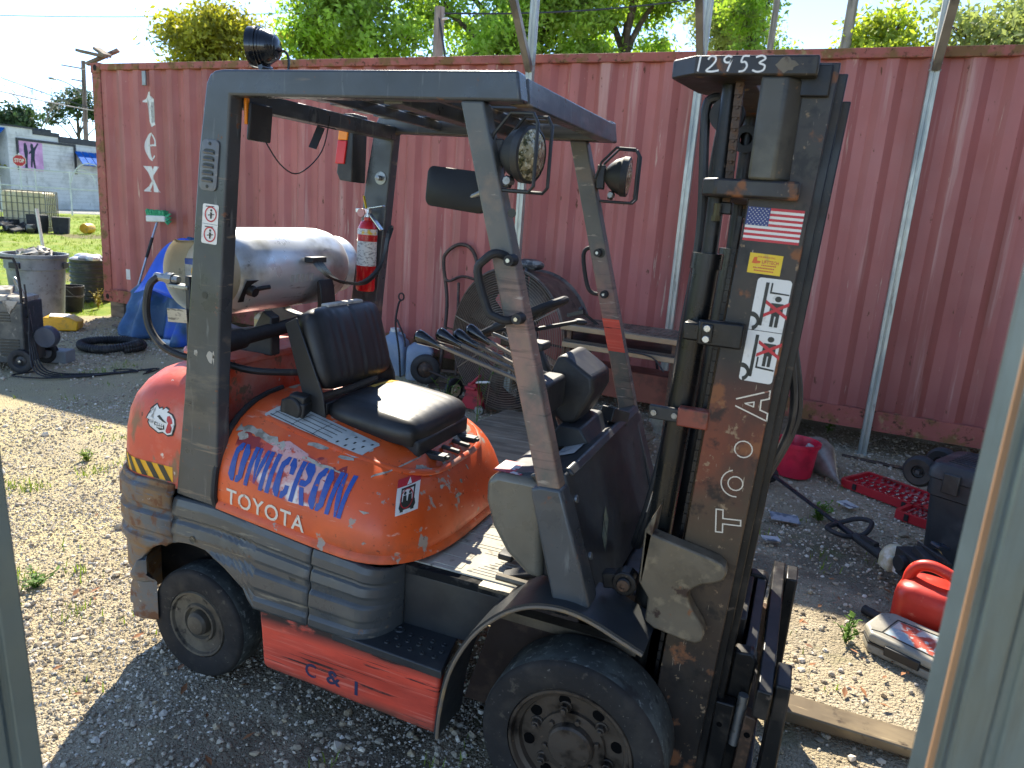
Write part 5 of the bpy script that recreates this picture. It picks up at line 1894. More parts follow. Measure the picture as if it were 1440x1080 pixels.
# mounting plate at the foot of the mast, with its hooked outline
m_ = MB()
pl = [(1.545, .925), (1.57, .915), (1.70, .890), (1.745, .880), (1.762, .868), (1.768, .85), (1.762, .832), (1.745, .820), (1.71, .805), (1.69, .79), (1.678, .77), (1.682, .748), (1.70, .72), (1.725, .69), (1.735, .665), (1.73, .642), (1.715, .632), (1.69, .632), (1.60, .645), (1.575, .66), (1.575, .73), (1.545, .77)]
m_.prism(pl, 'y', -.412, -.362)
m_.build('mast_bracket', BRKT, FK, .005)
MB().prism([(1.545, .77), (1.555, .77), (1.572, .985), (1.545, .925)], 'y', -.412, -.30).build('bracket_gusset', BRKT, FK, .003)
m_ = MB()
m_.cyl((1.505, -.36, .75), (1.505, -.408, .75), .036, n=10).cyl((1.505, -.408, .75), (1.505, -.418, .75), .022, .02, 16).beam((1.44, -.37, .735), (1.505, -.37, .75), .04, .045, (0, 0, 1))
pin = m_.build('tilt_pin', MAST2, FK, .004)
MB().lathe((1.505, -.418, .75), (0, -1, 0), [(.017, 0), (.017, .003), (.008, .004), (.008, .001), (.0, .001)], 16, caps=False).build('grease_cap', CHAIN, pin)
m_ = MB()
m_.bx(1.36, 1.66, -.30, .30, .2, .62).bx(1.60, 1.68, -.26, .26, .1, .6)
m_.build('front_axle_housing', MAST2, FK)
# carriage, lowered to the ground
for sd in (-1, 1):
    m_ = MB()
    m_.prism([(1.815, .10), (1.875, .10), (1.878, .555), (1.862, .572), (1.815, .568)], 'y', sd * .285, sd * .235)
    lean(m_, .56).build('carriage_side', MAST2, FK, .006)
    m_ = MB()
    m_.prism([(1.800, .08), (1.842, .08), (1.842, .43), (1.79, .43)], 'y', sd * .335, sd * .292)
    cb2 = lean(m_, .5).build('carriage_bar', MAST2, FK, .004)
    MB().lathe((1.806, sd * .3355, .36), (0, sd, 0), [(.0001, 0), (.008, 0)], 12, caps=False).build('bar_hole', HOLE, cb2)
    m_ = MB()
    m_.prism([(1.868, .06), (1.905, .06), (1.905, .415), (1.872, .42)], 'y', sd * .345, sd * .30)
    cbb = lean(m_, .5).build('carriage_bar', CHAIN, FK, .004)
    MB().lathe((1.882, sd * .3455, .36), (0, sd, 0), [(.0001, 0), (.009, 0)], 12, caps=False).build('bar_hole', HOLE, cbb)
    MB().cyl((1.850, sd * .315, .30), (1.858, sd * .315, .46), .014, n=12).build('carriage_pin', STEEL, FK)
for z0, z1 in ((.47, .555), (.12, .20)):
    lean(MB().bx(1.888, 1.928, -.42, .42, z0, z1), .56).build('carriage_crossbar', MAST2, FK, .005)
lean(MB().bx(1.84, 1.872, -.235, .235, .22, .56), .56).build('carriage_plate', mat('black_steel_plate', lin('17181a'), .4, .2, layers=[L(lin('3a3a3a'), 10, .56, .68, 7)]), FK, .004)
lean(MB().bx(1.79, 1.83, -.15, .15, .3, .60), .56).build('chain_bracket', MAST2, FK, .004)
FORK = mat('worn_fork_steel', lin('6d5f4a'), .5, .4, layers=[L(lin('8a7a5e'), 6, .48, .64, 8, (.3, 1, 1)), L(lin('3a2f26'), 14, .58, .68, 9), L(lin('a08f70'), 40, .64, .7, 8, (.1, 1, 1))], bump=(60, .12, .002))
for y0, y1 in ((-.39, -.27), (.27, .385)):
    m_ = MB()
    m_.prism([(1.972, .068), (2.0, .065), (2.95, .045), (3.05, .032), (3.05, .022), (1.972, .018)], 'y', y0, y1)
    fk_ = m_.build('fork', FORK, FK, .005)
    lean(MB().prism([(1.932, .565), (1.970, .565), (1.990, .02), (1.96, .018), (1.940, .04)], 'y', y0, y1), .56).build('fork_shank', MAST2, fk_, .005)
MB().tube(spline([(1.838, -.26, 1.42), (1.862, -.24, 1.30), (1.858, -.23, 1.20), (1.81, -.24, 1.05)], 6), .010, 8).tube(spline([(1.84, -.2, 1.44), (1.874, -.18, 1.30), (1.872, -.18, 1.20), (1.82, -.2, 1.05)], 6), .010, 8).build('carriage_hoses', HOSE, FK)

# ------------------------------------------------------------------ print on the mast
YM = -.360
def mst(poly, m, nm, off, par=None):
    return MB().poly([(p[0], YM - off, p[1]) for p in poly]).build(nm, m, par or FK, flat=True)


fo, fu, fv = V(1.686, YM, 1.702), V(.129, 0, -.003), V(.003, 0, .080)
def flg(poly, m, nm, off, par=None):
    return MB().poly([tuple(fo + fu * p[0] + fv * p[1] - V(0, off, 0)) for p in poly]).build(nm, m, par or FK, flat=True)
flag = flg([(0, 0), (1, 0), (1, 1), (0, 1)], PVC_W, 'flag_sticker', .0010)
for k in range(7):
    a, b = k * 2 / 13, (k * 2 + 1) / 13
    flg([(0, a), (1, a), (1, b), (0, b)], PVC_R, 'flag_stripe', .0015, flag)
flg([(0, 6 / 13), (.41, 6 / 13), (.41, 1), (0, 1)], NAVY, 'flag_canton', .0020, flag)
stars = MB()
for r_ in range(9):
    for c in range(6 if r_ % 2 == 0 else 5):
        x0 = .035 + .068 * c + (0 if r_ % 2 == 0 else .034)
        y0 = 6 / 13 + .03 + .0585 * r_
        pts = []
        for k in range(10):
            rr = .017 if k % 2 == 0 else .0075
            pts.append(tuple(fo + fu * (x0 + rr * .62 * 1.25 * math.sin(R(36 * k))) + fv * (y0 + rr * 1.25 * math.cos(R(36 * k))) - V(0, .0025, 0)))
        stars.poly(pts)
stars.build('flag_stars', PVC_W, flag, flat=True)
yo, yu, yv = V(1.707, YM, 1.626), V(.077, 0, -.003), V(.002, 0, .048)
def yst(poly, m, nm, off, par=None):
    return MB().poly([tuple(yo + yu * p[0] + yv * p[1] - V(0, off, 0)) for p in poly]).build(nm, m, par or FK, flat=True)
ysk = yst([(0, 0), (1, 0), (1, 1), (0, 1)], PVC_Y, 'service_sticker', .0010)
for (s_, x, y, w_, h_) in (('LIFTTECH', .40, .52, .5, .17), ('FOR SERVICE CALL', .26, .80, .52, .08)):
    vs, fs = text2d(s_, 1, .01)
    vs = fit2d(vs, w_, h_)
    for q in [0]:
        MB().add([tuple(yo + yu * (p[0] + x) + yv * (p[1] + y) - V(0, .0016, 0)) for p in vs], fs).build('sticker_lettering', PVC_R, ysk, flat=True)
for k, (x, w_) in enumerate(((.40, .48), (.16, .70), (.20, .62))):
    y = .40 - k * .14
    for j in range(int(w_ / .05)):
        yst([(x + j * .05, y), (x + j * .05 + .034, y), (x + j * .05 + .034, y + .06), (x + j * .05, y + .06)], PVC_R, 'sticker_small_print', .0016, ysk)
yst([(.09, .5), (.2, .48), (.34, .52), (.36, .62), (.24, .64), (.24, .82), (.14, .80), (.12, .66)], mat('orange_print', lin('d0601c'), .5), 'sticker_truck_mark', .0016, ysk)
# two no standing panels
wo_, wu, wv = V(1.724, YM, 1.358), V(.080, 0, -.002), V(.0115, 0, .259)
def wst(poly, m, nm, off, par=None):
    return MB().poly([tuple(wo_ + wu * p[0] + wv * p[1] - V(0, off, 0)) for p in poly]).build(nm, m, par or FK, flat=True)
wsk = wst([(a, b * .9975 + .001) for (a, b) in [(p[0] / .08, p[1] / .259) for p in rrect(0, .08, 0, .259, .009, 4)]], PVC_W, 'warning_panel', .0010)
wst([(0, .497), (1, .497), (1, .503), (0, .503)], PVC_K, 'panel_rule', .0016, wsk)
for base, lift in ((.5, True), (0, False)):
    f = lambda pts: [(a, base + b * .5) for (a, b) in pts]
    wst(f([(.26, .10), (.36, .10), (.36, .92), (.26, .92)]), PVC_K, 'panel_mast', .0016, wsk)
    vs, fs = stroke([(.02 + .22 * math.cos(R(a)), .16 + .14 * math.sin(R(a))) for a in range(-70, 100, 14)], .09)
    for q in fs:
        wst(f([vs[i] for i in q]), PVC_K, 'panel_wheel', .0016, wsk)
    if lift:
        wst(f([(.42, .72), (.42, .92), (.47, .92), (.47, .755), (.98, .74), (.98, .715)]), PVC_K, 'panel_fork', .0016, wsk)
        px, py = .70, .10
    else:
        wst(f([(.42, .28), (.42, .50), (.47, .50), (.47, .315), (.98, .29), (.98, .255)]), PVC_K, 'panel_fork', .0016, wsk)
        px, py = .72, .33
    wst(f([(px + .10 * math.cos(R(30 * k)), py + .53 + .055 * math.sin(R(30 * k))) for k in range(12)]), PVC_K, 'panel_person', .0016, wsk)
    wst(f([(px - .18, py + .45), (px + .18, py + .45), (px + .2, py + .25), (px + .12, py + .24), (px + .12, py), (px + .02, py), (px + .02, py + .2), (px - .02, py + .2), (px - .02, py), (px - .12, py), (px - .12, py + .24), (px - .2, py + .25)]), PVC_K, 'panel_person', .0016, wsk)
    for sg in (1, -1):
        wst(f([(px - .34, py + .33 - sg * .13 - .035), (px - .34, py + .33 - sg * .13 + .035), (px + .34, py + .33 + sg * .13 + .035), (px + .34, py + .33 + sg * .13 - .035)]), PVC_R, 'panel_cross', .0022 + .0003 * sg, wsk)
# outlined letters, reading upwards, half worn away
def outl(pts, o, ang, s, w=.0034, closed=True, nm='outline_letter'):
    a = R(ang)
    P = [(o[0] + (p[0] * math.cos(a) - p[1] * math.sin(a)) * s, o[1] + (p[0] * math.sin(a) + p[1] * math.cos(a)) * s) for p in pts]
    mb = MB()
    n = len(P)
    for i in range(n if closed else n - 1):
        p, q = V(*P[i], 0), V(*P[(i + 1) % n], 0)
        d = (q - p).normalized() * (w * .4)
        vs, fs = stroke([tuple((p - d))[:2], tuple((q + d))[:2]], w)
        mb.add([(v[0], YM - .0011 - .00008 * (i % 3), v[1]) for v in vs], fs)
    mb.build(nm, LETTER, FK, flat=True)
outl([(.38, 0), (.62, 0), (.62, .72), (1.0, .72), (1.0, 1), (0, 1), (0, .72), (.38, .72)], (1.785, .948), 96, .063)
outl(arc((.5, .5), .26, 0, 340, 14), (1.79, 1.048), 90, .072, .003, True)
outl(arc((.5, .5), .50, 20, 190, 12), (1.79, 1.048), 90, .072, .003, False)
outl(arc((.5, .5), .32, 0, 340, 16), (1.795, 1.145), 90, .068, .003, True)
outl([(0, 0), (.26, 0), (.34, .24), (.66, .24), (.74, 0), (1.0, 0), (.62, 1.0)], (1.806, 1.262), 92, .078, .0034, False)
outl([(.0, 0), (.38, 1.0)], (1.806, 1.262), 92, .078, .0034, False)
outl([(.42, .45), (.58, .45), (.5, .72)], (1.806, 1.262), 92, .078, .003, True)

# ------------------------------------------------------------------ gas bottle bracket on the counterweight
for y in (-.12, .30):
    m_ = MB()
    m_.prism([(-.33, 1.145), (.06, 1.145), (.06, 1.29), (.02, 1.31), (-.02, 1.245), (-.12, 1.225), (-.22, 1.245), (-.26, 1.31), (-.33, 1.29)], 'y', y, y + .05)
    m_.build('bottle_cradle', DARK, FK, .006)
m_ = MB()
m_.cyl((.05, -.36, 1.225), (.05, .24, 1.26), .026, n=16).cyl((.05, -.36, 1.225), (.05, -.26, 1.23), .036, n=16)
m_.build('bracket_tube', BLACK, FK)
m_ = MB()
m_.lathe((-.12, .20, 1.442), (0, 1, 0), [(.164, 0), (.169, 0), (.169, .085), (.164, .085)], 40, caps=False, a0=R(150), a1=R(300)) if False else None
m_.prism([(.035, 1.20), (.06, 1.20), (.075, 1.31), (.066, 1.385), (.056, 1.41), (.046, 1.40), (.050, 1.31)], 'y', .165, .255)
m_.build('bottle_strap_plate', DARK, FK, .004)
BAND = mat('steel_tie_strap', lin('50504e'), .35, .7)
for k in range(4):
    o = .014 * k
    pts = spline([(.062, .115 + o, 1.492), (.085, .118 + o, 1.465), (.12, .14 + o * .9, 1.43 - .003 * k), (.155, .185 + o * .8, 1.412 - .004 * k), (.187, .28 + o * .5, 1.41 - .003 * k), (.202, .374 + o * .3, 1.47), (.206, .426, 1.565 + .012 * k), (.21, .452, 1.62 + .004 * k)], 5)
    b = MB()
    for a, c in zip(pts, pts[1:]):
        b.beam(a, c, .003, .012, (1, .6, 0))
    b.build('tie_strap', BAND, FK)
MB().bx(.035, .075, .10, .19, 1.478, 1.50).build('strap_buckle', DARK, FK, .003)
# fuel hose and valve bracket at the near end
MB().tube(spline([(-.175, -.40, 1.43), (-.20, -.415, 1.40), (-.215, -.42, 1.32), (-.20, -.42, 1.25), (-.14, -.42, 1.195), (-.06, -.39, 1.165), (.02, -.33, 1.15), (.12, -.25, 1.12), (.28, -.05, 1.105), (.30, .0, 1.10)], 6), .0125, 9).build('fuel_hose', HOSE, FK)
m_ = MB()
m_.cyl((-.19, -.40, 1.43), (-.10, -.385, 1.425), .014, n=10).cyl((-.15, -.39, 1.428), (-.12, -.388, 1.427), .02, n=8).bx(-.13, -.04, -.41, -.36, 1.40, 1.412)
m_.build('fuel_coupling', STEEL, FK, .002)
m_ = MB()
m_.bx(-.055, -.035, -.405, -.36, 1.16, 1.445)
m_.build('coupling_bracket', DARK, FK, .003)
m_ = MB()
m_.box((-.085, -.412, 1.31), (.085, .004, .046), (0, -.06, 0))
m_.build('metal_tag', mat('etched_tag', lin('a39a88'), .5, .3, layers=[L(lin('6d665a'), 60, .54, .6, 3, (.4, 1, 2))]), FK, .001)

# ================================================================== THINGS CARRIED BY THE FORKLIFT
ALU = mat('brushed_aluminium', lin('d6d9d8'), .34, .5, layers=[L(lin('8f9088'), 4, .5, .68, 8, (1, 1, 1), ro=.4), L(lin('74726a'), 30, .62, .72, 8, (1, .2, 1), ro=.5)], bump=(20, .04, .002), var=.08)
CREAM = mat('cream_collar_paint', lin('c9bd9c'), .4, layers=[L(lin('8d8062'), 20, .6, .7)])
gcyl = thing('gas_cylinder', 'silver aluminium gas cylinder lying across the back of the forklift', 'gas cylinder', (-.12, .1, 1.285))
m_ = MB()
m_.lathe((-.12, 0, 1.442), (0, 1, 0), [(.118, -.225), (.135, -.208), (.150, -.18), (.156, -.145), (.157, .0), (.157, .30), (.155, .36), (.147, .405), (.128, .442), (.10, .463), (.06, .474), (.0, .477)], 56, caps=False)
m_.lathe((-.12, 0, 1.442), (0, 1, 0), [(.118, -.225), (.06, -.232), (0, -.233)], 40, caps=False)
m_.build('body', ALU, gcyl, ang=50)
m_ = MB()
m_.lathe((-.12, 0, 1.442), (0, 1, 0), [(.128, -.215), (.130, -.285), (.135, -.303), (.131, -.310), (.123, -.304), (.121, -.285), (.119, -.215)], 48, caps=False, a0=R(-62), a1=R(235))
m_.build('collar', CREAM, gcyl, ang=60)
m_ = MB()
m_.lathe((-.12, 0, 1.442), (0, 1, 0), [(.112, .43), (.118, .47), (.122, .52), (.119, .53), (.112, .525), (.106, .46)], 44, caps=False)
m_.build('foot_ring', ALU, gcyl, ang=60)
m_ = MB()
m_.cyl((-.12, -.23, 1.442), (-.12, -.27, 1.442), .02, n=12).cyl((-.12, -.27, 1.442), (-.12, -.282, 1.442), .032, .032, 16)
m_.build('valve', mat('yellow_valve_wheel', lin('d39a1e'), .45), gcyl, .002)
m_ = MB()
m_.cyl((-.17, -.22, 1.40), (-.17, -.265, 1.40), .022, n=12).beam((-.2, -.25, 1.475), (-.06, -.26, 1.475), .02, .02)
m_.build('gauge', mat('blue_plastic', lin('2f4a8a'), .4), gcyl)
m_ = MB()
m_.box((-.0, -.115, 1.365), (.002, .085, .09), (0, R(28), 0)).cyl((.0, -.12, 1.37), (.026, -.12, 1.362), .022, .018, 12).cyl((.015, -.10, 1.372), (.04, -.06, 1.38), .008, n=8)
m_.mapv(lambda p: p + V(.012, -.055, .02))
m_.build('fill_gauge', DARK, gcyl)
for k in range(5):
    y = .03 + .03 * k
    a = R(-62)
    m_ = MB().box((-.12 + math.cos(a) * -0 + .158 * math.cos(R(-8)), y, 1.442 + .158 * math.sin(R(-8))), (.0015, .016, .03), (0, R(8), 0))
    m_.build('embossed_letter', PVC_G, gcyl)

EXR = mat('glossy_red_paint', lin('c4161c'), .25, layers=[L(lin('9a1218'), 6, .5, .7)], coat=.3, var=.05)
ext = thing('fire_extinguisher', 'red fire extinguisher with white label strapped to the far rear pillar', 'fire extinguisher', (.13, .375, 1.36))
ec = V(.135, .375, 1.36)
m_ = MB()
m_.lathe(ec, (.02, 0, 1), [(.0, 0), (.035, 0), (.040, .008), (.040, .235), (.037, .262), (.028, .282), (.016, .288), (.016, .30), (.0, .30)], 30, caps=False)
m_.build('cylinder', EXR, ext, ang=45)
m_ = MB()
m_.lathe(ec, (.02, 0, 1), [(.0406, .105), (.0406, .255)], 30, caps=False)
lbp = m_.build('paper_label', mat('extinguisher_label', lin('c9c8c0'), .5, layers=[L(lin('6a6a68'), 60, .54, .60, 2, (1, 1, 2.5), k=.7), L(lin('d6b02a'), 12, .62, .66, 2)]), ext)
m_ = MB()
m_.lathe(ec, (.02, 0, 1), [(.0415, .205), (.0415, .232)], 30, caps=False)
m_.build('red_band', EXR, ext)
m_ = MB()
m_.cyl(ec + V(.006, 0, .30), ec + V(.007, 0, .335), .016, .014, 10)
m_.beam(ec + V(.0, 0, .335), ec + V(.085, -.01, .350), .020, .006).beam(ec + V(.0, 0, .330), ec + V(.085, -.02, .255), .020, .007).beam(ec + V(-.05, 0, .325), ec + V(.0, 0, .328), .016, .016)
m_.build('handle', CHROME, ext, .002)
m_ = MB()
m_.lathe(ec + V(-.01, -.022, .318), (0, -1, 0), [(.017, 0), (.017, .008), (.0, .008)], 16)
m_.build('pressure_gauge', mat('gauge_face', lin('c98a80'), .4), ext)
MB().beam(ec + V(.0, -.005, .335), ec + V(-.012, -.008, .385), .018, .003).build('yellow_tag', PVC_Y, ext)

# ================================================================== THINGS BEHIND, ALONG THE CONTAINER
TARP = mat('blue_tarpaulin', lin('345a80'), .5, layers=[L(lin('2a4a66'), 1.8, .44, .60, 5), L(lin('2c55b0'), 1.3, .56, .62, 3), L(lin('5a7684'), 8, .53, .7, 7, k=.6)], bump=[(14, .12, .01), (300, .1, .0008)], var=.12)
tp_ = thing('tarpaulin', 'crumpled blue tarpaulin draped in a heap against the container', 'tarp', (-4.95, 4.05, 0))
m_ = MB()
rows = []
for i in range(31):
    u = i / 30
    r = []
    for k in range(41):
        v = k / 40
        h = (.52 + .62 * min(1, v / .55) ** 1.2 - .25 * max(0, v - .75)) * (1 - u) ** .8
        x = -5.70 + v * 1.45 - .18 * u * (v - .5) + .22 * u * (1 - v)
        y = 4.36 - .52 * u ** .9 - .10 * math.sin(v * 9) * u - .06 * math.sin(v * 21 + 2) * u ** .5
        z = h + .03 * math.sin(v * 15 + u * 4) * (1 - u) + .03 * mnoise.noise(V(v * 5, u * 5, 2))
        y += .07 * mnoise.noise(V(v * 4, u * 4, 6))
        r.append((x, y, max(.012, z)))
    rows.append(r)
m_.grid(rows)
m_.build('draped_sheet', TARP, tp_, ang=50, solid=.006)
m_ = MB()
rows = []
for i in range(17):
    u = i / 16
    rows.append([(-5.06 - .22 * u * (1 - v) + .75 * v, 4.22 - .34 * u + .05 * math.sin(v * 6 + u * 2), max(.1, 1.16 - .62 * u - .10 * abs(v - .5) * (1 - u) * 2 + .04 * math.sin(v * 8 + u * 5))) for v in [k / 20 for k in range(21)]])
m_.grid(rows)
m_.build('upper_fold', mat('bright_blue_tarpaulin', lin('2a58c4'), .4, bump=[(14, .15, .01), (300, .1, .0008)], layers=[L(lin('6a86b8'), 10, .6, .72, 7, k=.5)]), tp_, ang=50, solid=.004)
m_ = MB()
m_.bx(-5.20, -4.30, 4.12, 4.34, 0, .55)
m_.build('bundle_inside', TARP, tp_, .08, seg=4)

br = thing('scrub_brush', 'long handled scrub brush with green bristles leaning on the container', 'brush', (-5.75, 4.2, .0))
m_ = MB().cyl((-5.62, 4.22, .35), (-5.46, 4.47, 1.31), .0125, n=10)
m_.build('handle', mat('grey_blue_aluminium', lin('8d97a6'), .35, .6), br)
MB().cyl((-5.535, 4.352, .862), (-5.495, 4.415, 1.10), .018, n=10).build('grip', BLACK, br)
rt3 = Euler((0, R(-3), 0)).to_matrix()
MB().box((-5.455, 4.46, 1.325), (.30, .07, .075), rt3).build('block', mat('white_brush_plastic', lin('cfd0c8'), .5), br, .012)
GB = mat('green_bristles', lin('2f9a6a'), .7, bump=(300, .8, .004), layers=[L(lin('5fc08f'), 40, .5, .62)])
m_ = MB()
for i in range(15):
    for k in range(4):
        m_.beam((-5.59 + i * .0195, 4.435 + k * .018, 1.36), (-5.60 + i * .0205 + rnd.uniform(-.006, .006), 4.43 + k * .02, 1.425 + rnd.uniform(-.008, .008)), .011, .011, (0, 1, 0))
for k in range(12):
    m_.beam((-5.31, 4.44 + (k % 4) * .014, 1.30 + k * .008), (-5.265, 4.44 + (k % 4) * .016, 1.27 + k * .011), .012, .012)
m_.build('bristles', GB, br)

PIPE = mat('black_corrugated_pipe', lin('1a1b1c'), .6, layers=[L(lin('454340'), 9, .52, .68, 6)])
m_ = MB()
pts = []
for k in range(150):
    a = R(-20 + 400 * k / 149)
    pts.append((-4.86 + .30 * math.cos(a) * (1 + .05 * math.sin(a * 2)), 3.26 + .27 * math.sin(a), .045 + .05 * max(0, (k - 120) / 30)))
m_.tube(pts, [.045 if k % 2 else .038 for k in range(150)], 12)
ph = m_.build('drain_hose', PIPE, None, origin=(-4.86, 3.26, 0))
tag(ph, 'black corrugated drain hose coiled on the gravel', 'hose')

GREYP = mat('grey_bin_plastic', lin('7b8084'), .5, layers=[L(lin('5f6468'), 5, .48, .66), L(lin('4d4c48'), 24, .6, .7)], var=.06)
tc = thing('trash_can', 'large round grey trash can heaped with rubbish at the edge of the lawn', 'trash can', (-7.05, 4.05, 0))
m_ = MB()
c0 = (-7.05, 4.05, .0)
m_.lathe(c0, (0, 0, 1), [(.0, .01), (.26, .01), (.275, .03), (.315, .60), (.335, .61), (.335, .70), (.345, .74), (.365, .75), (.365, .79), (.34, .79), (.325, .72), (.30, .40)], 36, caps=False)
m_.build('bin_body', GREYP, tc, ang=30)
for a in (-75, 30):
    d = V(math.cos(R(a)), math.sin(R(a)), 0)
    MB().box(V(*c0) + d * .345 + V(0, 0, .66), (.02, .14, .07), (0, 0, R(a))).build('bin_handle', DARK, tc, .006)
m_ = MB()
RUB = mat('mixed_rubbish', lin('b5b0a4'), .7, layers=[L(lin('4a4640'), 4, .5, .54, 4), L(lin('d5d3cc'), 5, .56, .60, 3), L(lin('8c8a6a'), 6, .56, .6, 3)], var=.2)
for k in range(16):
    a, r = rnd.uniform(0, 6.28), rnd.uniform(0, .26)
    m_.box((-7.05 + r * math.cos(a), 4.05 + r * math.sin(a), .79 + rnd.uniform(-.02, .04)), (rnd.uniform(.06, .24), rnd.uniform(.06, .2), rnd.uniform(.01, .05)), (rnd.uniform(-.5, .5), rnd.uniform(-.5, .5), rnd.uniform(0, 3)))
m_.build('rubbish', RUB, tc, .008)

DKB = mat('dark_green_drum', lin('2e3330'), .5, layers=[L(lin('55554c'), 9, .52, .68, 7)])
bb = thing('barrel', 'ribbed dark drum with plastic bag on top behind the trash can', 'barrel', (-7.85, 5.45, 0))
m_ = MB()
pr = [(.0, 0), (.27, 0)]
for k in range(9):
    pr += [(.272, .02 + k * .062), (.285, .03 + k * .062), (.285, .05 + k * .062), (.272, .06 + k * .062)]
m_.lathe((-7.85, 5.45, 0), (0, 0, 1), pr + [(.28, .60), (.26, .60), (.25, .5), (0, .5)], 30, caps=False)
m_.build('drum_body', DKB, bb, ang=30)
m_ = MB()
for k in range(7):
    m_.ball((-7.85 + rnd.uniform(-.17, .17), 5.45 + rnd.uniform(-.17, .17), .60 + rnd.uniform(-.02, .03)), (rnd.uniform(.07, .14), rnd.uniform(.07, .14), .05), 9, 6)
m_.build('plastic_bag', mat('white_plastic_bag', lin('c9cccb'), .35, bump=(40, .5, .01)), bb)
for k, (x, y, lab) in enumerate(((-7.2, 4.62, 'upper black bucket of the stacked pair beside the trash can'),)):
    bu = thing('bucket', 'black bucket with pale band between the trash can and the drum', 'bucket', (x, y, 0))
    m_ = MB()
    m_.lathe((x, y, 0), (0, 0, 1), [(0, 0), (.125, 0), (.14, .20), (.147, .20), (.147, .22), (.14, .22), (.142, .30), (.152, .30), (.152, .335), (.14, .335), (.12, .05)], 28, caps=False)
    m_.build('bucket_body', BLACK, bu, ang=30)
    MB().lathe((x, y, 0), (0, 0, 1), [(.149, .205), (.149, .216)], 28, caps=False).build('pale_band', GREYP, bu)
    MB().tube([(x + .155 * math.cos(R(a)), y + .155 * math.sin(R(a)), .31 - .12 * math.sin(R((a + 60) * 1.5))) for a in range(-60, 61, 10)], .003, 5).build('bail_handle', STEEL, bu)

YEL = mat('yellow_case_plastic', lin('d9a21c'), .45, layers=[L(lin('a8842a'), 12, .55, .68)])
yc = thing('tool_case', 'yellow plastic tool case with white paper on top near the trash can', 'case', (-6.16, 3.66, 0))
m_ = MB()
m_.prism([(-.20, 0), (.20, 0), (.22, .10), (.12, .16), (-.14, .15), (-.22, .09)], 'y', -.13, .13)
rz_ = Euler((0, 0, R(38))).to_matrix()
m_.mapv(lambda p: rz_ @ p + V(-6.16, 3.66, 0))
m_.build('case_body', YEL, yc, .015)
m_ = MB().box((0, 0, .162), (.2, .18, .006), (.03, .04, .2))
m_.mapv(lambda p: rz_ @ p + V(-6.16, 3.66, 0))
m_.build('paper_sheet', WHITEP, yc)

WPOST = MB().cyl((-8.6, 5.35, 0), (-8.78, 5.35, 1.25), .022, n=12).build('white_pipe', WHITEP, None, origin=(-8.6, 5.35, 0))
tag(WPOST, 'thin white plastic pipe standing up behind the trash can', 'pipe')

# wheeled welding machine at the left edge
WG = mat('dusty_charcoal_cabinet', lin('3f4240'), .6, layers=[L(lin('6b6a62'), 5, .48, .66, 8, k=.7), L(lin('8a877c'), 20, .6, .72)])
we = thing('welding_machine', 'dusty charcoal welding machine on wheels with tube handles', 'welder', (-4.75, 2.15, 0))
wr = Euler((0, 0, R(28))).to_matrix()
wo2 = V(-4.83, 2.17, 0)
def W(mb):
    return mb.mapv(lambda p: wr @ p + wo2)
W(MB().bx(-.30, .22, -.18, .18, .07, .62)).build('cabinet', WG, we, .012)
for k in range(6):
    W(MB().bx(.02, .18, -.187, -.18, .14 + k * .028, .153 + k * .028)).build('louvre_slot', PVC_K, we)
for k in range(6):
    W(MB().bx(-.26, -.08, -.187, -.18, .14 + k * .028, .153 + k * .028)).build('louvre_slot', PVC_K, we)
for k in range(4):
    W(MB().bx(-.05, .12, -.186, -.18, .45 + k * .025, .462 + k * .025)).build('louvre_slot', PVC_K, we)
for sd in (-1, 1):
    t_ = W(MB().lathe((.20, sd * .235, .105), (0, -sd * 1, 0), [(.06, -.005), (.09, -.012), (.105, -.005), (.105, .035), (.09, .042), (.06, .035)], 28, caps=False)).build('wheel', BLACK, we, ang=40)
    W(MB().lathe((.20, sd * .235, .105), (0, -sd, 0), [(.06, .0), (.045, .012), (.02, .004), (.018, -.006), (0, -.008)], 20, caps=False)).build('wheel_hub', DARK, t_)
    W(MB().lathe((.20, sd * .243, .105), (0, sd, 0), [(.012, 0), (.012, .005), (0, .006)], 12)).build('hub_cap', CHROME, t_)
W(MB().tube(spline([(.20, -.15, .25), (.21, -.15, .7), (.18, -.15, .98), (.10, -.15, 1.01), (-.3, -.15, 1.02)], 5), .012, 8)).build('push_handle', BLACK, we)
W(MB().tube(spline([(.23, -.05, .30), (.20, -.05, .62), (.13, -.05, .80), (.09, .0, .82), (.06, .06, .78), (.12, .06, .62)], 5), .011, 8)).build('carry_handle', STEEL, we)
W(MB().box((.0, 0, .65), (.42, .30, .05), (0, .06, 0)).box((-.1, .05, .69), (.25, .2, .05), (.1, -.05, .3)).prism([(.12, .52), (.2, .64), (.06, .64)], 'y', -.19, -.183)).build('rag', mat('pale_rag', lin('a9a397'), .9, layers=[L(lin('6b655a'), 14, .5, .62)], bump=(30, .5, .01)), we, .02)
W(MB().lathe((.34, -.02, .30), (0, 1, 0), [(0, -.05), (.09, -.05), (.10, -.03), (.10, .03), (.09, .05), (0, .05)], 22)).build('wire_spool', mat('blue_grey_plastic', lin('4a4f5a'), .5), we)
m_ = MB()
for j in range(4):
    pts = [(.22, -.10, .78 - .1 * j), (.26, -.14, .5), (.30, -.16 - .03 * j, .25), (.42, -.24 - .05 * j, .04), (.75, -.2 - .04 * j, .012), (1.05 + .06 * j, -.02 + .05 * j, .012), (1.2, .12 - .08 * j, .012)]
    m_.tube(spline(pts, 6), .007, 6)
pts = [(.30, -.2, .012), (.2, -.38, .012), (.5, -.42, .012), (.85, -.22, .012), (1.0, -.1, .012), (1.12, -.03, .012), (1.02, .05, .012), (.9, -.02, .012), (1.0, -.12, .012)]
m_.tube(spline(pts, 6), .0065, 6)
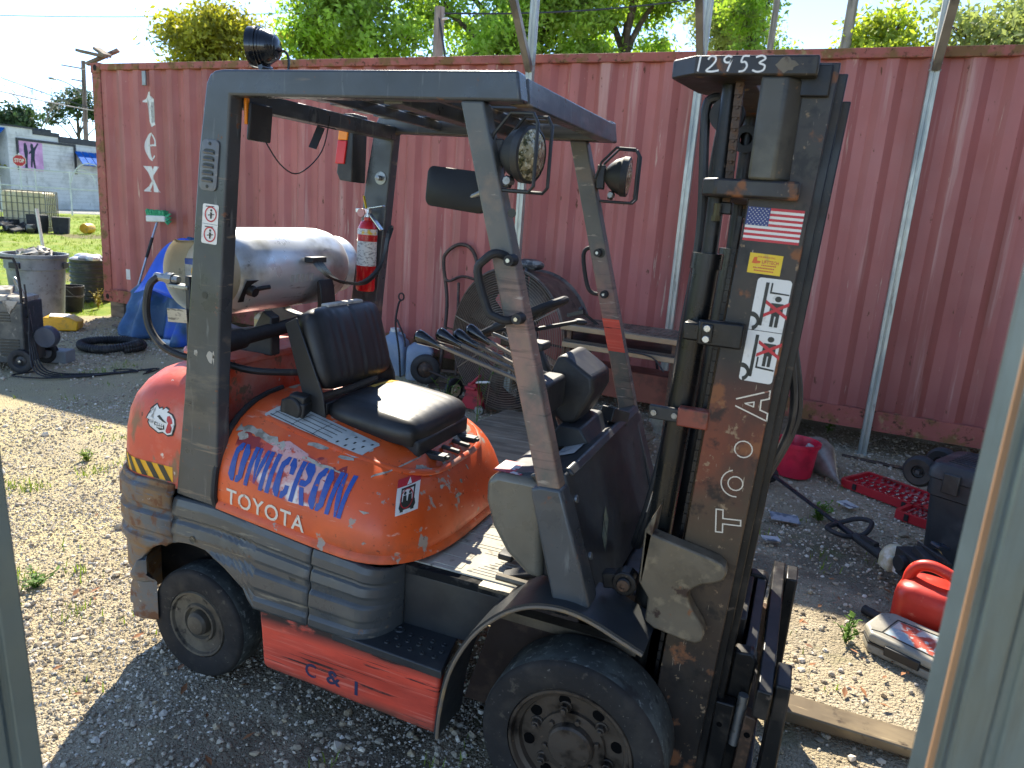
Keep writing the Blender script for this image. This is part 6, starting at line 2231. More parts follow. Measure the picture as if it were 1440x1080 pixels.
W(m_).build('cable', BLACK, we)
gb_ = MB().box((-4.72, 2.55, .06), (.24, .16, .12), (0, 0, R(20))).build('concrete_block', mat('grey_block', lin('7d8284'), .9, bump=(60, .3, .003)), None, .008, origin=(-4.72, 2.55, 0))
tag(gb_, 'small grey block on the gravel behind the welding machine', 'block')
bt = thing('plastic_bottle', 'clear plastic bottle with green cap lying by the blue tarpaulin', 'bottle', (-4.62, 3.72, .04))
MB().lathe((-4.72, 3.72, .04), (1, .1, 0), [(.012, 0), (.014, .02), (.032, .06), (.034, .2), (.03, .22), (0, .222)], 16).build('bottle_body', mat('clear_plastic', lin('b9c6cc'), .12, var=.02), bt)
MB().cyl((-4.74, 3.718, .04), (-4.715, 3.72, .04), .014, n=10).build('bottle_cap', mat('green_cap', lin('7fc04a'), .4), bt)
stick = MB().beam((-5.9, 4.15, .02), (-5.35, 4.05, .03), .045, .02).build('wood_strip', TIMBER, None, .003, origin=(-5.6, 4.1, 0))
tag(stick, 'flat weathered strip of wood lying on the gravel by the container corner', 'board')

# two jugs, hand truck, fan, jack, plywood
JUG = mat('translucent_jug_plastic', lin('9fb4c8'), .4, trans=(.35, (1, 1.02, 1.05)), layers=[L(lin('c5ced4'), 4, .5, .7)], var=.06)
def jug(x, y, h, w_, rz, label):
    t = thing('plastic_jug', label, 'jug', (x, y, 0), 'plastic jugs standing by the container')
    m = MB()
    q = Euler((0, 0, rz)).to_matrix()
    rings = [(0, .92), (.015, 1), (h * .70, 1), (h * .78, .93), (h * .88, .6), (h * .93, .36), (h, .34)]
    m.grid([[tuple(q @ V(p[0] * k, p[1] * k, z) + V(x, y, 0)) for p in rrect(-w_ / 2, w_ / 2, -w_ * .42, w_ * .42, w_ * .16, 4)] for z, k in rings], closed=True)
    m.poly([tuple(q @ V(p[0] * .92, p[1] * .92, 0) + V(x, y, 0)) for p in rrect(-w_ / 2, w_ / 2, -w_ * .42, w_ * .42, w_ * .16, 4)])
    m.build('jug_body', JUG, t, ang=50)
    MB().cyl((x, y, h - .005), (x, y, h + .03), w_ * .17, n=14).build('jug_cap', WHITEP, t)
    MB().tube(spline([q @ V(w_ * .3, 0, h * .72) + V(x, y, 0), q @ V(w_ * .38, 0, h * .92) + V(x, y, 0), q @ V(w_ * .1, 0, h * .97) + V(x, y, 0)], 5), .014, 7).build('jug_handle', JUG, t)
    return t
jug(-1.99, 4.20, .44, .27, .2, 'taller pale blue plastic jug at the foot of the container wall')
jug(-1.66, 4.15, .40, .27, .5, 'shorter whitish plastic jug beside the hand truck wheel')
wd_ = MB().tube(spline([(-1.78, 3.98, .03), (-1.80, 3.97, .30), (-1.86, 3.99, .55), (-1.83, 3.98, .75), (-1.80, 3.98, .80)], 5), .010, 7)
wd_.tube([(-1.80 + .03 * math.cos(R(30 * k)), 3.98, .83 + .035 * math.sin(R(30 * k))) for k in range(12)], .008, 6, closed=True).tube(spline([(-1.84, 3.98, .6), (-1.74, 3.95, .45), (-1.72, 3.95, .35)], 4), .009, 6)
tag(wd_.build('spray_wand', BLACK, None, origin=(-1.8, 3.98, 0)), 'black spray wand with ring handle propped against the plastic jugs', 'sprayer')
cn = MB().box((-2.25, 4.15, .22), (.14, .1, .24), (0, .3, .4)).box((-2.2, 4.1, .33), (.22, .03, .05), (0, -.5, .3)).build('torn_carton', mat('red_white_carton', lin('c3bdb8'), .7, layers=[L(lin('b03028'), 9, .5, .54, 2), L(lin('5a504a'), 7, .58, .62, 3)]), None, .004, origin=(-2.25, 4.15, 0))
tag(cn, 'torn red and white carton on the ground left of the jugs', 'carton')
HT = mat('rusty_dark_tube', lin('453a33'), .55, .4, layers=[L(lin('6e5642'), 20, .52, .66, 8), L(lin('26221f'), 8, .56, .68)])
ht = thing('hand_truck', 'old dark tubular hand truck leaning on the container behind the levers', 'hand truck', (-1.25, 4.2, 0))
m_ = MB()
A_, B_ = V(-1.50, 4.05, .14), V(-1.10, 4.15, .14)
m_.tube(spline([A_ + V(.12, 0, 0), V(-1.44, 4.26, .75), V(-1.52, 4.30, 1.15), V(-1.50, 4.31, 1.27), V(-1.38, 4.32, 1.36), V(-1.25, 4.32, 1.34), V(-1.17, 4.31, 1.22), V(-1.10, 4.28, .95), V(-1.02, 4.2, .55), B_], 6), .018, 9)
m_.tube(spline([(-1.51, 4.30, 1.05), (-1.44, 4.27, 1.0), (-1.30, 4.27, 1.06), (-1.14, 4.28, 1.04)], 4), .014, 7).beam((-1.42, 4.2, .55), (-1.04, 4.2, .5), .04, .01).tube([(-1.32, 4.25, 1.0), (-1.24, 4.12, .4), (-1.2, 4.05, .12)], .014, 7).beam((-1.5, 4.02, .15), (-1.0, 4.1, .15), .025, .025)
m_.tube([(-1.42, 4.0, .32), (-1.5, 3.98, .15), (-1.1, 3.95, .06)], .014, 6)
m_.build('tube_frame', HT, ht)
for (x, y) in ((-1.50, 3.98), (-1.02, 4.12)):
    t_ = MB().lathe((x, y, .15), (.35, -1, 0), [(.08, -.03), (.12, -.035), (.147, -.02), (.15, 0), (.147, .02), (.12, .035), (.08, .03)], 30, caps=False).build('wheel', BLACK, ht, ang=50)
    MB().lathe((x, y, .15), (.35, -1, 0), [(.08, .01), (.05, .02), (.03, .034), (0, .036)], 20, caps=False).build('wheel_hub', HT, t_)
MB().box((-1.22, 3.98, .02), (.4, .2, .012), (0, 0, .15)).build('toe_plate', HT, ht)

FAN = mat('dull_grey_fan_metal', lin('5f554a'), .5, .4, layers=[L(lin('7d7060'), 6, .5, .68, 8), L(lin('3a332d'), 14, .56, .68)])
fan = thing('drum_fan', 'big round wheeled drum fan with wire grille standing behind the steering wheel', 'fan', (-.5, 3.6, 0))
fc, fd = V(-.43, 3.40, .66), V(-.30, -.95, .06).normalized()
FR = .60
m_ = MB()
m_.lathe(fc, fd, [(FR, .0), (FR + .012, .02), (FR, .03), (FR - .01, -.05), (FR - .01, -.36), (FR + .008, -.38), (FR - .02, -.39), (FR - .025, .0)], 56, caps=False)
m_.build('drum', FAN, fan, ang=40)
m_ = MB()
fu_ = fd.cross(V(0, 0, 1)).normalized()
fv_ = fu_.cross(fd)
for k in range(26):
    r = .08 + k * .0205
    m_.tube([fc + fu_ * math.cos(R(9 * j)) * r + fv_ * math.sin(R(9 * j)) * r + fd * (.03 + .05 * (1 - (r / FR) ** 2)) for j in range(40)], .0026, 4, closed=True)
for j in range(8):
    a = R(45 * j + 12)
    m_.tube([fc + (fu_ * math.cos(a) + fv_ * math.sin(a)) * r + fd * (.032 + .05 * (1 - (r / FR) ** 2)) for r in (.05, .2, .35, .48, FR)], .0045, 5)
m_.build('wire_grille', mat('dusty_grille_wire', lin('8a7d6c'), .5, .4), fan)
for j in range(4):
    a = R(90 * j + 30)
    d = fu_ * math.cos(a) + fv_ * math.sin(a)
    e = fd.cross(d).normalized()
    b = MB()
    b.add([fc + d * .08 + e * .05 - fd * .12, fc + d * .52 + e * .16 - fd * .10, fc + d * .52 - e * .10 - fd * .20, fc + d * .08 - e * .05 - fd * .16], [(0, 1, 2, 3)])
    b.build('fan_blade', FAN, fan, solid=.006)
m_ = MB()
m_.cyl(fc - fd * .1, fc - fd * .33, .10, n=24).cyl(fc - fd * .02, fc - fd * .1, .06, n=20).beam(fc - fd * .25 - fv_ * .58, fc - fd * .25 + fv_ * .58, .05, .012).beam(fc - fd * .25 - fu_ * .58, fc - fd * .25 + fu_ * .58, .05, .012)
m_.build('motor', DARK, fan, .006)
m_ = MB()
for s in (-1, 1):
    m_.tube(spline([fc + fu_ * s * (FR + .02) - fd * .2, fc + fu_ * s * .55 - fd * .2 - V(0, 0, .40), fc + fu_ * s * .5 - fd * .1 - V(0, 0, .60), fc + fu_ * s * .5 + fd * .08 - V(0, 0, .62)], 5), .016, 8)
m_.tube([fc - fu_ * .5 - V(0, 0, .6), fc + fu_ * .5 - V(0, 0, .6)], .014, 8)
m_.beam(fc + fu_ * .2 + fv_ * .60 - fd * .15, fc + fu_ * .05 + fv_ * .66 - fd * .22, .10, .05)
m_.build('stand', FAN, fan)
for s in (-1, 1):
    wc2 = fc + fu_ * s * .56 + fd * .02
    wc2.z = .11
    t_ = MB().lathe(wc2, fu_, [(.06, -.022), (.095, -.024), (.11, -.012), (.11, .012), (.095, .024), (.06, .022)], 26, caps=False).build('wheel', BLACK, fan, ang=50)
    MB().lathe(wc2, fu_, [(.062, -.026), (.055, -.032), (.02, -.02), (.018, -.036), (0, -.036), (0, .036), (.018, .036), (.055, .03), (.062, .024)], 20, caps=False).build('wheel_disc', mat('cream_wheel_disc', lin('c9bb96'), .5), t_)
# lamp and cord hung on the fan
m_ = MB()
m_.ball((-.36, 3.62, 1.29), (.14, .09, .05)).beam((-.36, 3.55, 1.27), (-.27, 3.40, 1.02), .03, .02)
tag(m_.build('hand_grinder', mat('grey_black_tool', lin('3a3836'), .4, layers=[L(lin('8a8880'), 12, .5, .6)]), None, .01, origin=(-.36, 3.6, 1.24)), 'grey and black hand tool lying on top of the drum fan', 'tool')

RJ = mat('red_jack_paint', lin('a01c30'), .4, layers=[L(lin('5a1a20'), 12, .55, .68)])
rj = thing('floor_jack', 'small red floor jack with yellow wheel disc behind the seat front', 'jack', (-.72, 3.35, 0))
m_ = MB()
m_.prism([(-.12, .03), (.12, .03), (.10, .12), (.04, .26), (-.03, .26), (-.06, .13)], 'y', -.035, .035)
m_.bx(-.05, .05, -.06, .06, .20, .23).beam((0, -.03, .25), (.08, -.03, .34), .03, .02)
m_.mapv(lambda p: p + V(-.70, 3.36, 0))
m_.build('jack_body', RJ, rj, .006)
MB().lathe((-.60, 3.32, .04), (0, -1, 0), [(0, 0), (.04, 0), (.04, .03), (0, .03)], 16).build('jack_wheel', STEEL, rj)
MB().cyl((-.66, 3.34, .27), (-.52, 3.30, .30), .010, n=8).build('jack_handle', WHITEP, rj)

PLY = mat('weathered_plywood', lin('85765f'), .85, layers=[L(lin('6a5c4a'), 5, .45, .6, 5, (.35, 2.5, 1)), L(lin('a39680'), 14, .52, .66, 6, (.2, 3, 1), k=.7), L(lin('5a5246'), 2.5, .56, .7)], bump=(40, .2, .002))
pw = MB()
pq = Euler((R(2), R(-1), R(-9))).to_matrix()
pw.bx(-.56, .72, -.62, .78, 0, .02).mapv(lambda p: pq @ p + V(.10, 2.55, .06))
tag(pw.build('plywood_sheet', PLY, None, .003, origin=(.1, 2.55, .06)), 'weathered plywood sheet lying flat on the ground behind the forklift', 'plywood')
pl2 = MB().bx(.1, .45, 2.15, 2.5, 0, .055).build('timber_block', TIMBER, None, .005, origin=(.3, 2.3, 0))
tag(pl2, 'timber block holding up the plywood sheet', 'block')
ydr = MB().lathe((-2.62, 3.25, 0), (0, 0, 1), [(0, 0), (.24, 0), (.26, .03), (.26, .2), (.27, .21), (.26, .22), (.26, .42), (.27, .43), (.26, .44), (.26, .60), (.22, .64), (0, .64)], 32).build('plastic_drum', mat('dirty_tan_plastic', lin('a8905a'), .5, layers=[L(lin('7d6a42'), 5, .5, .66)]), None, origin=(-2.62, 3.25, 0))
tag(ydr, 'dirty tan plastic drum standing on the gravel seen under the gas cylinder', 'drum')

# steel work cart with tread plate top
TREAD = mat('tread_plate_steel', lin('6d6154'), .5, .6, layers=[L(lin('8d8070'), 5, .5, .66), L(lin('4a4038'), 16, .55, .66)])
kt = thing('work_cart', 'steel work table with tread plate top and pale edges by the container', 'work table', (.62, 3.1, 0))
def K(p):
    q = Euler((0, 0, R(-4))).to_matrix()
    return q @ V(*p) + V(.62, 3.12, 0)
MB().bx(-.42, .50, -.20, .22, .915, .935).mapv(lambda p: K(p)).build('table_top', TREAD, kt, .003)
m_ = MB()
for i in range(22):
    for j in range(9):
        a = R(45 if (i + j) % 2 else -45)
        x, y = -.40 + i * .041, -.18 + j * .046
        d = V(math.cos(a), math.sin(a), 0) * .016
        m_.beam(V(x, y, .936) - d, V(x, y, .936) + d, .007, .004)
m_.mapv(lambda p: K(p)).build('tread_lugs', TREAD, kt)
PALE = mat('pale_edge_steel', lin('8d8068'), .5, .3, layers=[L(lin('7d705c'), 12, .52, .66, 6, (.2, 1, 1))])
MB().bx(-.42, .50, -.225, -.20, .89, .93).bx(-.40, .48, -.215, -.19, .76, .80).mapv(lambda p: K(p)).build('front_rail', PALE, kt, .004)
MB().bx(-.40, .48, -.19, .21, .80, .82).mapv(lambda p: K(p)).build('lower_shelf', DARK, kt)
for x in (-.36, .44):
    for y in (-.17, .18):
        MB().bx(x - .018, x + .018, y - .018, y + .018, .0, .915).mapv(lambda p: K(p)).build('table_leg', HT, kt)
m_ = MB().bx(-.30, .40, -.05, .20, .40, .62)
m_.mapv(lambda p: K(p)).build('drawer_box', mat('rusty_red_cabinet', lin('6a3a2c'), .6, layers=[L(lin('4a2a20'), 8, .5, .66)]), kt, .006)
MB().beam((-.30, -.1, 1.02), (-.20, -.02, .93), .03, .02).beam((-.42, -.08, .98), (-.28, -.12, 1.03), .035, .03).mapv(lambda p: K(p)).build('vice_handle', DARK, kt)
MB().tube(spline([(.1, -.23, .80), (.3, -.25, .79), (.4, -.26, .70)], 4), .006, 6).mapv(lambda p: K(p)).build('hanging_hose', DARK, kt)
MB().ball((-.32, -.08, 1.04), .022).mapv(lambda p: K(p)).build('handle_knob', DARK, kt)

pg = thing('propane_tank', 'white propane tank with black gauge hose beside the work table', 'propane tank', (.93, 3.75, 0))
WTANK = mat('dirty_white_tank', lin('b9bcae'), .4, layers=[L(lin('8a8a78'), 6, .5, .68)])
m_ = MB()
m_.lathe((.93, 3.75, .0), (0, 0, 1), [(.0, .0), (.11, .0), (.11, .03), (.125, .05), (.15, .10), (.152, .26), (.14, .33), (.10, .38), (.03, .40), (0, .40)], 28, caps=False)
m_.build('tank_body', WTANK, pg, ang=50)
MB().lathe((.93, 3.75, .37), (0, 0, 1), [(.10, 0), (.105, .12), (.098, .12), (.094, 0)], 24, caps=False, a0=R(200), a1=R(470)).build('collar', WTANK, pg, ang=60)
MB().cyl((.93, 3.75, .4), (.93, 3.75, .50), .02, n=10).beam((.90, 3.7, .47), (1.02, 3.6, .44), .02, .02).build('valve', STEEL, pg)
MB().tube(spline([(.92, 3.7, .47), (.84, 3.65, .5), (.80, 3.63, .62), (.83, 3.62, .72), (.86, 3.62, .74)], 5), .011, 7).build('gauge_hose', BLACK, pg)
MB().lathe((.875, 3.60, .745), (-.2, -1, .3), [(0, 0), (.04, 0), (.042, .012), (.03, .016), (0, .012)], 18).build('gauge', WHITEP, pg)
MB().box((.90, 3.60, .22), (.12, .01, .1), (0, 0, -.3)).build('tank_label', PVC_W, pg)

# ================================================================== THINGS ON THE GRAVEL TO THE RIGHT
PINK = mat('red_bucket_plastic', lin('c8203c'), .4, var=.06, layers=[L(lin('a01a30'), 8, .52, .68)])
rbk = thing('bucket', 'bright red plastic bucket with a rag in it beside the funnel', 'bucket', (1.93, 3.22, 0))
m_ = MB()
c0 = (1.95, 3.24, 0)
m_.lathe(c0, (.0, .0, 1), [(0, .006), (.118, .006), (.125, .012), (.145, .235), (.158, .235), (.160, .262), (.150, .265), (.142, .24), (.118, .03), (0, .03)], 34, caps=False)
m_.build('bucket_body', PINK, rbk, ang=40)
MB().box((2.03, 3.20, .235), (.05, .04, .05), (.3, .4, .2)).build('rag', mat('crumpled_grey_rag', lin('a8a29c'), .8, bump=(80, .6, .006)), rbk, .01)
fu = MB()
fp, fd2 = V(2.10, 3.50, .105), V(.38, -.88, -.17).normalized()
fu.lathe(fp, fd2, [(.125, -.06), (.127, .02), (.124, .03), (.03, .30), (.012, .36), (.008, .42), (.005, .42), (.009, .36), (.026, .30), (.118, .03), (.12, -.06)], 36, caps=False)
tag(fu.build('funnel', mat('galvanised_funnel', lin('9a958a'), .4, .35, layers=[L(lin('6a5f50'), 6, .48, .66, 8)]), None, ang=40, origin=(2.15, 3.35, 0)), 'large galvanised metal funnel lying on its side by the red bucket', 'funnel')

SOCK = mat('red_case_plastic', lin('b5202c'), .4, var=.06)
def socket_case(cx_, cy_, rz, sx_, sy_, label, n1, tilt=0):
    t = thing('socket_case', label, 'tool case', (cx_, cy_, 0), 'open red socket set cases')
    q = Euler((tilt, 0, rz)).to_matrix()
    def T(mb):
        return mb.mapv(lambda p: q @ p + V(cx_, cy_, 0))
    m = MB()
    o = rrect(-sx_ / 2, sx_ / 2, -sy_ / 2, sy_ / 2, .03, 3)
    i_ = rrect(-sx_ / 2 + .022, sx_ / 2 - .022, -sy_ / 2 + .022, sy_ / 2 - .022, .02, 3)
    m.grid([[(p[0], p[1], .0) for p in o], [(p[0], p[1], .055) for p in o], [(p[0], p[1], .055) for p in i_], [(p[0], p[1], .030) for p in i_]], closed=True)
    m.poly([(p[0], p[1], .030) for p in i_])
    T(m).build('case_tray', SOCK, t, ang=40)
    g_ = random.Random(n1)
    rows_ = 5
    for r in range(rows_):
        y = -sy_ / 2 + .05 + r * (sy_ - .09) / (rows_ - 1)
        nn = 12 if r % 2 == 0 else 9
        so_ = MB()
        for k in range(nn):
            x = -sx_ / 2 + .05 + k * (sx_ - .10) / (nn - 1)
            rr = .006 + .005 * k / nn
            l = .018 if r in (0, 4) else .035
            so_.cyl((x, y - l / 2, .036 + rr * .5), (x, y + l / 2, .036 + rr * .5), rr, n=8)
        T(so_).build('socket_row', CHROME, t)
    for k in range(3):
        T(MB().bx(-sx_ / 2 + .05, sx_ / 2 - .05, -sy_ / 2 + .075 + k * .075, -sy_ / 2 + .083 + k * .075, .030, .044)).build('tray_rib', SOCK, t)
    for x in (-sx_ * .3, sx_ * .3):
        T(MB().bx(x - .013, x + .013, -sy_ / 2 - .008, -sy_ / 2 + .002, .008, .05)).build('latch', BLACK, t)
        T(MB().bx(x - .03, x + .03, sy_ / 2 - .002, sy_ / 2 + .02, .0, .04)).build('hinge', BLACK, t)
    T(MB().bx(-sx_ * .28, -sx_ * .05, sy_ / 2 - .045, sy_ / 2 - .028, .055, .0565)).build('name_plate', PVC_K, t)
    return t
socket_case(2.60, 3.18, R(-34), .58, .36, 'larger open red socket set case with rows of chrome sockets', 3)
socket_case(2.80, 2.74, R(-30), .40, .24, 'smaller red socket tray next to the black wheeled tote', 4)

pc = [(1.93, 2.27, .17, .10, 'printed grey card lying on the gravel next to a weed', lin('8d9196'), .2), (2.30, 2.74, .10, .10, 'white and yellow packet on the gravel below the funnel', lin('b9bdb8'), .9), (1.87, 1.90, .10, .05, 'torn scrap of white paper nearest the mast', lin('b5b5b2'), .4)]
for x, y, a, b, lab, c, rz in pc:
    p = MB().box((x, y, .028), (a, b, .006), (.10, .06, rz)).build('paper_scrap', mat('printed_paper', c, .7, layers=[L(lin('5d646c'), 14, .52, .6, 3)]), None, .001, origin=(x, y, .02))
    tag(p, lab, 'litter')
tl = thing('string_trimmer', 'string trimmer lying on the gravel with white fuel tank and black engine', 'string trimmer', (2.2, 2.2, 0))
m_ = MB()
m_.cyl((1.80, 2.90, .09), (2.36, 1.99, .07), .013, n=10).cyl((2.20, 2.25, .075), (2.30, 2.09, .072), .018, n=10)
m_.build('shaft', mat('blue_black_shaft', lin('20242c'), .3, .3), tl)
MB().ball((1.79, 2.93, .07), (.07, .06, .06)).build('cutting_head', BLACK, tl)
m_ = MB()
d_ = V(.524, -.852, 0)
s_ = V(.852, .524, 0)
c_ = V(2.245, 2.165, .08)
m_.tube(spline([c_ - d_ * .05 + s_ * .0, c_ + s_ * .10 - d_ * .03 + V(0, 0, .04), c_ + s_ * .13 + d_ * .06 + V(0, 0, .06), c_ + s_ * .06 + d_ * .13 + V(0, 0, .03), c_ + d_ * .12, c_ - s_ * .08 + d_ * .10, c_ - s_ * .10 + d_ * .0, c_ - d_ * .05], 6), .014, 9)
m_.build('loop_handle', BLACK, tl)
m_ = MB()
m_.cyl(c_ + d_ * .12, c_ + d_ * .36, .026, .030, 12).beam(c_ + d_ * .18 + V(0, 0, .02), c_ + d_ * .3 + V(0, 0, .03), .03, .03)
m_.build('grip', BLACK, tl)
e_ = c_ + d_ * .48
m_ = MB()
m_.ball(e_ + V(-.02, -.0, .045), (.075, .06, .075), 14, 10).box(e_ + V(-.03, -.01, .03), (.11, .10, .09), (0, 0, .5))
m_.build('fuel_tank', mat('yellowed_white_plastic', lin('b8ae8c'), .5, layers=[L(lin('d4d0c4'), 9, .5, .62), L(lin('a58a3a'), 5, .58, .68)]), tl, .02, seg=3)
m_ = MB()
f_ = e_ + d_ * .11 + s_ * .02
m_.box(f_ + V(0, 0, .07), (.17, .15, .13), (0, 0, .5)).box(f_ + d_ * .06 + V(0, 0, .10), (.12, .14, .12), (.1, .1, .4)).cyl(f_ - s_ * .05 + V(0, 0, .08), f_ - s_ * .12 + V(0, 0, .08), .04, n=16)
for k in range(5):
    m_.box(f_ + d_ * (.02 + .022 * k) + V(0, 0, .165), (.008, .12, .03), (0, 0, .5))
m_.build('engine', BLACK, tl, .012)
MB().box(f_ + s_ * .10 + V(0, 0, .17), (.12, .05, .02), (.2, .3, .9)).build('air_filter_cover', mat('blue_black_plastic', lin('1c2836'), .3), tl, .006)
MB().cyl(f_ + s_ * .07 + V(0, 0, .12), f_ + s_ * .10 + V(0, 0, .14), .022, n=12).build('spark_plug_cap', mat('tan_metal', lin('8a7650'), .5, .5), tl)
MB().box(e_ - s_ * .06 + d_ * .03 + V(0, 0, .02), (.09, .012, .04), (0, 0, -.9)).build('white_label', PVC_W, tl)

TOTE = mat('black_tote_plastic', lin('25282c'), .5, layers=[L(lin('44474a'), 5, .5, .68, 6)], bump=(160, .1, .001))
to = thing('wheeled_tote', 'tall black plastic tote with lid and wheel at the right post', 'tote', (2.85, 2.0, 0))
tq = Euler((0, 0, R(-28))).to_matrix()
def TT(mb):
    return mb.mapv(lambda p: tq @ p + V(2.93, 2.12, 0))
m_ = MB()
rg_ = [(0, .86), (.02, .9), (.40, 1.0), (.41, 1.06), (.50, 1.07)]
bs = rrect(-.26, .26, -.19, .19, .05, 4)
m_.grid([[(p[0] * k, p[1] * k, z) for p in bs] for z, k in rg_], closed=True)
m_.poly([(p[0] * .86, p[1] * .86, 0) for p in bs])
TT(m_).build('tote_body', TOTE, to, ang=35)
m_ = MB()
m_.grid([[(p[0] * k, p[1] * k, z) for p in bs] for z, k in [(.505, 1.07), (.505, 1.10), (.55, 1.10), (.585, 1.02), (.595, .9)]], closed=True)
m_.poly([(p[0] * .9, p[1] * .9, .595) for p in bs])
lid = TT(m_).build('lid', TOTE, to, ang=35)
for k in range(9):
    TT(MB().bx(-.2, .2, -.15 + k * .036, -.138 + k * .036, .594, .601)).build('lid_rib', TOTE, lid)
for x in (-.15, .15):
    TT(MB().bx(x - .04, x + .04, -.225, -.200, .44, .55)).build('latch', DARK, to, .006)
for y in (-.15, .15):
    t_ = TT(MB().lathe((-.33, y, .50), (0, -1, 0), [(.035, -.03), (.07, -.035), (.085, -.02), (.085, .02), (.07, .035), (.035, .03)], 26, caps=False)).build('wheel', BLACK, to, ang=45)
    TT(MB().lathe((-.33, y, .50), (0, -1, 0), [(.036, .02), (.03, .024), (.015, .012), (.0, .012)], 18, caps=False)).build('wheel_hub', DARK, t_)
TT(MB().beam((-.33, -.19, .50), (-.33, .19, .50), .02, .02).bx(-.33, -.24, -.13, -.11, .47, .54).bx(-.33, -.24, .11, .13, .47, .54)).build('wheel_bracket', TOTE, to)

REDP = mat('red_gas_can_plastic', lin('c8321f'), .42, layers=[L(lin('a8281c'), 4, .5, .7), L(lin('dd7a5a'), 20, .62, .72, 8)], bump=(180, .12, .001), var=.05)
gc = thing('gas_can', 'red plastic gas can with moulded handle behind the grey tool case', 'gas can', (2.60, 1.28, 0))
gq = Euler((0, 0, R(-18))).to_matrix()
def G(mb):
    return mb.mapv(lambda p: gq @ p + V(2.60, 1.30, 0))
m_ = MB()
gs = rrect(-.16, .16, -.13, .13, .07, 6)
m_.grid([[(p[0] * k + dx, p[1] * k, z) for p in gs] for z, k, dx in ((0, .90, 0), (.015, .97, 0), (.05, 1, 0), (.15, 1, 0), (.185, .97, .0), (.21, .86, .004), (.225, .66, .01))], closed=True)
m_.poly([(p[0] * .66 + .01, p[1] * .66, .225) for p in gs])
m_.poly([(p[0] * .9, p[1] * .9, 0) for p in gs])
G(m_).build('can_body', REDP, gc, ang=60)
m_ = MB()
m_.tube(spline([(-.125, 0, .15), (-.12, 0, .235), (-.09, 0, .285), (-.03, 0, .300), (.06, 0, .275), (.13, 0, .225), (.145, 0, .16)], 6), [.026] * 37, 12)
G(m_).build('handle', REDP, gc, ang=60)
G(MB().cyl((.10, .03, .20), (.12, .03, .25), .03, n=16)).build('cap', BLACK, gc, .004)

CASEG = mat('grey_beige_case_plastic', lin('8f8a7c'), .5, layers=[L(lin('a39e90'), 5, .48, .66), L(lin('6b675c'), 24, .6, .7)], bump=(200, .1, .0008), var=.06)
dc = thing('drill_case', 'beige grey plastic tool case with red printed label on the sunlit gravel', 'tool case', (2.45, .98, 0))
dq = Euler((0, 0, R(-27))).to_matrix()
def D(mb):
    return mb.mapv(lambda p: dq @ p + V(2.50, 1.00, 0))
cs = [(-.19, -.06), (-.14, -.13), (.14, -.13), (.20, -.08), (.20, .10), (.14, .14), (-.15, .14), (-.19, .09)]
for z0, z1, nm in ((0, .046, 'case_base'), (.050, .095, 'case_lid')):
    m_ = MB().prism(cs, 'z', z0, z1)
    D(m_).build(nm, CASEG, dc, .014, seg=3)
D(MB().prism([(p[0] * 1.012, p[1] * 1.015) for p in cs], 'z', .044, .052)).build('case_seam', DARK, dc)
lab = D(MB().prism([(-.10, -.08), (.12, -.09), (.15, .02), (.08, .09), (-.10, .07)], 'z', .0955, .0965)).build('printed_label', mat('red_printed_label', lin('c9b8ac'), .45, layers=[L(lin('c0503c'), 6, .46, .5, 2), L(lin('9fb0b4'), 7, .55, .58, 2), L(lin('c9c4ba'), 40, .56, .6, 2)]), dc)
for (a, b) in (((-.11, -.085), (.13, -.1)), ((.13, -.1), (.165, .02)), ((.165, .02), (.085, .10)), ((-.11, .08), (.085, .10)), ((-.11, -.085), (-.11, .08)), ((-.15, -.1), (-.11, -.085)), ((.085, .1), (.11, .135))):
    D(MB().beam((*a, .0965), (*b, .0965), .004, .002)).build('case_groove', PVC_K, dc)
D(MB().bx(-.07, .07, -.145, -.128, .03, .07)).build('case_latch', DARK, dc, .004)
bs_ = MB().cyl((2.32, 1.30, .025), (2.42, 1.22, .025), .022, n=14).build('black_sleeve', BLACK, None, .003, origin=(2.37, 1.26, 0))
tag(bs_, 'short black rubber sleeve on the ground left of the gas can', 'sleeve')
rod = MB().cyl((2.3, 3.95, .012), (4.4, 3.55, .02), .014, n=8).build('dark_rod', HT, None, origin=(3.2, 3.8, 0))
tag(rod, 'long thin dark rod lying on the gravel along the container', 'rod')

weed(2.12, 2.43, .13, 12, 'bushy green weed between the printed card and the trimmer shaft', 1, .010, .045, spread=.9)
weed(2.235, .99, .13, 5, 'single upright weed at the edge of the sunlit gravel', 2, .010, .04, spread=.4)
weed(2.20, 4.62, .22, 4, 'leafy weed growing from under the container behind the bucket', 3, .03, .07, spread=.5)
weed(-.52, 3.08, .60, 3, 'tall thin weed growing in front of the drum fan', 4, .012, .05, spread=.3)
weed(-.95, 3.35, .30, 5, 'green weed beside the red floor jack', 5, .014, .05, spread=.6)
weed(-7.2, 5.0, .35, 8, 'weed with yellow flowers between the bucket and the container', 6, .014, .05, mat('yellow_flowering_weed', lin('a8962a'), .6, var=.3, vs=20, trans=(.4, (1.2, 1.2, .6))), .5)
weed(-1.05, -.32, .07, 9, 'low weed on the sunlit gravel behind the rear wheel', 7, .008, .035, spread=1.3)
weed(-.85, -.75, .06, 8, 'small weed patch in the sunlit gravel nearest the left post', 8, .008, .03, spread=1.3)
weed(.66, -.95, .06, 8, 'low weed in the shade below the tank skirt', 9, .008, .03, spread=1.3)
weed(-2.2, .85, .07, 8, 'low yellowish weed clump out on the open sunlit gravel', 10, .008, .035, GRASS, 1.3)
plb = MB()
for k in range(5):
    plb.ball((-2.35 + rnd.uniform(-.05, .05), .35 + rnd.uniform(-.05, .05), .03), (.05, .045, .035), 8, 6)
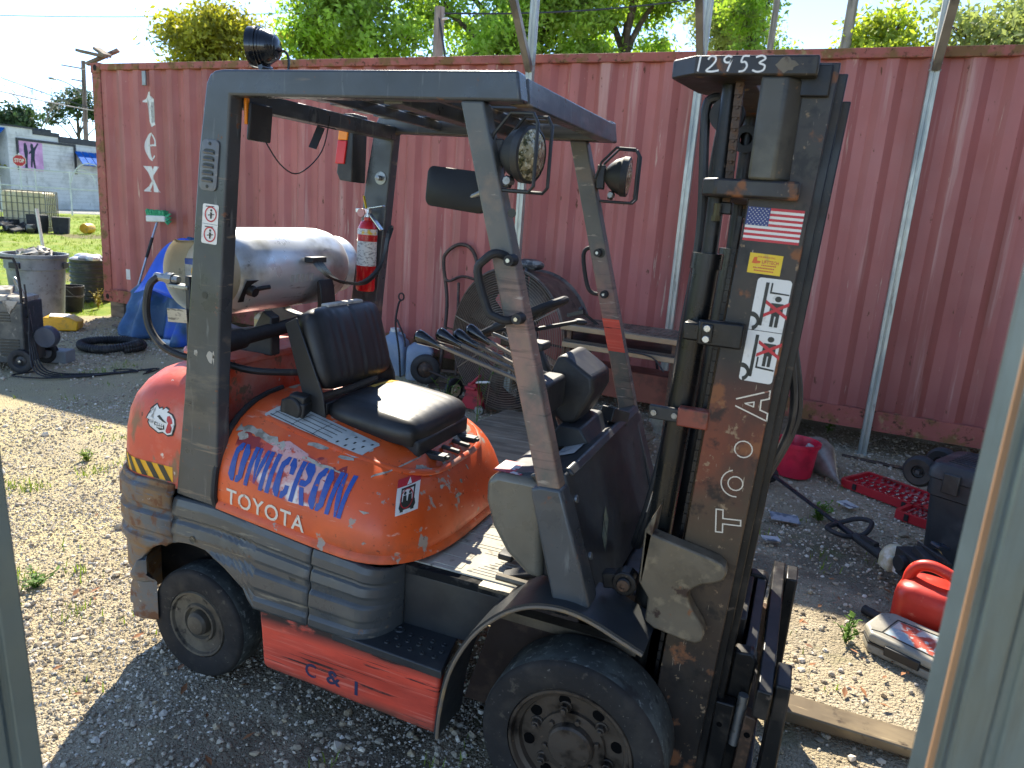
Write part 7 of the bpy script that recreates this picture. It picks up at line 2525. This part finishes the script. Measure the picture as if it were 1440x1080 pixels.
tag(plb.build('plastic_bag', mat('clear_bag_plastic', lin('c9ccca'), .3, bump=(40, .5, .01)), None, origin=(-2.35, .35, 0)), 'crumpled clear plastic bag on the sunlit gravel at left', 'litter')
g_ = np.random.default_rng(8)
lf = MB()
for k in range(110):
    x, y = (g_.uniform(-1.6, .6), g_.uniform(-1.2, .9)) if k < 60 else (g_.uniform(1.9, 3), g_.uniform(.5, 1.6))
    a, l = g_.uniform(0, 6.28), g_.uniform(.012, .03)
    d = V(math.cos(a), math.sin(a), g_.uniform(-.2, .3))
    s_ = V(-d.y, d.x, 0) * l * .4
    c_ = V(x, y, gz(x, y) + .018)
    lf.add([c_ - d * l, c_ + s_ + V(0, 0, .004), c_ + d * l, c_ - s_], [(0, 1, 2, 3)])
lf.build('fallen_leaves', mat('dead_leaves', lin('8a5a34'), .8, var=.4, vs=9), kind='stuff', flat=True)

# ================================================================== FAR BACKGROUND
WBLK = mat('white_painted_block', lin('c9cbcc'), .8, layers=[L(lin('a3a6a6'), 1.2, .5, .66, 6), L(lin('8b8d8c'), 6, .62, .72, 8, (1, 1, .3))], var=.04)
BLUER = mat('blue_metal_roof', lin('1f5aa8'), .8, spec=.05)
DKR = mat('dark_roof_edge', lin('2c2f33'), .6)
bld = thing('building', 'low white block building with blue awnings and mural across the road', 'building', (-36, 24, 0))
bo = V(-36.2, 23.75, 0)
bu_ = V(-36.95 + 36.2, 30.5 - 23.75, 0).normalized()
bn = V(bu_.y, -bu_.x, 0)
if bn.dot(V(1.85, -2.2, 0) - bo) < 0:
    bn = -bn
def BW(u, n, z):
    return tuple(bo + bu_ * u + bn * n + V(0, 0, z))
m_ = MB()
def wbox(mb, u0, u1, n0, n1, z0, z1):
    P = [BW(u, n, z) for z in (z0, z1) for (u, n) in ((u0, n0), (u1, n0), (u1, n1), (u0, n1))]
    return mb.add(P, [(0, 3, 2, 1), (4, 5, 6, 7), (0, 1, 5, 4), (1, 2, 6, 5), (2, 3, 7, 6), (3, 0, 4, 7)])
wbox(m_, 0, 14, -9, 0, 0, 3.50)
wbox(m_, 0, 3.0, -9, 0, 3.50, 3.74)
wbox(m_, 0, 1.45, -9, 0, 3.74, 3.98)
m_.build('block_wall', WBLK, bld)
gl = MB()
for k in range(18):
    wbox(gl, .02, 14, 0, .012, .19 + k * .2, .205 + k * .2) if .19 + k * .2 < 3.45 else wbox(gl, .02, 1.44, 0, .012, .19 + k * .2, .205 + k * .2)
gl.build('mortar_joints', mat('grey_mortar', lin('a9aaa8'), .9), bld)
m_ = MB()
wbox(m_, -.05, 1.5, -.3, .06, 3.98, 4.06)
wbox(m_, 1.45, 3.05, -3, .05, 3.74, 3.96)
wbox(m_, 3.0, 14, -3, .06, 3.50, 3.82)
wbox(m_, 2.1, 2.7, -.6, -.1, 3.94, 4.10)
m_.build('roof_edge', DKR, bld)
m_ = MB()
mf = [(.55, 3.12, 3.25, 1.3, 3.12), ]
wbox(m_, .45, 4.05, 0, .07, 3.36, 3.48)
wbox(m_, .45, .55, 0, .07, 1.9, 3.36)
wbox(m_, 3.95, 4.05, 0, .07, 1.9, 3.36)
m_.build('mural_frame', DKR, bld)
m_ = MB()
wbox(m_, .56, 1.95, 0, .03, 1.92, 3.35)
mu = m_.build('mural', mat('pink_mural_paint', lin('c99ac4'), .8, layers=[L(lin('b585b0'), 3, .5, .65)]), bld)
def sil(pts, nm, c):
    MB().poly([BW(a, .036, b + .33) for (a, b) in pts]).build(nm, c, mu, flat=True)
MK = mat('mural_dark_paint', lin('23303c'), .8)
sil([(.85, 1.7), (1.0, 1.7), (1.02, 2.1), (1.08, 2.5), (1.04, 2.8), (.97, 2.95), (.86, 2.9), (.84, 2.6), (.88, 2.2)], 'mural_figure', MK)
sil([(1.18, 1.75), (1.28, 1.75), (1.32, 2.1), (1.38, 1.7), (1.48, 1.7), (1.44, 2.2), (1.5, 2.6), (1.72, 2.95), (1.68, 3.0), (1.42, 2.72), (1.4, 2.9), (1.28, 2.95), (1.22, 2.8), (1.26, 2.62), (1.1, 2.45), (1.12, 2.4), (1.24, 2.45)], 'mural_figure', MK)
sil([(.8, 1.62), (1.1, 1.62), (1.1, 1.7), (.8, 1.7)], 'mural_figure', MK)
m_ = MB()
for k in range(14):
    a, b = BW(4.0 + k * .45, .02, 3.15), BW(3.45 + k * .48, 1.1, 2.45)
    a2, b2 = BW(4.0 + (k + 1) * .45 - .06, .02, 3.15), BW(3.45 + (k + 1) * .48 - .06, 1.1, 2.45)
    m_.add([a, a2, b2, b, tuple(V(*a) - V(0, 0, .05)), tuple(V(*a2) - V(0, 0, .05)), tuple(V(*b2) - V(0, 0, .05)), tuple(V(*b) - V(0, 0, .05))], [(0, 1, 2, 3), (4, 7, 6, 5), (0, 4, 5, 1), (1, 5, 6, 2), (2, 6, 7, 3), (3, 7, 4, 0)])
m_.build('blue_awning', BLUER, bld)
m_ = MB()
for k in range(6):
    a, b = BW(-.02, -.2 + k * .34 - 1.9, 3.9), BW(-1.25, -.2 + k * .34 - 1.9, 2.75)
    a2, b2 = BW(-.02, .11 + k * .34 - 1.9, 3.9), BW(-1.25, .11 + k * .34 - 1.9, 2.75)
    m_.add([a, a2, b2, b, tuple(V(*a) - V(0, 0, .05)), tuple(V(*a2) - V(0, 0, .05)), tuple(V(*b2) - V(0, 0, .05)), tuple(V(*b) - V(0, 0, .05))], [(0, 1, 2, 3), (4, 7, 6, 5), (0, 4, 5, 1), (1, 5, 6, 2), (2, 6, 7, 3), (3, 7, 4, 0)])
m_.build('blue_awning', BLUER, bld)
m_ = MB()
wbox(m_, 7.2, 8.4, 0, .05, 0, 2.3)
m_.build('door', mat('cream_door', lin('b9ad8c'), .6), bld)

# chain link fence
FN = mat('galvanised_fence', lin('c3c7c6'), .5, .2)
fe = thing('chain_link_fence', 'galvanised chain link fence with top rail in front of the white building', 'fence', (-31, 22, 0))
fa, fb_ = V(-33.6, 18.2, 0), V(-27.6, 27.2, 0)
fdir = (fb_ - fa).normalized()
flen = (fb_ - fa).length
for k in range(9):
    p = fa + fdir * flen * k / 8
    MB().cyl(p, p + V(0, 0, 2.0), .03, n=8).build('fence_post', FN, fe)
for z in (1.95, 1.2, .1):
    MB().cyl(fa + V(0, 0, z), fb_ + V(0, 0, z), .032 if z > 1 else .01, n=6).build('fence_rail', FN, fe)
m_ = MB()
ns = int(flen / .11)
for k in range(-18, ns):
    for sg in (1, -1):
        a0 = fa + fdir * (.11 * k + (0 if sg > 0 else 1.9))
        a1 = fa + fdir * (.11 * k + (1.9 if sg > 0 else 0))
        lo_ = [V(a0.x, a0.y, .05), V(a1.x, a1.y, 1.95)]
        m_.tube(lo_, .004, 3, caps=False)
mesh_ = m_.build('wire_mesh', FN, fe)
mesh_['kind'] = 'stuff'
m_ = MB()
for (u, r) in ((5.9, .5), (6.2, .75)):
    p = fa + fdir * u
    m_.tube([p + fdir * math.cos(R(a)) * r + V(.3, -.2, 1.5 + math.sin(R(a)) * r * 1.2) for a in range(0, 181, 15)], .025, 6)
tag(m_.build('bent_pipes', FN, None, origin=tuple(fa + fdir * 6)), 'pair of bent galvanised pipe hoops standing at the chain link fence', 'pipe')

st = thing('stop_sign', 'red octagonal stop sign on a pole near the chain link fence', 'stop sign', (-30.96, 20.62, 0))
sp = V(-30.96, 20.62, 2.28)
sn_ = (V(1.85, -2.26, 2.28) - sp).normalized()
su_ = V(0, 0, 1).cross(sn_).normalized()
def oc(r, off):
    return [tuple(sp + su_ * r * math.cos(R(22.5 + 45 * k)) + V(0, 0, 1) * r * math.sin(R(22.5 + 45 * k)) + sn_ * off) for k in range(8)]
m_ = MB()
m_.grid([oc(.265, -.005), oc(.265, .005)], closed=True).poly(oc(.265, .005)).poly(oc(.265, -.005))
m_.build('sign_plate', PVC_W, st)
MB().poly(oc(.245, .007)).build('sign_face', PVC_R, st, flat=True)
vs, fs = text2d('STOP', 1, .03)
vs = fit2d(vs, .36, .16)
MB().add([tuple(sp + su_ * (p[0] - .18) + V(0, 0, 1) * (p[1] - .08) + sn_ * .010) for p in vs], fs).build('stop_lettering', PVC_W, st, flat=True)
MB().cyl((sp.x, sp.y, 0), (sp.x, sp.y, 2.6), .03, n=8).mapv(lambda p: p - sn_ * .04).build('sign_pole', FN, st)

ib = thing('water_tote', 'yellowed caged plastic liquid tote standing on the lawn', 'tote', (-21, 13.9, 0))
iq = Euler((0, 0, R(35))).to_matrix()
def IB(mb):
    return mb.mapv(lambda p: iq @ p + V(-21.3, 14.1, 0))
IB(MB().bx(-.6, .6, -.5, .5, .14, 1.2)).build('tank', mat('yellowed_tank_plastic', lin('c9b98a'), .5, layers=[L(lin('d6cba6'), 3, .5, .66)]), ib, .08, seg=3)
m_ = MB()
for k in range(9):
    x = -.62 + k * .155
    m_.bx(x - .01, x + .01, -.525, -.505, .12, 1.22)
    m_.bx(x - .01, x + .01, .505, .525, .12, 1.22)
for z in (.14, .38, .6, .85, 1.05, 1.22):
    m_.bx(-.63, .63, -.53, -.51, z - .01, z + .01).bx(-.63, .63, .51, .53, z - .01, z + .01).bx(.62, .64, -.52, .52, z - .01, z + .01).bx(-.64, -.62, -.52, .52, z - .01, z + .01)
for k in range(8):
    y = -.52 + k * .148
    m_.bx(.62, .64, y - .01, y + .01, .12, 1.22)
IB(m_).build('cage', mat('dull_cage_steel', lin('6d6a5e'), .5, .5), ib)
IB(MB().bx(-.6, .6, -.5, .5, 0, .12)).build('pallet', TIMBER, ib)
for i, (x, y, h, rz, lb) in enumerate(((-20.3, 13.6, .55, .3, 'black plastic crate standing before the caged liquid tote'), (-20.0, 14.15, .50, .8, 'second black crate to the right of the caged liquid tote'))):
    c = MB()
    c.prism([(-.2, 0), (.2, 0), (.24, h), (-.24, h)], 'y', -.18, .18)
    q_ = Euler((0, 0, rz)).to_matrix()
    c.mapv(lambda p: q_ @ p + V(x, y, 0))
    tag(c.build('crate', BLACK, None, .01, origin=(x, y, 0)), lb, 'crate')
yb = MB().lathe((-19.8, 14.9, .17), (.4, -1, 0), [(0, -.2), (.15, -.2), (.17, -.1), (.17, .1), (.15, .2), (0, .2)], 18)
tag(yb.build('yellow_keg', YEL, None, origin=(-19.8, 14.9, 0)), 'small yellow keg lying on the lawn beside the black crates', 'keg')
jk = MB()
for k in range(40):
    a, r = rnd.uniform(0, 6.28), rnd.uniform(0, 1) ** .6
    jk.box((-21.2 + r * 1.3 * math.cos(a), 12.9 + r * .9 * math.sin(a), .1 + .3 * (1 - r) * rnd.random()), (rnd.uniform(.2, .7), rnd.uniform(.1, .4), rnd.uniform(.06, .2)), (rnd.uniform(-.4, .4), rnd.uniform(-.4, .4), rnd.uniform(0, 3)))
tag(jk.build('scrap_heap', mat('dark_scrap', lin('2f2c2a'), .8, layers=[L(lin('7d7a74'), 3, .54, .58, 3)]), None, .02, origin=(-21.2, 12.9, 0)), 'dark heap of scrap and torn sheeting on the lawn by the tote', 'scrap heap')

# unseen dark shed, added to block sky light on the container from the right
ws = thing('added_light_blocker', 'unseen dark sheet metal shed added to shade the yard from the right', 'building', (7.2, 0, 0))
DKM = mat('dark_sheet_metal', lin('4a4540'), .7, layers=[L(lin('5d4a3a'), 2, .5, .66, 6, (1, 1, .2))])
MB().grid([[(7.2 + d, y, z) for (y, d) in corr(-7, 3.6, .2, .03)] for z in (0, 3.9)]).build('wall', DKM, ws, ang=20)
MB().prism([(7.1, 3.9), (7.1, 3.98), (11, 5.2), (11, 5.1)], 'y', -7.2, 3.8).build('roof', DKM, ws)
MB().bx(7.23, 11, 3.5, 3.6, 0, 3.9).bx(7.23, 11, -7, -6.9, 0, 3.9).build('end_wall', DKM, ws)
# ------------------------------------------------------------------ utility poles and wires
WOOD = mat('pole_wood', lin('6d6154'), .9, layers=[L(lin('4a4036'), 8, .5, .66, 6, (1, 1, .1)), L(lin('948a7c'), 12, .56, .68, 6, (1, 1, .08))])
up_ = thing('utility_pole', 'tall wooden utility pole with street lamp arm behind the white building', 'utility pole', (-44.7, 35.6, 0))
MB().cyl((-45.15, 35.15, 0), (-45.0, 35.3, 9.3), .19, .13, 12).build('pole', WOOD, up_)
MB().tube(spline([(-45.1, 35.2, 7.2), (-45.5, 34.6, 7.7), (-46.0, 34.0, 7.95)], 4), .04, 6).build('lamp_arm', STEEL, up_)
MB().ball((-46.1, 33.85, 7.93), (.28, .28, .08)).build('lamp_head', STEEL, up_)
MB().cyl((-45.0, 35.25, 8.8), (-45.8, 34.3, 8.85), .05, n=6).cyl((-45.05, 35.3, 8.0), (-45.5, 34.7, 8.05), .05, n=6).build('cross_arm', WOOD, up_)
for (x, y, h, r0, dx, lab, nm) in ((-4.80, 10.06, 5.05, .10, .0, 'short grey timber pole stub showing above the container behind the canopy', 'timber_pole'), (1.73, 19.74, 9, .14, .25, 'weathered timber utility pole rising above the container right of the mast', 'timber_pole'), (-.12, 19.65, 9, .09, .3, 'slim pale pole rising above the container left of the timber pole', 'slim_pole')):
    t = thing(nm, lab, 'pole', (x, y, 0), 'poles behind the container')
    MB().cyl((x, y, 0), (x + dx * .3, y, h), r0 * 1.05, r0 * .9, 12).build('pole', mat('grey_weathered_wood', lin('8d867a'), .9, layers=[L(lin('5d574c'), 8, .5, .66, 6, (1, 1, .1))]), t)
    if nm == 'timber_pole':
        MB().cyl((x, y + .0, h - .2), (x + .2, y - .08, h - .2), .02, n=6).build('insulator', WHITEP, t)
WIRE = mat('black_wire', lin('2c3034'), .6)
def wire(a, b, sag, label, r=.014):
    a, b = V(*a), V(*b)
    pts = []
    for k in range(25):
        t = k / 24
        p = a.lerp(b, t)
        p.z -= sag * 4 * t * (1 - t)
        pts.append(p)
    o = MB().tube(pts, r, 5).build('overhead_wire', WIRE, None, origin=tuple(a))
    tag(o, label, 'wire', 'overhead wires')
wire((-24.0, 12.6, 6.1), (-12.5, 24.2, 9.05), .3, 'upper overhead wire crossing the sky towards the yellowish tree', .012)
wire((-26, 9, 5.7), (-44.6, 35.7, 9.6), .3, 'overhead wire reaching the upper cross arm of the utility pole')
wire((-26, 9, 4.2), (-44.6, 35.7, 8.9), .3, 'overhead wire reaching the lower cross arm of the utility pole')
wire((-27.0, 10.5, 5.3), (-44.6, 35.7, 6.2), .2, 'thick overhead cable running low to the utility pole', .035)
wire((-46.2, 30.5, 7.4), (-44.6, 35.7, 6.3), .05, 'short overhead cable joining the thick cable near the pole', .03)
wire((-4.75, 10.06, 4.95), (1.73, 19.74, 8.4), .35, 'white service wire from the short timber pole to the right', .016)
wire((-4.80, 10.0, 4.95), (-4.35, 9.9, 3.1), -.12, 'service cable looping down from the short timber pole', .02)

# ------------------------------------------------------------------ trees
LEAFS = {
    'oak': mat('oak_leaves', lin('8eaa4e'), .55, var=.45, vs=1.1, trans=(.58, (1.35, 1.35, .55)), spec=.4),
    'yellow': mat('yellowish_leaves', lin('97983c'), .55, var=.4, vs=1.6, trans=(.5, (1.25, 1.2, .4)), spec=.4),
    'lime': mat('lime_leaves', lin('a0b04a'), .55, var=.35, vs=1.2, trans=(.55, (1.25, 1.25, .45)), spec=.4),
    'pale': mat('pale_olive_leaves', lin('99a56a'), .6, var=.25, vs=1.6, trans=(.45, (1.2, 1.2, .7)), spec=.4),
    'pine': mat('pine_needles', lin('3f5334'), .6, var=.25, vs=2, trans=(.3, (1.1, 1.2, .7)), spec=.3),
}
BARK = mat('tree_bark', lin('4a4036'), .95, bump=(12, .5, .02), layers=[L(lin('6d6356'), 5, .52, .66)])


def tree(label, x, y, h, blobs, leaf, nleaf, size, seed, trunk_r=.25, name='broadleaf_tree', limbs=True, droop=0.0):
    """blobs: crown masses (dx, dy, z, rx, ry, rz)"""
    g = np.random.default_rng(seed)
    t = thing(name, label, 'tree', (x, y, 0))
    tr = MB()
    zc = min(b[2] for b in blobs)
    tr.tube(spline([(x, y, -.1), (x + .1, y, zc * .5), (x - .1, y + .1, zc), (x, y, h * .8)], 5), [trunk_r * (1.25 - 1.05 * k / 15) for k in range(16)], 10)
    for b in blobs:
        e = V(x + b[0], y + b[1], b[2])
        a = V(x, y, max(zc * .6, b[2] - 2.2))
        m = a.lerp(e, .5) + V(0, 0, .25)
        tr.tube(spline([a, m, e], 4), [trunk_r * .42 * (1 - .09 * k) for k in range(9)], 6)
        for q in range(5):
            d = V(*g.normal(size=3)).normalized()
            e2 = e + V(d.x * b[3], d.y * b[4], d.z * b[5]) * .85
            tr.tube(spline([m.lerp(e, .6), e.lerp(e2, .5) + V(0, 0, .1), e2], 3), [trunk_r * .14 * (1 - .12 * k) for k in range(7)], 5)
    tr.build('trunk', BARK, t)
    vol = np.array([b[3] * b[4] * b[5] for b in blobs])
    cnt = np.maximum(1, (nleaf * vol / vol.sum()).astype(int))
    C, N_ = [], []
    for b, n in zip(blobs, cnt):
        ncl = max(8, n // 16)
        d = g.normal(size=(ncl, 3))
        d /= np.linalg.norm(d, axis=1)[:, None]
        rr = g.uniform(.25, 1.0, (ncl, 1)) ** .5 * (1 + .22 * g.normal(size=(ncl, 1)) * .6)
        cc = d * rr * np.array(b[3:6]) + np.array((x + b[0], y + b[1], b[2]))
        k = g.integers(0, ncl, n)
        p = cc[k] + g.normal(size=(n, 3)) * np.array((.26, .26, .18)) * (min(b[3:6]) ** .35)
        C.append(p)
        dn = d[k] * .6 + g.normal(size=(n, 3)) * .7
        N_.append(dn)
    C, N_ = np.concatenate(C), np.concatenate(N_)
    n = len(C)
    N_ /= np.linalg.norm(N_, axis=1)[:, None]
    A = np.cross(N_, g.normal(size=(n, 3)))
    A /= np.linalg.norm(A, axis=1)[:, None] + 1e-9
    A[:, 2] -= droop
    B = np.cross(N_, A)
    s = size * g.uniform(.6, 1.4, (n, 1))
    P = np.stack([C - A * s, C + B * s * .45 - A * s * .1, C + A * s, C - B * s * .45 - A * s * .1], 1).reshape(-1, 3)
    me = bpy.data.meshes.new('crown')
    me.vertices.add(4 * n)
    me.vertices.foreach_set('co', (P - np.array((x, y, 0))).astype(np.float32).ravel())
    me.loops.add(4 * n)
    me.loops.foreach_set('vertex_index', np.arange(4 * n, dtype=np.int32))
    me.polygons.add(n)
    me.polygons.foreach_set('loop_start', np.arange(0, 4 * n, 4, dtype=np.int32))
    me.update(calc_edges=True)
    me.validate()
    me.materials.append(LEAFS[leaf])
    o = bpy.data.objects.new('crown', me)
    COL.objects.link(o)
    o.parent = t
    return t


def crown(seed, w_, d_, z0, z1, n, r0, r1):
    q = random.Random(seed)
    out = []
    for i in range(n):
        f = q.random()
        z = z0 + (z1 - z0) * f
        k = math.sqrt(max(.05, 1 - ((f - .45) / .6) ** 2))
        a = q.uniform(0, 6.28)
        rad = math.sqrt(q.random())
        r = q.uniform(r0, r1)
        out.append((math.cos(a) * rad * w_ * k, math.sin(a) * rad * d_ * k, z, r, r, r * .7))
    return out


tree('yellowish green tree at the left above the container roof', -13.9, 14.6, 6.6, crown(1, 1.3, 1.2, 4.2, 6.0, 14, .55, .95), 'yellow', 16000, .075, 21, .16)
tree('dark green tree right behind the work light and yellowish tree', -13.2, 20.2, 9.6, crown(2, 2.4, 2.2, 4.6, 9.2, 20, .75, 1.25), 'oak', 24000, .10, 22, .28)
tree('big spreading green tree filling the sky above the canopy', -9.0, 22.8, 10.5, crown(3, 3.7, 2.6, 4.8, 10.2, 27, .75, 1.35), 'oak', 36000, .10, 23, .38)
tree('broad green tree between the braced posts above the container', -5.2, 24.0, 10.2, crown(4, 2.4, 2.2, 5.2, 9.8, 15, .7, 1.15), 'oak', 20000, .10, 24, .32)
tree('thin airy tree beside the post left of the mast', -2.2, 26.2, 9.8, crown(5, 1.5, 1.4, 5.6, 9.6, 16, .6, 1.0), 'pale', 11000, .09, 25, .2)
tree('loose green sapling tree behind the top of the mast', -.9, 23.8, 9.5, crown(6, .9, .9, 5.4, 9.4, 12, .5, .85), 'oak', 7000, .09, 26, .15)
tree('low bright bush tip above the container right of the mast', .35, 22.6, 7.0, crown(7, .8, .7, 5.2, 6.3, 8, .4, .65), 'lime', 4500, .08, 27, .1)
tree('bright lime green round tree at the upper right above the container', 3.0, 20.4, 7.9, crown(8, 1.25, 1.1, 4.6, 6.9, 16, .7, 1.0), 'lime', 20000, .085, 28, .22)
tree('pale feathery tree at the top right corner', 5.4, 19.8, 8.6, crown(9, 1.5, 1.3, 4.8, 7.9, 18, .7, 1.1), 'pale', 20000, .085, 29, .24)
tree('tall slender pine tree beyond the white building', -57.2, 44.2, 9.2, [(0, 0, 8.2, 1.5, 1.5, .7), (-1, -.8, 7.2, 1.3, 1.2, .6), (1.0, .8, 7.3, 1.2, 1.2, .6), (-1.5, -1, 6.3, 1.0, 1.0, .45), (1.5, 1.2, 6.4, 1.0, 1.0, .45), (.4, .3, 6.9, 1.2, 1.0, .5)], 'pine', 3000, .15, 30, .2, 'pine_tree')
tree('dark bushy tree at the far left behind the building', -51.8, 34.6, 6.6, crown(11, 2.6, 2.6, 3.0, 5.4, 12, 1.0, 1.5), 'pine', 9000, .17, 31, .2)
tree('yellow green shrub beside the left awning of the white building', -37.2, 22.4, 3.0, crown(12, 1.0, 1.2, .8, 2.4, 10, .5, .8), 'yellow', 7000, .10, 32, .1)
bt_ = thing('bare_tree', 'leafless bare tree with fine twigs beyond the white building', 'tree', (-54.9, 38.7, 0))
m_ = MB()
def twig(a, d, l, r, n):
    b = a + d * l
    m_.tube([a, b], [r, r * .6], 4, caps=False)
    if n == 0:
        return
    for k in range(3 if n > 1 else 4):
        e = (d + V(rnd.uniform(-.7, .7), rnd.uniform(-.7, .7), rnd.uniform(-.1, .5))).normalized()
        twig(a.lerp(b, rnd.uniform(.6, 1)), e, l * rnd.uniform(.55, .8), r * .55, n - 1)
twig(V(-54.9, 38.7, 0), V(.02, 0, 1), 3.6, .13, 5)
m_.build('branches', mat('pale_bare_twigs', lin('8d8478'), .9), bt_)

# far treeline so that the horizon closes
g2 = np.random.default_rng(77)
P, F = [], []
for k in range(26000):
    a = g2.uniform(R(95), R(200))
    d = g2.uniform(88, 104)
    top = 3.2 + 1.6 * mnoise.noise(V(math.cos(a) * 9, math.sin(a) * 9, 0)) + .8 * mnoise.noise(V(math.cos(a) * 40, math.sin(a) * 40, 5))
    z = max(.1, g2.uniform(0, 1) ** .7 * top)
    c = np.array((math.cos(a) * d, math.sin(a) * d, z))
    u = g2.normal(size=3)
    v = g2.normal(size=3)
    o = len(P)
    P += [tuple(c - u * .22), tuple(c + v * .16), tuple(c + u * .22), tuple(c - v * .16)]
    F.append((o, o + 1, o + 2, o + 3))
me = bpy.data.meshes.new('far_treeline')
me.from_pydata(P, [], F)
me.materials.append(LEAFS['pine'])
o = bpy.data.objects.new('far_treeline', me)
COL.objects.link(o)
o['kind'] = 'stuff'
